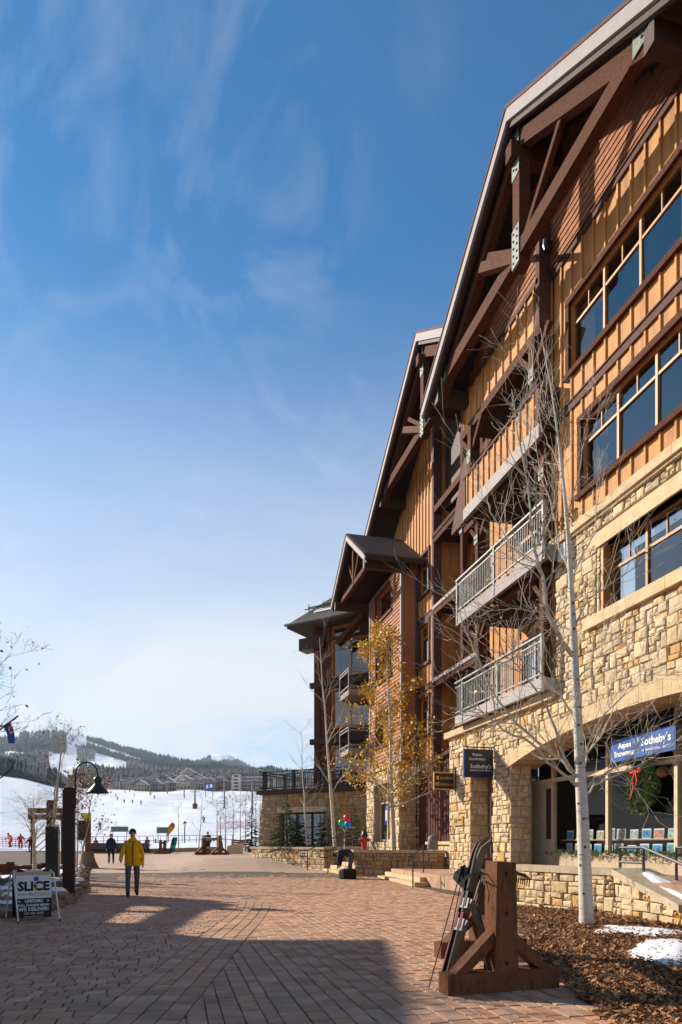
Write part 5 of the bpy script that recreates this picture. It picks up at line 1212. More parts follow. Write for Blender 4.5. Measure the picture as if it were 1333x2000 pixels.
for u in (11.8, 13.5): wr_.tube([FBn.p(u, 3.7, .01), FBn.p(u, arch(u) + .02, .01)], .006, 4)
wr_.build('hanging_wires', 'black_metal', bn)
# brochures on the window shelf
sh = thing('display_shelf', 'long wooden display shelf with lower ledge inside the shop window', 'shelf', FA.p(11, .6, -1.4))
for z, w in ((1.45, -1.28), (1.09, -1.22)): MB().fbox(FA, 10.0, 16.7, z, z + .035, w - .14, w + .10).build('shelf_board', 'shelf_wood', sh)
for u in (10.2, 12, 14, 16.6): MB().fbox(FA, u, u + .05, .42, 1.45, -1.42, -1.36).build('upright', 'shelf_wood', sh)
rb = random.Random(77)
for z, w, nn in ((1.485, -1.26, 13), (1.125, -1.20, 13)):
    for i in range(nn):
        u = 11.0 + i * .43 + rb.uniform(-.02, .02); wd_ = rb.uniform(.27, .33); h_ = rb.uniform(.21, .26)
        m_ = MB().prism([FA.p(u, z, w + .06), FA.p(u + wd_, z, w + .06), FA.p(u + wd_, z + h_, w + .045), FA.p(u, z + h_, w + .045)], FA.N * -.008)
        c = MB().prism([FA.p(u + .015, z + .02, w + .0585), FA.p(u + wd_ - .015, z + .02, w + .0585), FA.p(u + wd_ - .015, z + h_ - .03, w + .0425), FA.p(u + .015, z + h_ - .03, w + .0425)], FA.N * .006)
        t_ = thing('brochure', 'picture brochure standing on the shop window shelf', 'brochure', FA.p(u, z, w), group='brochures in the shop window')
        m_.build('card', 'paper_white', t_); c.build('picture', 'print_%d' % rb.randint(0, 5), t_)
dk = thing('shop_desk', 'wooden desk on dark legs inside the shop', 'desk', FA.p(14.5, .42, -3.4))
MB().fbox(FA, 13.6, 15.8, 1.12, 1.18, -3.8, -3.0).build('desk_top', 'shelf_wood', dk)
for u in (13.7, 15.6): MB().fbox(FA, u, u + .08, .42, 1.12, -3.7, -3.1).build('desk_leg', 'timber_dark', dk)
for i, (u, z, w_, h_) in enumerate(((17.4, 1.9, 1.0, .8), (19.2, 1.7, .0, 0), (15.6, 2.0, 1.3, .7), (13.4, 1.8, .9, 1.0), (11.2, 2.0, 1.2, .8), (9.0, 1.9, 1.0, .9))):
    if not w_: continue
    t_ = thing('wall_picture', 'framed picture on the back wall of the shop', 'picture', FA.p(u, z, -5.9), group='pictures on the shop back wall')
    MB().fbox(FA, u, u + w_, z, z + h_, -6.0, -5.95).build('frame', 'shelf_wood', t_); MB().fbox(FA, u + .06, u + w_ - .06, z + .06, z + h_ - .06, -5.95, -5.94).build('print', 'print_%d' % (i % 6), t_)
# wreath on the window, garlands
def needle_tuft(mb, c, n_, rd, L_=.09, bias=Vector((0, 0, 0)), w=.006):
    for _ in range(n_):
        d = (Vector((rd.gauss(0, 1), rd.gauss(0, 1), rd.gauss(0, 1))).normalized() + bias).normalized(); s = d.cross(Vector((rd.gauss(0, 1), rd.gauss(0, 1), rd.gauss(0, 1)))).normalized() * w; l = L_ * rd.uniform(.5, 1.2); mb.add([c - s, c + s, c + d * l], [(0, 1, 2)])
wc = FA.p(12.92, 2.62, -.86); wr = thing('christmas_wreath', 'round evergreen wreath with red bow and cones hanging on the shop window', 'wreath', wc)
rw = random.Random(5); mb = MB()
for i in range(720):
    an = rw.uniform(0, 6.28); R_ = .35 + rw.gauss(0, .085); c = wc + FA.U * math.cos(an) * R_ * .92 + Z * math.sin(an) * R_ * 1.08 + FA.N * rw.uniform(0, .12); needle_tuft(mb, c, 14, rw, .12, FA.N * .5 + (FA.U * math.cos(an) + Z * math.sin(an)) * .5, .011)
mb.build('greenery', 'needle', wr)
bow = MB(); bc = wc + Z * .34 + FA.N * .16 + FA.U * .08
for s in (1, -1):
    bow.tube([bc, bc + FA.U * s * .13 + Z * .05, bc + FA.U * s * .20 + Z * .01, bc + FA.U * s * .12 - Z * .03, bc], [.012, .035, .03, .03, .012], 6)
bow.tube([bc, bc + FA.U * .10 - Z * .18, bc + FA.U * .06 - Z * .34, bc + FA.U * .14 - Z * .55, bc + FA.U * .2 - Z * .62], [.015, .02, .018, .026, .012], 5); bow.tube([bc, bc - FA.U * .06 - Z * .2, bc - FA.U * .0 - Z * .32], [.015, .02, .012], 5); bow.build('ribbon', 'red_ribbon', wr)
cn = MB()
for an, R_ in ((-1.35, .37), (2.8, .4), (.2, .36), (-2.2, .38)): cn.lathe(wc + FA.U * math.cos(an) * R_ + Z * math.sin(an) * R_ + FA.N * .12, [(.01, -.07), (.045, -.03), (.05, .02), (.02, .07)], 8)
cn.build('pine_cones', 'cone_brown', wr)
gl = MB(); rg = random.Random(8)
for i in range(330):
    u = rg.uniform(9.5, 16.0); c = FA.p(u, arch(u) - .20 - .08 * math.sin(u * 2.2) - rg.uniform(0, .22), -.70 + rg.uniform(-.1, .12)); needle_tuft(gl, c, 13, rg, .11, w=.008)
tag(gl.build('garland', 'needle_dark'), 'dark evergreen garland draped under the stone arch', 'garland', kind=None)
gl2 = MB()
for i in range(260):
    u = rg.uniform(10.5, 16.7); c = FA.p(u, 1.10 + rg.uniform(0, .10), -.80 + rg.uniform(-.06, .12)); needle_tuft(gl2, c, 13, rg, .10, w=.007)
tag(gl2.build('garland', 'needle'), 'green fir garland lying along the shop window sill', 'garland')
for i, u in enumerate((13.05, 13.5)):
    tag(MB().lathe(FA.p(u, 3.02, -1.8), [(.02, .14), (.11, .1), (.15, 0), (.10, -.09), (.02, -.12)], 14).build('pendant_lamp', 'tan_light', smooth=True), 'round amber pendant lamp inside the shop window', 'lamp', 'pendant lamps in the shop')

# ================================================================== SKI RACK, SKIS
def ski_rack(label, loc, rz, skew=.86, group=None):
    t_ = thing('ski_rack', label, 'ski rack', loc, rz, group)
    W_ = 1.18; DY = 1.80
    for k, (ox, oy) in enumerate(((0, 0), (skew, DY))):
        MB().box(ox - W_ / 2, ox + W_ / 2, oy - .09, oy + .09, 0, .19).build('base_beam', 'cedar', t_)
        ps = MB().add([], []); x0, x1 = ox - .105, ox + .105
        po = MB().prism([(x0 - .01, oy - .10, .17), (x1 + .03, oy - .10, .17), (x1, oy - .10, 1.18), (x0 + .01, oy - .10, 1.20)], (0, .20, 0)).build('post', 'cedar', t_)
        for bz in (1.08, .72, .26): MB().lathe((ox + .01, oy - .10, bz), [(.02, 0), (.016, .014)], 6, axis=(0, -1, 0)).build('bolt', 'bolt', po)
        for s in (1, -1):
            MB().prism([(ox + s * .10, oy - .07, .56), (ox + s * .10, oy - .07, .42), (ox + s * .37, oy - .07, .19), (ox + s * .50, oy - .07, .19)], (0, .14, 0)).build('brace', 'cedar', t_)
    MB().beam((0, .08, .98), (skew, DY - .08, .98), .09, .16).build('rail_beam', 'timber_dark', t_)
    MB().beam((0, .08, .45), (skew, DY - .08, .45), .08, .12).build('rail_beam', 'timber_dark', t_)
    cb_ = MB(); n_ = 14
    for i in range(n_):
        f = (i + .5) / n_; cx, cy = skew * f, DY * f
        for s in (1, -1): cb_.tube([(cx, cy, 1.0), (cx + s * .14, cy, 1.075), (cx + s * .28, cy, 1.07), (cx + s * .35, cy + .02, 1.02), (cx + s * .36, cy + .05, .94)], .0062, 5)
    for s in (1, -1): cb_.tube([(s * .24, .1, 1.075), (skew + s * .24, DY - .1, 1.075)], .007, 5)
    for i in range(6):
        f = (i + 1) / 7; cx, cy = skew * f, DY * f; cb_.tube([(cx - .12, cy, .98), (cx - .20, cy, .75), (cx - .12, cy, .45)], .008, 5)
    cb_.build('comb', 'black_metal', t_)
    return t_
rack = ski_rack('near wooden ski rack with chunky braced posts and black wire comb at the mulch edge', (2.965, 5.80, 0), math.radians(5))
def ski(label, foot, tip, wdir, mats, group='skis leaning on the rack', binding=True, w=.046):
    foot, tip = Vector(foot), Vector(tip); d = (tip - foot).normalized(); wv = Vector(wdir); wv = (wv - d * wv.dot(d)).normalized(); nv = d.cross(wv); L_ = (tip - foot).length
    t_ = thing('ski', label, 'ski', foot, group=group); mb = MB(); n_ = 16
    for i in range(n_ + 1):
        k = i / n_; c = foot + d * L_ * k + nv * (.10 * max(0, (k - .86) / .14) ** 2 + .02 * max(0, (.06 - k) / .06)); hw = w * (1.0 - .28 * math.sin(math.pi * min(1, max(0, (k - .03) / .90)))) * (1 if k < .93 else max(.2, 1 - ((k - .93) / .07) ** 2)) * (1 if k > .02 else .75)
        mb.v += [c - wv * hw - nv * .009, c + wv * hw - nv * .009, c + wv * hw + nv * .009, c - wv * hw + nv * .009]
    for i in range(n_):
        a = i * 4; b_ = a + 4
        for q in range(4): mb.f.append((a + q, a + (q + 1) % 4, b_ + (q + 1) % 4, b_ + q)); mb.m.append(0 if q != 2 else 1)
    mb.f += [(0, 1, 2, 3), tuple(n_ * 4 + q for q in (3, 2, 1, 0))]; mb.m += [0, 0]
    mb.build('ski_body', mats[0], t_, mats=mats)
    if binding:
        for k, l in ((.40, .12), (.54, .10)):
            c = foot + d * L_ * k + nv * .03; b_ = MB(); b_.beam(c - d * l / 2, c + d * l / 2, .062, .05, nv); b_.beam(c + nv * .03, c + d * l * .4 + nv * .05, .04, .03, nv); b_.build('binding', 'chrome', t_)
            MB().beam(c - d * .03 - nv * .012, c + d * .12 - nv * .012, .07, .022, nv).build('binding_base', 'ski_red' if k < .5 else 'ski_black', t_)
    return t_
fx = gp(868, 1934); wd0 = Vector((-.90, -.30, 0))
ski('tan ski with curved tip leaning in front on the near rack', gp(872, 1932), dp(943, 1632, 6.75), wd0, ['ski_black', 'ski_tan'])
ski('black and red ski leaning on the near rack behind the tan one', gp(862, 1928), dp(936, 1634, 6.85), wd0, ['ski_red', 'ski_black'])
ski('grey ski leaning on the wire comb of the near rack', gp(876, 1915), dp(928, 1664, 6.95), wd0, ['ski_black', 'ski_grey'], w=.045)
ski('second tan ski standing inside the pair on the near rack', gp(880, 1925), dp(946, 1640, 6.7), wd0, ['ski_tan', 'ski_tan'], binding=False)
for i, (a, b_, lab) in enumerate((((838, 1930), (903, 1692), 'thin black ski pole planted farthest out from the near rack'), ((862, 1920), (908, 1690), 'thin black ski pole between the skis on the near rack'))):
    f_ = gp(*a); h_ = dp(*b_, 6.75); t_ = thing('ski_pole', lab, 'ski pole', f_)
    MB().tube([f_, f_.lerp(h_, .86)], .006, 6).build('shaft', 'ski_black', t_); MB().tube([f_.lerp(h_, .86), h_], [.013, .016], 6).build('grip', 'rubber', t_); q = f_.lerp(h_, .06); MB().lathe(q, [(.005, -.004), (.035, 0), (.005, .004)], 8, axis=h_ - f_).build('basket', 'rubber', t_)
    MB().tube([h_ + Vector((.04 * math.cos(a_), .0, -.09 + .07 * math.sin(a_))) for a_ in [k * .7 for k in range(9)]], .004, 4).build('strap', 'rubber', t_)

# ================================================================== A-FRAME SIGN
ab = gp(64, 1797); t_ = thing('sandwich_board', 'white and black folding pavement sign for a pizzeria on a white tube frame', 'sign', ab, math.radians(24))
# local: x to the reader's right, -y towards the viewer
ft = Frame((0, -.06, 0), (1, 0, 0), (0, -1, 0))
MB().fbox(ft, -.30, .30, .39, .80, -.012, .012).build('upper_panel', 'paper_white', t_); MB().fbox(ft, -.30, .30, .04, .39, -.012, .012).build('lower_panel', 'print_black', t_)
MB().fbox(ft, -.30, .30, .305, .375, .012, .014).build('strip', 'sign_dark', t_); MB().fbox(ft, -.305, .305, .80, .87, -.010, .010).build('grip_panel', 'print_tan', t_)
put_text('lettering', 'SLICE', .22, 'print_black', t_, ft, .0, .60, .014, 0, .010); MB().fbox(ft, .03, .055, .53, .66, .016, .019).build('bottle_mark', 'print_brown', t_)
MB().lathe(ft.p(.04, .735, .012), [(.045, 0), (.045, .003)], 14, axis=ft.N).build('round_mark', 'sign_blue', t_)
put_text('lettering', 'PIZZERIA', .085, 'print_brown', t_, ft, .10, .455, .014); put_text('lettering', 'BEST NEW YORK', .032, 'print_black', t_, ft, -.14, .462, .014)
put_text('lettering', 'UPSTAIRS', .072, 'paper_white', t_, ft, 0, .34, .016, 0, .003); put_text('lettering', 'FULL ITALIAN MENU', .058, 'paper_white', t_, ft, 0, .268, .014, 0, .002)
put_text('lettering', 'WE DELIVER!', .088, 'paper_white', t_, ft, 0, .195, .014, 0, .003); put_text('lettering', '970 923 4092', .060, 'paper_white', t_, ft, 0, .120, .014); put_text('lettering', 'slicesnowmass.com', .040, 'paper_white', t_, ft, 0, .068, .014)
for s in (-1, 1): MB().lathe(ft.p(s * .24, .34, .014), [(.018, 0), (.014, .002)], 4, axis=ft.N).build('diamond_mark', 'paper_white', t_)
MB().box(-.30, .30, .16, .185, .04, .84).build('rear_panel', 'print_black', t_)
for s in (-1, 1):
    MB().tube([(s * .34, -.46, 0), (s * .335, -.08, .84), (s * .30, -.02, .885), (s * .30, .05, .885), (s * .335, .14, .84), (s * .34, .50, 0)], .013, 7).build('leg', 'white_metal', t_)
    for y in (-.46, .50): MB().lathe((s * .34, y, 0), [(.018, 0), (.018, .03)], 8).build('foot', 'rubber', t_)
MB().tube([(-.30, -.02, .885), (.30, -.02, .885)], .013, 7).build('top_bar', 'white_metal', t_)
for s in (-.22, .22): MB().box(s - .05, s + .05, -.07, .07, .86, .90).build('clip', 'rubber', t_)

# ================================================================== LAMP POSTS, ROCK GARDEN
def goose_lamp(label, px, d, base_z, top_z, arm, wpost=.27, shade_r=.27, side=1, group=None):
    b_ = ground_at(px, d); b_.z = base_z - .1; r_ = Vector((cA, -sA, 0)); t_ = thing('lamp_post', label, 'lamp', b_, group=group); x = b_ + r_ * 0
    h = top_z
    q = wpost / 2; MB().prism([(b_.x - q, b_.y - q, base_z - .1), (b_.x + q, b_.y - q, base_z - .1), (b_.x + q, b_.y + q, base_z - .1), (b_.x - q, b_.y + q, base_z - .1)], (0, 0, h - base_z)).build('post', 'timber_dark', t_)
    MB().prism([(b_.x - q * .8, b_.y - q * .8, h - .1), (b_.x + q * .8, b_.y - q * .8, h - .1), (b_.x + q * .8, b_.y + q * .8, h - .1), (b_.x - q * .8, b_.y + q * .8, h - .1)], (0, 0, .06)).build('post_top', 'timber', t_)
    s0 = b_ + r_ * side * (q + .015); R_ = arm / 2; top = h + .30; pts = [Vector((s0.x, s0.y, h - .55)), Vector((s0.x, s0.y, top))]
    for k in range(1, 9): a_ = math.pi * k / 8; pts.append(Vector((s0.x, s0.y, top)) + r_ * side * (R_ - R_ * math.cos(a_)) + Z * R_ * math.sin(a_) * 1.05)
    e = pts[-1]; pts.append(e - Z * .10); MB().tube(pts, .022, 8).build('arm', 'black_metal', t_, True)
    sc_ = e - Z * .10; MB().lathe(sc_, [(.03, .04), (.085, .01), (.10, -.06), (.085, -.15), (.12, -.19), (shade_r, -.36), (shade_r, -.375), (.11, -.22), (.02, -.2)], 18).build('shade', 'black_metal', t_, True)
    return t_
goose_lamp('wooden lamp post with black gooseneck shade beside the pizzeria sign', 135, 16.9, .12, 2.80, .56)
goose_lamp('farther wooden lamp post with black gooseneck shade behind the thin aspen', 99, 25.5, .1, 3.05, .52, .26, .26)
bx_ = ground_at(103, 23); tag(MB().box(bx_.x - .2, bx_.x + .2, bx_.y - .2, bx_.y + .2, 0, 1.95).build('litter_column', 'sign_dark'), 'tall narrow black column between the two lamp posts', 'column')
kc = ground_at(172, 34); t_ = thing('notice_post', 'wooden post with black board and small yellow sign on a flared stone foot', 'post', kc)
MB().lathe(kc - Z * .1, [(.62, 0), (.42, .35), (.30, .7), (.28, .95)], 10).build('foot', 'rock', t_); MB().beam(kc + Z * .5, kc + Z * 2.45, .26, .26).build('post', 'cedar', t_); r_ = Vector((cA, -sA, 0)); MB().beam(kc + r_ * -.55 + Z * 1.9, kc + r_ * -.1 + Z * 1.9, .1, 1.0).build('board', 'sign_dark', t_); MB().beam(kc - r_ * .3 + Z * 2.6, kc + r_ * .15 + Z * 2.6, .06, .32).build('sign', 'sign_yellow', t_)
kb = ground_at(92, 36); t_ = thing('trail_sign', 'wide brown wooden trail sign on posts beyond the rock garden', 'sign', kb)
for z in (2.95, 2.62): MB().beam(kb - r_ * 1.0 + Z * z, kb + r_ * 1.0 + Z * z, .08, .28).build('board', 'cedar', t_)
for s in (-.8, .8): MB().beam(kb + r_ * s, kb + r_ * s + Z * 3.0, .12, .12).build('post', 'timber', t_)
# rock garden
bedp = [gp(*p) for p in ((-60, 1800), (40, 1792), (100, 1782), (135, 1765), (158, 1745), (163, 1720), (168, 1698), (60, 1690), (-60, 1690))]
def rz_(x, y): return .16 + .10 * mnoise.noise(Vector((x, y, 3)))
vs = [(p.x, p.y, .0) for p in bedp] + [((p.x * .94 + bedp[1].x * .06), (p.y * .97 + bedp[7].y * .03), .16) for p in bedp]; nb = len(bedp)
struct(mesh_obj('rock_bed', vs, [tuple(range(nb, 2 * nb))] + [(i, (i + 1) % nb, nb + (i + 1) % nb, nb + i) for i in range(nb)], 'mulch'))
rk = random.Random(99)
def boulder(c, s, rd, mat='rock'):
    mb = MB(); n1, n2 = 7, 5; vs_ = []; ph = rd.uniform(0, 9)
    for j in range(n2 + 1):
        th = math.pi * j / n2
        for i in range(n1):
            a_ = 2 * math.pi * i / n1; k = 1 + .28 * mnoise.noise(Vector((math.cos(a_) * 1.5 + ph, math.sin(a_) * 1.5, th * 1.3))) + rd.uniform(-.08, .08); vs_.append(c + Vector((math.sin(th) * math.cos(a_) * s[0] * k, math.sin(th) * math.sin(a_) * s[1] * k, math.cos(th) * s[2] * k)))
    fs_ = [(j * n1 + i, j * n1 + (i + 1) % n1, (j + 1) * n1 + (i + 1) % n1, (j + 1) * n1 + i) for j in range(n2) for i in range(n1)]
    return vs_, fs_
pts_done = []
for _ in range(1500):
    if len(pts_done) >= 64: break
    px, py = rk.uniform(-25, 158), rk.uniform(1694, 1775)
    if py > 1765 - max(0, px - 90) * .45: continue
    p = gp(px, py, .14); s = rk.uniform(.15, .34)
    if any((p - q).length < (s + r) * .66 for q, r in pts_done): continue
    pts_done.append((p, s)); sz = (s * rk.uniform(.8, 1.3), s * rk.uniform(.8, 1.2), s * rk.uniform(.5, .8)); v_, f_ = boulder(p + Z * (sz[2] * .45), sz, rk)
    o = tag(mesh_obj('boulder', v_, f_, 'rock'), 'brown boulder in the snowy rock garden behind the pizzeria sign', 'rock', 'boulders in the rock garden')
    if rk.random() < .72:
        q = p + Z * (sz[2] * 1.32); snow_pts = [(q.x + math.cos(a_) * sz[0] * .72, q.y + math.sin(a_) * sz[1] * .72) for a_ in [k * .9 for k in range(7)]]
        cx, cy, zt = q.x, q.y, q.z
        sp = snow_patch('snow_cap', 'cap of snow lying on the boulders of the rock garden', snow_pts, lambda x, y, cx=cx, cy=cy, zt=zt, sz=sz: zt - .55 * sz[2] * (((x - cx) / sz[0]) ** 2 + ((y - cy) / sz[1]) ** 2), .05, rk.randint(0, 99))
for i, pl in enumerate((((-20, 1708), (40, 1700), (70, 1706), (60, 1722), (0, 1728)), ((100, 1716), (140, 1712), (158, 1722), (150, 1740), (110, 1738)), ((-20, 1744), (50, 1738), (95, 1752), (60, 1764), (-20, 1768)), ((60, 1692), (130, 1690), (160, 1700), (100, 1706)))):
    snow_patch('snow_patch', ['snow between boulders at the back of the rock garden', 'snow around the foot of the wooden lamp post', 'snow drift low in the rock garden beside the pizzeria sign', 'thin snow along the far edge of the rock garden'][i], [gp(*p, .15) for p in pl], lambda x, y: .17, .06, 40 + i)
fe = [gp(*p) for p in ((-30, 1796), (40, 1789), (100, 1778), (135, 1762), (156, 1744))]
for i in range(26):
    k = (i + rk.random() * .6) / 26 * 4; a = min(int(k), 3); p = fe[a].lerp(fe[a + 1], k - a); s = rk.uniform(.14, .26); sz = (s * 1.2, s, s * rk.uniform(.5, .8)); v_, f_ = boulder(p + Z * (sz[2] * .45) + Vector((-.1, .15, 0)), sz, rk)
    tag(mesh_obj('boulder', v_, f_, 'rock'), 'brown boulder in the snowy rock garden behind the pizzeria sign', 'rock', 'boulders in the rock garden')
ed = thing('stone_edging', 'curved edging of small stacked stones beside the lamp post', 'edging', gp(158, 1730))
pe = [gp(*p) for p in ((168, 1698), (166, 1712), (162, 1728), (155, 1746))]
for i in range(30):
    k = i / 30 * 3; a = int(k); p = pe[a].lerp(pe[a + 1], k - a); s = rk.uniform(.12, .2); v_, f_ = boulder(p + Vector((rk.uniform(-.1, .1), rk.uniform(-.1, .1), rk.choice((.07, .2, .3)))), (s, s, s * .6), rk); mesh_obj('stone', v_, f_, 'rock', ed)
# timber barrier at the left
tb = thing('timber_barrier', 'low wooden barrier rail with square end post by the rock garden', 'barrier', ground_at(18, 26))
p0, p1 = ground_at(20, 26), ground_at(85, 28); MB().beam(p0, p0 + Z * .62, .24, .24).build('post', 'timber', tb); MB().beam(p0 + Z * .35, p1 + Z * .35, .14, .22).build('rail', 'cedar', tb); p2 = ground_at(-40, 25.5); MB().beam(p0 + Z * .3, p2 + Z * .3, .2, .5).build('rail', 'cedar', tb); MB().beam(p1, p1 + Z * .5, .2, .2).build('post', 'timber', tb)
# blue banner hanging from a slanting pole
bd = 19.0; t_ = thing('banner_flag', 'blue banner with red and white emblem hanging from a slanting pole', 'flag', dp(8, 1425, bd))
MB().tube([dp(-30, 1448, bd), dp(35, 1398, bd)], .03, 6).build('pole', 'black_metal', t_)
bp_ = [(6, 1418), (20, 1411), (28, 1432), (29, 1452), (17, 1452), (13, 1432)]; MB().prism([dp(x, y, bd) for x, y in bp_], Vector((sA, cA, 0)) * .012).build('cloth', 'flag_blue', t_)
MB().prism([dp(x, y, bd - .02) for x, y in ((17, 1420), (24, 1417), (27.5, 1430), (21, 1434), (16.5, 1427))], Vector((sA, cA, 0)) * .01).build('emblem', 'sign_white', t_); MB().prism([dp(x, y, bd - .04) for x, y in ((19, 1421), (25, 1420), (26, 1429), (20, 1429))], Vector((sA, cA, 0)) * .01).build('emblem', 'red_gloss', t_)
bpst = ground_at(-45, bd); MB().tube([bpst, Vector((bpst.x, bpst.y, dp(-30, 1448, bd).z)), dp(-30, 1448, bd)], .04, 6).build('mast', 'black_metal', t_)

# ================================================================== HYDRANT, BALLOONS
hb = Vector((7.62, 26.75, 1.08)); t_ = thing('fire_hydrant', 'red fire hydrant with black cap standing in the stone planter', 'hydrant', hb)
MB().lathe(hb - Z * .04, [(.15, 0), (.15, .06), (.11, .08), (.11, .50), (.13, .52), (.13, .62), (.11, .64)], 14).build('barrel', 'hydrant_red', t_, False)
MB().lathe(hb + Z * .60, [(.16, 0), (.16, .05), (.12, .10), (.08, .20), (.045, .24), (.045, .30), (.01, .31)], 14).build('bonnet', 'black_metal', t_)
MB().lathe(hb, [(.17, -.04), (.17, .03)], 12).build('base_flange', 'black_metal', t_)
for ax, L_, r0 in (((-.97, .24, 0), .20, .075), ((.97, -.24, 0), .20, .075), ((-.24, -.97, 0), .19, .09)):
    MB().lathe(hb + Z * .46, [(r0 * .7, .06), (r0 * .7, L_ - .05), (r0, L_ - .05), (r0, L_), (r0 * .4, L_ + .02), (r0 * .35, L_ + .05)], 10, axis=ax).build('outlet', 'hydrant_red', t_)
bs = Vector((8.3, 30.9, 1.6)); 
for (px, py, mt, nm) in ((678, 1599, 'red_gloss', 'round red balloon topmost of the three tied by the stair'), (668, 1608, 'green_gloss', 'round green balloon of the three tied by the stair'), (680, 1611, 'blue_gloss', 'round blue balloon of the three tied by the stair')):
    c = dp(px, py, 31.0 + (.3 if 'green' in mt else -.1)); t_ = thing('balloon', nm, 'balloon', c, group='balloons tied by the stair')
    MB().lathe(c, [(.005, .19), (.07, .175), (.125, .13), (.155, .05), (.155, -.02), (.125, -.10), (.07, -.165), (.02, -.20), (.03, -.22), (.005, -.21)], 18).build('skin', mt, t_, True); MB().tube([c - Z * .2, dp(674, 1625, 31), dp(673, 1638, 31)], .006, 4).build('string', 'sign_white', t_)
sp_ = dp(673, 1638, 31); p_ = thing('small_post', 'thin white post with flat top plate holding the balloons', 'post', (sp_.x, sp_.y, .85)); MB().tube([(sp_.x, sp_.y, .84), sp_], .02, 6).build('shaft', 'white_metal', p_); q = dp(689, 1617, 31); MB().beam(q - r_ * .12, q + r_ * .12, .12, .02).build('plate', 'white_metal', p_); MB().tube([q, (q.x, q.y, .84)], .012, 5).build('shaft', 'steel_grey', p_); MB().beam(q - Z * .2 - r_ * .02, sp_ + Z * .05, .02, .02).build('arm', 'steel_grey', p_)
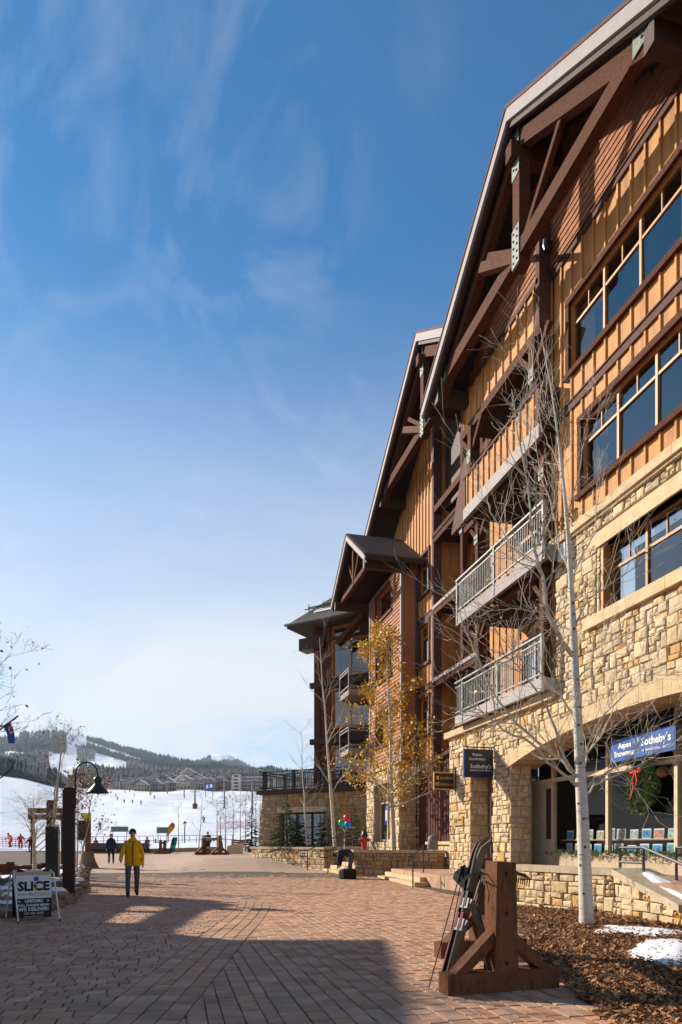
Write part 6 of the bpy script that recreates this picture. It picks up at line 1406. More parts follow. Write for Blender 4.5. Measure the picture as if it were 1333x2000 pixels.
# ================================================================== PEOPLE
def person(label, loc, rz, J=None, cols=('yellow_cloth', 'grey_denim', 'black_cloth', 'skin'), hair='hair', scale=1.0, fingers=True, group=None, hat='hair', sub=1, bulk=1.0, coat=False):
    """one continuous skinned body; J moves joints (x right, y forward, z up, metres for a 1.75 m adult)"""
    K = {'pelvis': (0, 0, .95), 'waist': (0, .0, 1.08), 'chest': (0, .0, 1.32), 'neck0': (0, 0, 1.46), 'neck': (0, .02, 1.53), 'head': (0, .03, 1.63), 'crown': (0, .02, 1.72)}
    for s, n_ in ((1, 'R'), (-1, 'L')):
        K.update({'sh' + n_: (s * .165, 0, 1.38), 'el' + n_: (s * .25, -.02, 1.12), 'wr' + n_: (s * .26, .08, .89), 'ha' + n_: (s * .26, .11, .80), 'hp' + n_: (s * .10, 0, .90), 'kn' + n_: (s * .11, .02, .50), 'an' + n_: (s * .11, -.02, .09), 'to' + n_: (s * .13, .17, .045)})
    K.update(J or {})
    rad = {'pelvis': (.178, .140), 'waist': (.172, .140), 'chest': (.180, .145), 'neck0': (.085, .08), 'neck': (.058, .06), 'head': (.080, .098), 'crown': (.062, .075)}
    for n_ in 'RL': rad.update({'sh' + n_: (.085, .085), 'el' + n_: (.066, .066), 'wr' + n_: (.050, .050), 'ha' + n_: (.036, .022), 'hp' + n_: (.10, .10), 'kn' + n_: (.072, .072), 'an' + n_: (.052, .055), 'to' + n_: (.045, .036)})
    E = [('pelvis', 'waist'), ('waist', 'chest'), ('chest', 'neck0'), ('neck0', 'neck'), ('neck', 'head'), ('head', 'crown')]
    for n_ in 'RL': E += [('chest', 'sh' + n_), ('sh' + n_, 'el' + n_), ('el' + n_, 'wr' + n_), ('wr' + n_, 'ha' + n_), ('pelvis', 'hp' + n_), ('hp' + n_, 'kn' + n_), ('kn' + n_, 'an' + n_), ('an' + n_, 'to' + n_)]
    if fingers:
        for s, n_ in ((1, 'R'), (-1, 'L')):
            h = Vector(K['ha' + n_]); w_ = Vector(K['wr' + n_]); d = (h - w_).normalized(); side = d.cross(Vector((0, 1, 0)) if abs(d.y) < .8 else Z).normalized(); pl = d.cross(side)
            for i, (o, l) in enumerate(((-.030, .060), (-.010, .072), (.010, .068), (.030, .052))):
                a = h + pl * o + d * .02; m_ = a + d * l * .6 + side * s * .006; e = a + d * l * .95 - side * s * .02; nm = 'f%d%s' % (i, n_)
                K[nm + 'a'], K[nm + 'b'] = tuple(m_), tuple(e); rad[nm + 'a'] = (.010, .010); rad[nm + 'b'] = (.008, .008); E += [('ha' + n_, nm + 'a'), (nm + 'a', nm + 'b')]
            th = h.lerp(w_, .45) + pl * .035; K['t' + n_] = tuple(th + d * .05 + pl * .015); rad['t' + n_] = (.010, .010); E.append(('wr' + n_, 't' + n_))
    for n_ in ('waist', 'chest', 'neck0', 'shR', 'shL', 'elR', 'elL'): rad[n_] = tuple(q * bulk for q in rad[n_])
    names = list(K); idx = {n_: i for i, n_ in enumerate(names)}
    me = bpy.data.meshes.new('body'); me.from_pydata([K[n_] for n_ in names], [(idx[a], idx[b_]) for a, b_ in E], []); o = bpy.data.objects.new('b', me); C.objects.link(o)
    o.modifiers.new('s', 'SKIN'); sv = me.skin_vertices[0].data
    for n_ in names: sv[idx[n_]].radius = rad[n_]; sv[idx[n_]].use_root = (n_ == 'pelvis')
    if sub: md = o.modifiers.new('u', 'SUBSURF'); md.levels = sub; md.render_levels = sub
    bpy.context.view_layer.update(); bm = bpy.data.meshes.new_from_object(o.evaluated_get(bpy.context.evaluated_depsgraph_get())); bpy.data.objects.remove(o)
    bm.materials.clear()
    for c in cols: bm.materials.append(MATS[c])
    reg = {}
    for n_ in names:
        reg[n_] = 3 if n_ in ('neck', 'head', 'crown', 'haR', 'haL', 'tR', 'tL') or n_[0] == 'f' else 2 if n_[:2] in ('an', 'to') else 1 if n_[:2] in ('hp', 'kn') else 0
    segs = [(Vector(K[a]), Vector(K[b_]), a, b_) for a, b_ in E]
    for f in bm.polygons:
        c = Vector(f.center); best = (9, 0)
        for p, q, a, b_ in segs:
            d = q - p; k = max(0, min(1, (c - p).dot(d) / max(d.length_squared, 1e-9))); dd = (c - p - d * k).length - .3 * (rad[a][0] * (1 - k) + rad[b_][0] * k)
            if dd < best[0]:
                cut = .5
                if a[:2] == 'wr' or a == 'neck0': cut = .35
                if a == 'pelvis' and b_ == 'waist': cut = -.1
                if a[:2] == 'kn': cut = .82
                best = (dd, reg[a] if k < cut else reg[b_])
        f.material_index = best[1]; f.use_smooth = True
    t_ = thing('person', label, 'person', loc, rz, group); t_.scale = (scale,) * 3
    link('body', bm, t_)
    if coat:                                             # straight hem, collar and front zip of a loose jacket
        rc_ = random.Random(3); hv = []; n1 = 16; rows = ((.80, .200, .166), (.86, .204, .170), (.93, .197, .164), (1.02, .190, .158), (1.15, .185, .152))
        for z_, a_, b_ in rows:
            for k in range(n1): an = 2 * math.pi * k / n1; f = 1 + rc_.uniform(-.035, .035); hv.append((math.cos(an) * a_ * f, math.sin(an) * b_ * f, z_ + rc_.uniform(-.008, .008)))
        mesh_obj('jacket_hem', hv, [(j * n1 + k, j * n1 + (k + 1) % n1, (j + 1) * n1 + (k + 1) % n1, (j + 1) * n1 + k) for j in range(len(rows) - 1) for k in range(n1)], cols[0], t_, True)
        MB().lathe((0, .005, 1.43), [(.115, 0), (.105, .06), (.085, .10), (.070, .09)], 14).build('collar', cols[0], t_, True)
        MB().box(-.010, .010, .150, .182, .81, 1.42).build('zip', 'black_cloth', t_)
    hd, cr = Vector(K['head']), Vector(K['crown']); up = (cr - hd).normalized(); fw = Vector((0, 1, 0)) - up * up.y; fw = fw.normalized() if fw.length > .2 else Vector((0, 0, -1)); sd = fw.cross(up)
    hm = MB(); n1 = 12; b0 = len(hm.v)
    c0 = hd + up * .035 - fw * .018
    for j in range(6):
        th = j / 5 * 1.75
        for i in range(n1):
            a_ = 2 * math.pi * i / n1; dn = .02 * max(0, -math.cos(a_)) * j / 5; hm.v.append(c0 + up * (math.cos(th) * .105 - dn + .02 * max(0, math.cos(a_)) * (j / 5)) + (fw * math.cos(a_) * .112 + sd * math.sin(a_) * .098) * math.sin(th))
    for j in range(5):
        for i in range(n1): hm.f.append((j * n1 + i, j * n1 + (i + 1) % n1, (j + 1) * n1 + (i + 1) % n1, (j + 1) * n1 + i)); hm.m.append(0)
    hm.build('headwear', hat, t_, True)
    fc = MB(); nb = hd + fw * .098 - up * .02; fc.add([nb + up * .03, nb - up * .02 + sd * .016, nb - up * .02 - sd * .016, nb - up * .012 + fw * .028], [(0, 1, 3), (1, 2, 3), (2, 0, 3)]); 
    for s in (-1, 1): fc.lathe(hd + sd * s * .088 - up * .005, [(.022, -.006), (.016, .010)], 7, axis=sd * s)
    fc.build('nose_and_ears', cols[3], t_)
    ey = MB()
    for s in (-1, 1): ey.lathe(hd + fw * .092 + sd * s * .034 + up * .012, [(.012, 0), (.008, .007)], 7, axis=fw)
    ey.beam(hd + fw * .094 - up * .055 - sd * .022, hd + fw * .094 - up * .055 + sd * .022, .006, .008); ey.build('eyes_and_mouth', 'hair', t_)
    return t_
FACE_CAM = math.pi - ALPHA
pp = gp(259, 1752); pp.z = gz(pp.x, pp.y)
person('person in a yellow jacket, grey jeans and dark cap walking across the plaza', pp, FACE_CAM + .35, {'elL': (-.245, -.10, 1.13), 'wrL': (-.25, .0, .90), 'haL': (-.25, .03, .82), 'elR': (.26, .06, 1.13), 'wrR': (.30, .24, .98), 'haR': (.30, .31, .94), 'knR': (.12, .12, .50), 'anR': (.12, .10, .09), 'toR': (.13, .29, .05), 'knL': (-.11, .0, .50), 'anL': (-.11, -.18, .12), 'toL': (-.12, -.01, .045)}, hat='black_cloth', coat=True)
p2_ = gp(217, 1692, .12); p2_.z = gz(p2_.x, p2_.y)
person('person in a navy coat and black trousers walking away across the plaza', ground_at(217, 39.5), -ALPHA + .3, {'knR': (.12, .14, .50), 'anR': (.12, .06, .09), 'toR': (.13, .24, .05), 'anL': (-.11, -.22, .13), 'toL': (-.12, -.06, .05)}, cols=('navy_cloth', 'black_cloth', 'black_cloth', 'skin'), hat='plum_cloth', coat=True)
bl = ground_at(680, 25.9)
person('person in dark blue bending forward over a black bag by the planter', bl + Vector((.12, 0, 0)), -ALPHA + math.radians(78), {'pelvis': (0, -.05, .86), 'waist': (0, .06, .97), 'chest': (0, .32, 1.04), 'neck0': (0, .46, 1.02), 'neck': (0, .52, .99), 'head': (0, .60, .95), 'crown': (0, .68, .91), 'shR': (.18, .38, 1.0), 'shL': (-.18, .38, 1.0), 'elR': (.24, .42, .74), 'elL': (-.24, .42, .74), 'wrR': (.2, .46, .52), 'wrL': (-.2, .46, .52), 'haR': (.19, .48, .44), 'haL': (-.19, .48, .44), 'hpR': (.10, -.05, .82), 'hpL': (-.10, -.05, .82), 'knR': (.12, .06, .46), 'knL': (-.12, .04, .46), 'anR': (.12, -.04, .09), 'anL': (-.12, -.06, .09), 'toR': (.13, .15, .045), 'toL': (-.13, .13, .045)}, cols=('navy_cloth', 'grey_denim', 'black_cloth', 'skin'), hat='hair', bulk=1.3)
bgc = bl + Vector((-.08, -.30, 0)); bgt = thing('duffel_bag', 'bulky black bag standing on the paving by the bending person', 'bag', bgc)
MB().lathe(bgc, [(.30, 0), (.34, .05), (.33, .30), (.27, .37), (.05, .39)], 8).build('bag_body', 'black_cloth', bgt); MB().tube([bgc + Vector((-.15, 0, .36)), bgc + Vector((-.08, 0, .47)), bgc + Vector((.08, 0, .47)), bgc + Vector((.15, 0, .36))], .014, 6).build('handle', 'black_cloth', bgt)
# far people and skiers
stand = {}
skiJ = {'pelvis': (0, -.06, .86), 'waist': (0, 0, .98), 'chest': (0, .12, 1.18), 'neck0': (0, .2, 1.3), 'neck': (0, .24, 1.36), 'head': (0, .28, 1.45), 'crown': (0, .29, 1.54), 'shR': (.18, .16, 1.26), 'shL': (-.18, .16, 1.26), 'elR': (.32, .2, 1.02), 'elL': (-.32, .2, 1.02), 'wrR': (.36, .42, .98), 'wrL': (-.36, .42, .98), 'haR': (.37, .5, .98), 'haL': (-.37, .5, .98), 'knR': (.14, .12, .46), 'knL': (-.14, .12, .46), 'hpR': (.1, -.05, .82), 'hpL': (-.1, -.05, .82)}
def skier(label, loc, rz, cols, group=None, sc_=1.0):
    t_ = person(label, loc, rz, skiJ, cols, fingers=False, hat=cols[2], group=group, sub=0, scale=sc_)
    for s in (-1, 1):
        MB().box(s * .12 - .045, s * .12 + .045, -.75, .85, .0, .025).build('ski', 'ski_black', t_); MB().tube([(s * .37, .5, 1.02), (s * .5, -.2, .1)], .012, 4).build('pole', 'ski_black', t_)
    return t_
def on_snow(px, py):
    lo, hi = 78.0, 700.0
    for _ in range(40):
        m_ = (lo + hi) / 2; y_ = HOR - F * (H(px, m_) - EYE) / m_
        if y_ > py: lo = m_
        else: hi = m_
    return tp(px, lo)
proto = skier('tiny dark-clad skier on the white ski slope', on_snow(243, 1569), 2.6, ('black_cloth', 'black_cloth', 'black_cloth', 'skin'), 'skiers on the open slope')
for px, py, rz in ((229, 1562), ) and [(227, 1557, 1.2), (230, 1563, 2.2), (244, 1549, .5), (253, 1547, 3.0), (263, 1556, 1.7), (259, 1570, 2.9), (276, 1572, 2.2), (302, 1560, .9), (270, 1545, 2.0)]:
    dup(proto, on_snow(px, py), rz)
skier('skier in grey turning low on the slope above the street lamp', on_snow(399, 1607), 2.0, ('plum_cloth', 'black_cloth', 'black_cloth', 'skin'))
skier('skier in pale blue gliding down towards the yellow sign', on_snow(195, 1621), 3.0, ('blue_cloth', 'black_cloth', 'black_cloth', 'skin'))
for px, d, lab, cols, rz in ((21, 74, 'skier in orange jacket and red trousers by the pink net', ('orange_cloth', 'red_cloth', 'black_cloth', 'skin'), 2.2), (40, 73, 'skier in an all-red suit standing by the pink net', ('red_cloth', 'red_cloth', 'black_cloth', 'skin'), 3.4), (60, 70, 'person in dark blue by the thin tree and pink net', ('navy_cloth', 'navy_cloth', 'black_cloth', 'skin'), 3.0)):
    b_ = dp(px, 1655, d); b_.z = H(px, d) if d > 72 else gz(b_.x, b_.y); skier(lab, b_, rz, cols, sc_=1.0)
for px, d, lab, cols in ((288, 75, 'person in a plum jacket standing at the far railing', ('plum_cloth', 'plum_cloth', 'black_cloth', 'skin')), (187, 76, 'person in a red vest by the far steps', ('red_cloth', 'grey_denim', 'black_cloth', 'skin')), (304, 78, 'person in teal sitting behind the snowy planter', ('teal_cloth', 'navy_cloth', 'black_cloth', 'skin')), (418, 80, 'person in dark teal beside the pink net', ('teal_cloth', 'black_cloth', 'black_cloth', 'skin')), (406, 58, 'person in a plum cap behind the farther ski rack', ('navy_cloth', 'black_cloth', 'black_cloth', 'skin'))):
    b_ = tp(px, d) if d > 72 else ground_at(px, d); person(lab, b_, FACE_CAM + px * .1, None, cols, fingers=False, hat='plum_cloth' if px in (406,) else 'black_cloth', sub=0)

# ================================================================== FAR SIDE OF THE PLAZA
ski_rack('dark wooden ski rack standing on the far plaza beside the stone block', ground_at(398, 43), math.radians(200), -.3)
ski_rack('dark wooden ski rack beneath the orange feather flag', ground_at(322, 62), math.radians(160), -.3)
fb = ground_at(324, 61); t_ = thing('feather_flag', 'orange teardrop feather flag beside the far ski rack', 'flag', fb)
hF = 61.0; MB().tube([fb, dp(326, 1632, hF), dp(328, 1616, hF), dp(336, 1607, hF), dp(342, 1610, hF)], .025, 6).build('pole', 'black_metal', t_)
MB().prism([dp(x, y, hF) for x, y in ((326, 1634), (327.5, 1620), (331, 1611), (336.5, 1607), (341.5, 1610), (342, 1616), (338, 1622), (331, 1630))], Vector((sA, cA, 0)) * .02).build('cloth', 'flag_orange', t_)
MB().prism([dp(x, y, hF - .03) for x, y in ((331, 1612), (336.5, 1608), (341, 1611), (341.5, 1615), (335, 1613))], Vector((sA, cA, 0)) * .01).build('print', 'flag_red', t_)
for px, a, mt, lab in ((337, 14, 'teal_cloth', 'teal snowboard leaning behind the orange flag'), (333, 12, 'ski_black', 'black and green snowboard leaning behind the orange flag')):
    b_ = ground_at(px, 63); u = (r_ * math.sin(math.radians(a)) + Z * math.cos(math.radians(a))); t_ = thing('snowboard', lab, 'snowboard', b_)
    pts = []
    for k in range(12): an = 2 * math.pi * k / 12; pts.append(b_ + u * (.78 + .76 * math.sin(an) * (1 if abs(math.sin(an)) > .3 else 1)) + r_ * .15 * (math.copysign(abs(math.cos(an)) ** .5, math.cos(an))))
    MB().prism(pts, Vector((sA, cA, 0)) * .02).build('deck', mt, t_); MB().prism([b_ + u * z_ + r_ * x_ - Vector((sA, cA, 0)) * .01 for x_, z_ in ((-.1, .5), (.1, .5), (.1, .75), (-.1, .75))], Vector((sA, cA, 0)) * .01).build('graphic', 'green_gloss', t_)
lb_ = ground_at(361, 68); t_ = thing('street_lamp', 'slim black street lamp with lantern top beyond the far ski rack', 'lamp', lb_)
MB().lathe(lb_, [(.16, 0), (.14, .25), (.06, .4), (.05, 2.4), (.07, 2.45), (.04, 2.5)], 10).build('post', 'black_metal', t_); MB().lathe(lb_ + Z * 2.5, [(.08, 0), (.12, .05), (.15, .30), (.13, .32)], 8).build('lantern', 'glass', t_); MB().lathe(lb_ + Z * 2.8, [(.26, 0), (.20, .08), (.06, .18), (.02, .28)], 8).build('lantern_roof', 'black_metal', t_)
# wooden steps
ws = thing('wooden_steps', 'broad flight of weathered wooden steps at the far edge of the plaza', 'steps', ground_at(230, 66))
for i in range(7):
    d = 65 + i * .42; a, b_ = ground_at(168 + i * 1.5, d), ground_at(292, d); a.z = b_.z = .55 + .155 * i; MB().beam(a, b_, .40, .05).build('plank', 'rim_beam' if i > 2 else 'cedar', ws); MB().beam(a - Z * .09, b_ - Z * .09, .04, .13).build('riser', 'timber_dark', ws)
# far railing
rl = thing('steel_railing', 'dark steel railing along the far edge of the plaza', 'railing', ground_at(310, 73))
for i in range(22): b_ = ground_at(160 + i * 14, 73.2); MB().beam(b_, b_ + Z * 1.6, .05, .05).build('post', 'black_metal', rl)
for z in (1.58, 1.1): a, b_ = ground_at(158, 73.2), ground_at(460, 73.2); MB().beam(a + Z * z, b_ + Z * z, .05, .05).build('rail', 'black_metal', rl)
# snowy planter
sp0, sp1 = ground_at(292, 66), ground_at(432, 64); pl = thing('snowy_planter', 'low brown planter heaped with snow at the far edge of the plaza', 'planter', ground_at(360, 66))
MB().prism([sp0, sp1, ground_at(436, 72), ground_at(288, 72)], (0, 0, .42)).build('kerb', 'stone_brown_shade', pl)
vs = []; fs = []
for j in range(9):
    for i in range(25):
        p = sp0.lerp(sp1, i / 24).lerp(ground_at(288, 72).lerp(ground_at(436, 72), i / 24), j / 8); e = min(j, 8 - j) / 4; vs.append((p.x, p.y, p.z + .42 + .5 * e ** .5 + .28 * mnoise.noise(Vector((i * .5, j * .7, 0))) * e))
for j in range(8):
    for i in range(24): fs.append((j * 25 + i, j * 25 + i + 1, (j + 1) * 25 + i + 1, (j + 1) * 25 + i))
mesh_obj('snow_heap', vs, fs, 'snow', pl, True)
cbk = ground_at(458, 44); t_ = thing('stone_block', 'squat tan block with sloped top near the end of the planter wall', 'block', cbk); MB().prism([cbk - r_ * .5, cbk + r_ * .48, cbk + r_ * .46 + Z * .74, cbk - r_ * .46 + Z * .52], Vector((sA, cA, 0)) * .7).build('body', 'coping', t_)
bch = ground_at(470, 54); t_ = thing('park_bench', 'brown wooden bench among the saplings behind the stone block', 'bench', bch)
for k in range(3): MB().beam(bch - r_ * .8 + Z * .45 + Vector((sA, cA, 0)) * k * .16, bch + r_ * .8 + Z * .45 + Vector((sA, cA, 0)) * k * .16, .13, .05).build('seat_slat', 'cedar', t_); MB().beam(bch - r_ * .8 + Z * (.62 + k * .16) + Vector((sA, cA, 0)) * .5, bch + r_ * .8 + Z * (.62 + k * .16) + Vector((sA, cA, 0)) * .5, .04, .13).build('back_slat', 'cedar', t_)
for s in (-.7, .7): MB().beam(bch + r_ * s, bch + r_ * s + Z * .43, .08, .3).build('leg', 'black_metal', t_); MB().beam(bch + r_ * s + Vector((sA, cA, 0)) * .5, bch + r_ * s + Vector((sA, cA, 0)) * .5 + Z * 1.0, .08, .08).build('leg', 'black_metal', t_)
snow_patch('snow_patch', 'thin snow strip at the foot of the stone block', [ground_at(px, d) for px, d in ((425, 49), (450, 48.5), (480, 51), (478, 56), (430, 54))], lambda x, y: gz(x, y) + .012, .06, 71)
# nets, trail boards
def net(label, pts, h, mat='net_pink', cell=.35):
    t_ = thing('safety_net', label, 'net', pts[0])
    for a, b_ in zip(pts, pts[1:]):
        n_ = max(2, int((b_ - a).length / cell)); mb = MB()
        for i in range(n_ + 1): p = a.lerp(b_, i / n_); mb.beam(p, p + Z * h, .06, .05)
        for k in range(5): z = h * (k + .2) / 4.4; mb.beam(a + Z * z, b_ + Z * z, .04, .07)
        mb.build('mesh', mat, t_)
    return t_
net('pink safety net on the slope behind the saplings', [on_snow(424, 1619), on_snow(455, 1617), on_snow(490, 1614), on_snow(512, 1612)], 1.3)
net('pink safety net beside the skiers in red', [tp(-20, 82), tp(30, 84), tp(64, 86)], 1.0)
for px, py, w_, h_, lab in ((234, 1622, 1.0, .6, 'pale green board on posts left of the yellow jacket'), (319, 1624, .75, .7, 'pale green board on posts behind the orange flag')):
    b_ = on_snow(px, 1640) if False else tp(px, 79); c = dp(px, py - 2, 79); t_ = thing('trail_board', lab, 'sign', b_); q = h_ * 1.0
    MB().beam(c - r_ * w_, c + r_ * w_, .06, q).build('board', 'plate', t_)
    for s in (-.8, .8): MB().tube([Vector((c.x, c.y, b_.z)) + r_ * w_ * s, c + r_ * w_ * s], .04, 5).build('post', 'steel_grey', t_)
# ================================================================== CHAIRLIFTS
towers = [(293.5, 1553, 1521), (327, 1550, 1511), (360, 1560, 1513), (381, 1580, 1525), (438.5, 1579, 1516), (493, 1591, 1521), (222, 1541, 1521), (246, 1545, 1520)]
tops = []
for i, (px, yb, yt) in enumerate(towers):
    b_ = on_snow(px, yb); d = sA * b_.x + cA * b_.y; h = (yb - yt) / F * d; t_ = thing('lift_tower', {0: 'grey chairlift tower with a yellow pad round its foot', 3: 'grey chairlift tower with a brown pad round its foot'}.get(i, 'plain grey steel chairlift tower without pad on the snow slope'), 'lift tower', b_, group='chairlift towers on the slope')
    MB().tube([b_ - Z * .3, b_ + Z * h], [.30, .20], 8).build('mast', 'steel_grey', t_); MB().beam(b_ + Z * h - r_ * 2.4, b_ + Z * h + r_ * 2.4, .4, .35).build('crossarm', 'steel_grey', t_)
    for s in (-1, 1): MB().beam(b_ + Z * (h + .25) + r_ * s * 2.3 - Vector((sA, cA, 0)) * 1.2, b_ + Z * (h + .25) + r_ * s * 2.3 + Vector((sA, cA, 0)) * 1.2, .2, .3).build('sheave_train', 'black_metal', t_)
    if i in (0, 3): MB().lathe(b_ - Z * .1, [(.75, 0), (.75, 1.6), (.6, 1.7)], 8).build('pad', 'sign_yellow' if i == 0 else 'cone_brown', t_)
    tops.append(b_ + Z * (h + .4))
def cable(a, b_, sag, label):
    mb = MB(); pts = [a.lerp(b_, k / 14) - Z * sag * 4 * (k / 14) * (1 - k / 14) for k in range(15)]; mb.tube(pts, .045, 4, cap=False); return tag(mb.build('lift_cable', 'steel_grey'), label, 'cable', 'chairlift cables')
for i, j in ((5, 4), (4, 2), (3, 1), (4, 3), (1, 7), (0, 6), (2, 1), (3, 0)):
    for s in (-2.3, 2.3): cable(tops[i] + r_ * s, tops[j] + r_ * s, 1.6, 'pale steel chairlift cable strung between towers')
for s in (-2.3, 2.3): cable(tops[5] + r_ * s, tops[5] + r_ * (s + 30) + Z * .5 - Vector((sA, cA, 0)) * 60, 2, 'pale steel chairlift cable strung between towers')
def chair(px, py, d, w_):
    c = dp(px, py, d); t_ = thing('lift_chair', 'dark empty chairlift seat hanging over the snow slope', 'chairlift seat', c, group='chairlift seats')
    MB().beam(c - r_ * w_ / 2, c + r_ * w_ / 2, .6, .14).build('seat', 'black_metal', t_); MB().beam(c - r_ * w_ / 2 + Z * .6, c + r_ * w_ / 2 + Z * .6, .12, .10).build('backrest', 'black_metal', t_)
    for s in (-1, 1): MB().tube([c + r_ * s * w_ / 2, c + r_ * s * w_ / 2 + Z * 1.1, c + r_ * s * w_ * .2 + Z * 1.7, c + Z * 1.9], .05, 5).build('frame', 'black_metal', t_)
    MB().tube([c + Z * 1.9, c + Z * 4.3], .06, 5).build('hanger', 'steel_grey', t_)
for a in ((381, 1547, 236, 3.0), (434, 1569, 210, 3.4), (293, 1527, 330, 2.4), (303, 1530, 320, 2.4), (265, 1523, 380, 2.2), (350, 1531, 300, 2.4), (338, 1535, 300, 2.2), (318, 1524, 340, 2.2), (500, 1563, 200, 4.0), (470, 1565, 215, 3.6), (282, 1523, 360, 2.2), (395, 1536, 280, 2.4)): chair(*a)
bb = on_snow(404, 1553); t_ = thing('blue_billboard', 'blue and white banner board on the slope by the chairlift', 'billboard', bb); c = dp(405, 1536, 300); MB().prism([dp(400, 1543, 330), dp(418, 1542, 330), dp(418, 1529, 330), dp(400, 1530, 330)], Vector((sA, cA, 0)) * .3).build('board', 'sign_blue', t_)
for q in ((403, 1540, 407, 1533), (410, 1539, 415, 1532)): MB().prism([dp(q[0], q[1], 329.7), dp(q[2], q[1], 329.7), dp(q[2], q[3], 329.7), dp(q[0], q[3], 329.7)], Vector((sA, cA, 0)) * .1).build('figure', 'sign_white', t_)
for x_ in (402, 416): MB().tube([tp(x_, 330), dp(x_, 1542, 330)], .2, 5).build('post', 'steel_grey', t_)
# ================================================================== FAR BUILDINGS
def block(label, px0, px1, yb, yt, d, floors, bays, mats, depth=14, roof=None, name='condo_building', split=None):
    a, b_ = tp(px0, d), tp(px1, d); zb = min(a.z, b_.z) - 1; zt = EYE + (HOR - yt) / F * d; fw_ = Vector((sA, cA, 0)); t_ = thing(name, label, 'building', a.lerp(b_, .5))
    a.z = b_.z = zb; MB().prism([a, b_, b_ + fw_ * depth, a + fw_ * depth], (0, 0, zt - zb)).build('wall', mats[0], t_)
    U = (b_ - a).normalized(); L_ = (b_ - a).length; fr = Frame(a, U, -fw_); h = (zt - zb - 1) / floors
    for j in range(floors):
        for i in range(bays):
            u = L_ * (i + .18) / bays; w_ = L_ / bays * .64; z0 = 1 + h * j + h * .18; wn = MB().fbox(fr, u, u + w_, z0, z0 + h * .62, -.02, .06).build('window', mats[1], t_); MB().fbox(fr, u + w_ * .1, u + w_ * .9, z0 + h * .06, z0 + h * .56, .06, .08).build('pane', 'interior', wn)
            if mats[2]: MB().fbox(fr, u - w_ * .1, u + w_ * 1.1, z0 - h * .1, z0 + h * .18, .05, .9).build('balcony', mats[2], t_)
    if roof:
        zt_ = Z * (zt - zb); md = a.lerp(b_, .5); rh_ = L_ * .30
        MB().prism([a + zt_, b_ + zt_, md + zt_ + Z * rh_], fw_ * depth).build('gable', mats[0], t_)
        for s, e in ((1, b_), (-1, a)):
            o1 = e + U * s * 1.0 + zt_ - Z * (1.0 * rh_ * 2 / L_) - fw_ * 1.2; o2 = md + zt_ + Z * rh_ - fw_ * 1.2
            MB().prism([o1, o2, o2 + Z * .45, o1 + Z * .45], fw_ * (depth + 2)).build('roof', 'snow' if roof > 3 or s > 0 else 'roof_shingle', t_)
    else: MB().prism([a - fw_ * .4 + Z * (zt - zb), b_ - fw_ * .4 + Z * (zt - zb), b_ + fw_ * depth + Z * (zt - zb), a + fw_ * depth + Z * (zt - zb)], (0, 0, .6)).build('roof', 'condo_brown', t_)
    return t_
block('tall pinkish condominium block, its blank pale end wall turned to the slope', 452.5, 470, 1552, 1513, 455, 5, 1, ('condo_wall', 'condo_wall', None))
block('brown condominium block with stacked balconies beside the pale one', 470.5, 517, 1552, 1512, 462, 5, 5, ('condo_brown', 'condo_wall', 'condo_wall'))
block('low brown condominium block left of the pale end wall', 443, 452, 1552, 1519, 470, 4, 1, ('condo_brown', 'house_wall', None))
rh = random.Random(66)
for i, (a, b_, yb, yt, d) in enumerate(((345, 372, 1541, 1521, 440), (374, 398, 1543, 1518, 455), (352, 385, 1530, 1511, 540), (400, 420, 1545, 1526, 470), (420, 442, 1546, 1522, 480), (318, 342, 1542, 1527, 450), (262, 288, 1541, 1532, 440), (292, 316, 1542, 1530, 445))):
    block(['brown chalet with wide eaves above the snow slope', 'dark chalet with pale balconies beside the lift towers', 'upper chalet with long snowy roof under the aspens', 'small brown chalet behind the blue billboard', 'brown chalet left of the condominium blocks', 'low chalet among trees left of the lift towers', 'long low dark lodge at the head of the snow slope', 'dark red-brown lodge at the head of the slope'][i], a, b_, yb, yt, d, 2, 4, ('house_wall', 'condo_wall', 'condo_wall' if i in (0, 1) else None), 12, 2.4 if i not in (2, 0, 4) else 3.5, 'chalet')
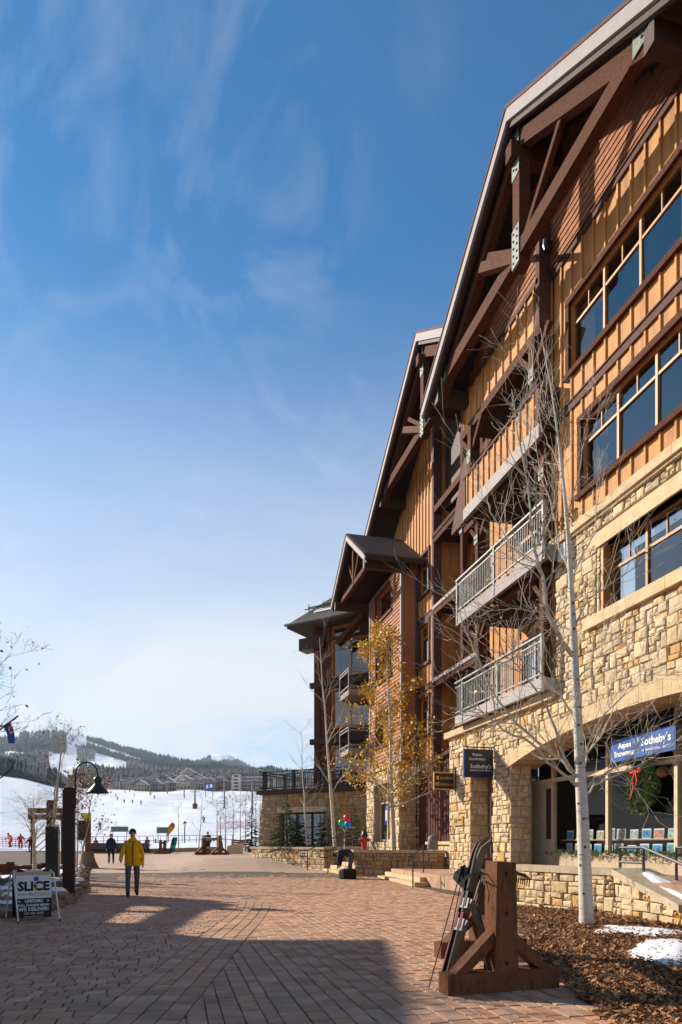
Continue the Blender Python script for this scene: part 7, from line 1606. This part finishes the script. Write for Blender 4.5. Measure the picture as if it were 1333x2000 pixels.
# ================================================================== FAR WOODS (one mass each)
rf_ = random.Random(123)
def solve_d(px, py, lo=430.0, hi=3590.0):
    prev = lo
    d = lo
    while d < hi:
        if HOR - F * (H(px, d) - EYE) / d <= py: return d
        d += 22 if d < 1600 else 30
    return None
def kind(px, y, rf_=rf_):
    """what grows at this spot of the hillside: conifer, aspen or open snow"""
    r = interp(RIDGE, px); n1 = mnoise.noise(Vector((px * .05, y * .12, 1)))
    if px > 385 and y < interp(PEAK, px) + 22 and y < interp(RIDGE, px) + 2:                       # distant peak
        return 'c' if (px < 412 and y > interp(PEAK, px) + 3) or y > 1486 + n1 * 6 else None
    if y < r + 1: return 'c' if (px > 150 and rf_.random() < .8) or 75 < px < 92 or 105 < px < 128 or 40 < px < 56 else None
    if px < 105 and 1443 + n1 * 4 < y < 1470 + n1 * 5: return 'c' if rf_.random() < .75 else 'a'
    if 38 < px < 57 and y < 1446: return 'c'
    if 75 < px < 96 and y < 1446: return 'c'
    if 104 < px < 129 and y < 1472: return 'c'
    if 125 < px < 169 and y < 1461: return 'c' if rf_.random() < .03 else None
    run = 1452 + (px - 165) * .40
    if px >= 160 and abs(y - (r + 12 + (px - 165) * .05)) < 3.6 and px < 275: return None
    if px >= 158 and y < r + 27 - max(0, (px - 300) * .12): return 'c'
    if 150 < px < 186 and y < 1487: return 'a'
    if 95 < px < 157 and 1455 < y < 1513: return None
    if 112 < px < 143 and y < 1536: return None
    if 170 < px < 248 and 1461 + (px - 178) * .12 < y < 1503 + (px - 178) * .1 + n1 * 5: return None
    if 235 <= px < 300 and abs(y - (1480 + (px - 235) * .06)) < 5.5: return None
    if 366 < px < 410 and abs(y - (1496 + (px - 376) * .12)) < 3.8: return None
    if px < 60 and y < 1476: return None
    return 'a' if rf_.random() < .9 else 'c'
class Half:
    def random(s): return .5
ff = []; nP = len(PXS)
for i, v in enumerate(snow_field.data.vertices):
    px, d = PXS[i % nP], DS[i // nP]; k = None
    if 690 < d < 3600 and -60 <= px <= 660: k = kind(px, HOR - F * (v.co.z - EYE) / d, Half())
    ff.append({'c': 1.0, 'a': .62}.get(k, 0.0))
at_f = snow_field.data.attributes.new('forest_floor', 'FLOAT', 'POINT'); at_f.data.foreach_set('value', ff)
con, asp_f = MB(), MB(); made = 0
for _ in range(80000):
    if made > 19000: break
    px = rf_.uniform(-60, 640); y = rf_.uniform(1424, 1541)
    k = kind(px, y)
    if not k: continue
    d = solve_d(px + rf_.uniform(-.5, .5), y)
    if d is None: continue
    p = tp(px, d); made += 1
    if k == 'c':
        h = rf_.uniform(7, 13) * (1.1 if d > 2000 else 1); w_ = h * rf_.uniform(.20, .30); a0 = rf_.uniform(0, 6); v_ = [p - Z * 1 + Vector((math.cos(a0 + q * 1.257) * w_, math.sin(a0 + q * 1.257) * w_, rf_.uniform(0, 2))) for q in range(5)] + [p + Z * h]
        con.add(v_, [(q, (q + 1) % 5, 5) for q in range(5)])
    else:
        h = rf_.uniform(6, 10); w_ = h * rf_.uniform(.10, .20); a0 = rf_.uniform(0, 6); m_ = h * rf_.uniform(.45, .65); v_ = [p - Z, *[p + Z * m_ + Vector((math.cos(a0 + q * 2.09) * w_, math.sin(a0 + q * 2.09) * w_, rf_.uniform(-1, 1))) for q in range(3)], p + Z * h]
        asp_f.add(v_, [(0, 1, 2), (0, 2, 3), (0, 3, 1), (1, 2, 4), (2, 3, 4), (3, 1, 4)])
for _ in range(1500):                                   # belt of bare trees round the chalets at the head of the slope
    px = rf_.uniform(200, 640); d = rf_.uniform(500, 760); p = tp(px, d); h = rf_.uniform(5, 9.5); w_ = h * rf_.uniform(.12, .25); a0 = rf_.uniform(0, 6); m_ = h * rf_.uniform(.45, .65)
    if d < 540 and rf_.random() < .4: continue
    asp_f.add([p - Z, *[p + Z * m_ + Vector((math.cos(a0 + q * 2.09) * w_, math.sin(a0 + q * 2.09) * w_, rf_.uniform(-1, 1))) for q in range(3)], p + Z * h], [(0, 1, 2), (0, 2, 3), (0, 3, 1), (1, 2, 4), (2, 3, 4), (3, 1, 4)])
tag(con.build('conifer_forest', 'conifer_far'), 'dark conifer forest on the far mountain ridge', 'forest', kind='stuff')
tag(asp_f.build('aspen_woods', 'aspen_far'), 'grey-brown leafless aspen woods on the hillside', 'forest', kind='stuff')
for px, h in ((120, 16), (305, 11), (333, 10), (262, 9), (520, 10)):
    b_ = tp(px, 440); spruce('lone dark fir standing at the head of the snow slope', b_, h, h * .5, px, .35, 'needle_dark', 'fir_tree', 'firs at the head of the slope')

# ================================================================== HAZE
hz = MB().box(-5200, 5200, -400, 5200, -3, 640).build('haze', 'snow'); hz.data.materials.clear()
m = bpy.data.materials.new('haze_air'); m.use_nodes = True; n_ = m.node_tree.nodes; n_.remove(n_['Principled BSDF']); pv = n_.new('ShaderNodeVolumePrincipled')
pv.inputs['Color'].default_value = (.70, .82, .98, 1); pv.inputs['Density'].default_value = .0001; pv.inputs['Anisotropy'].default_value = .2
m.node_tree.links.new(pv.outputs[0], n_['Material Output'].inputs['Volume']); hz.data.materials.append(m); hz['kind'] = 'stuff'; hz['label'] = 'thin blue mountain haze'; hz['category'] = 'haze'
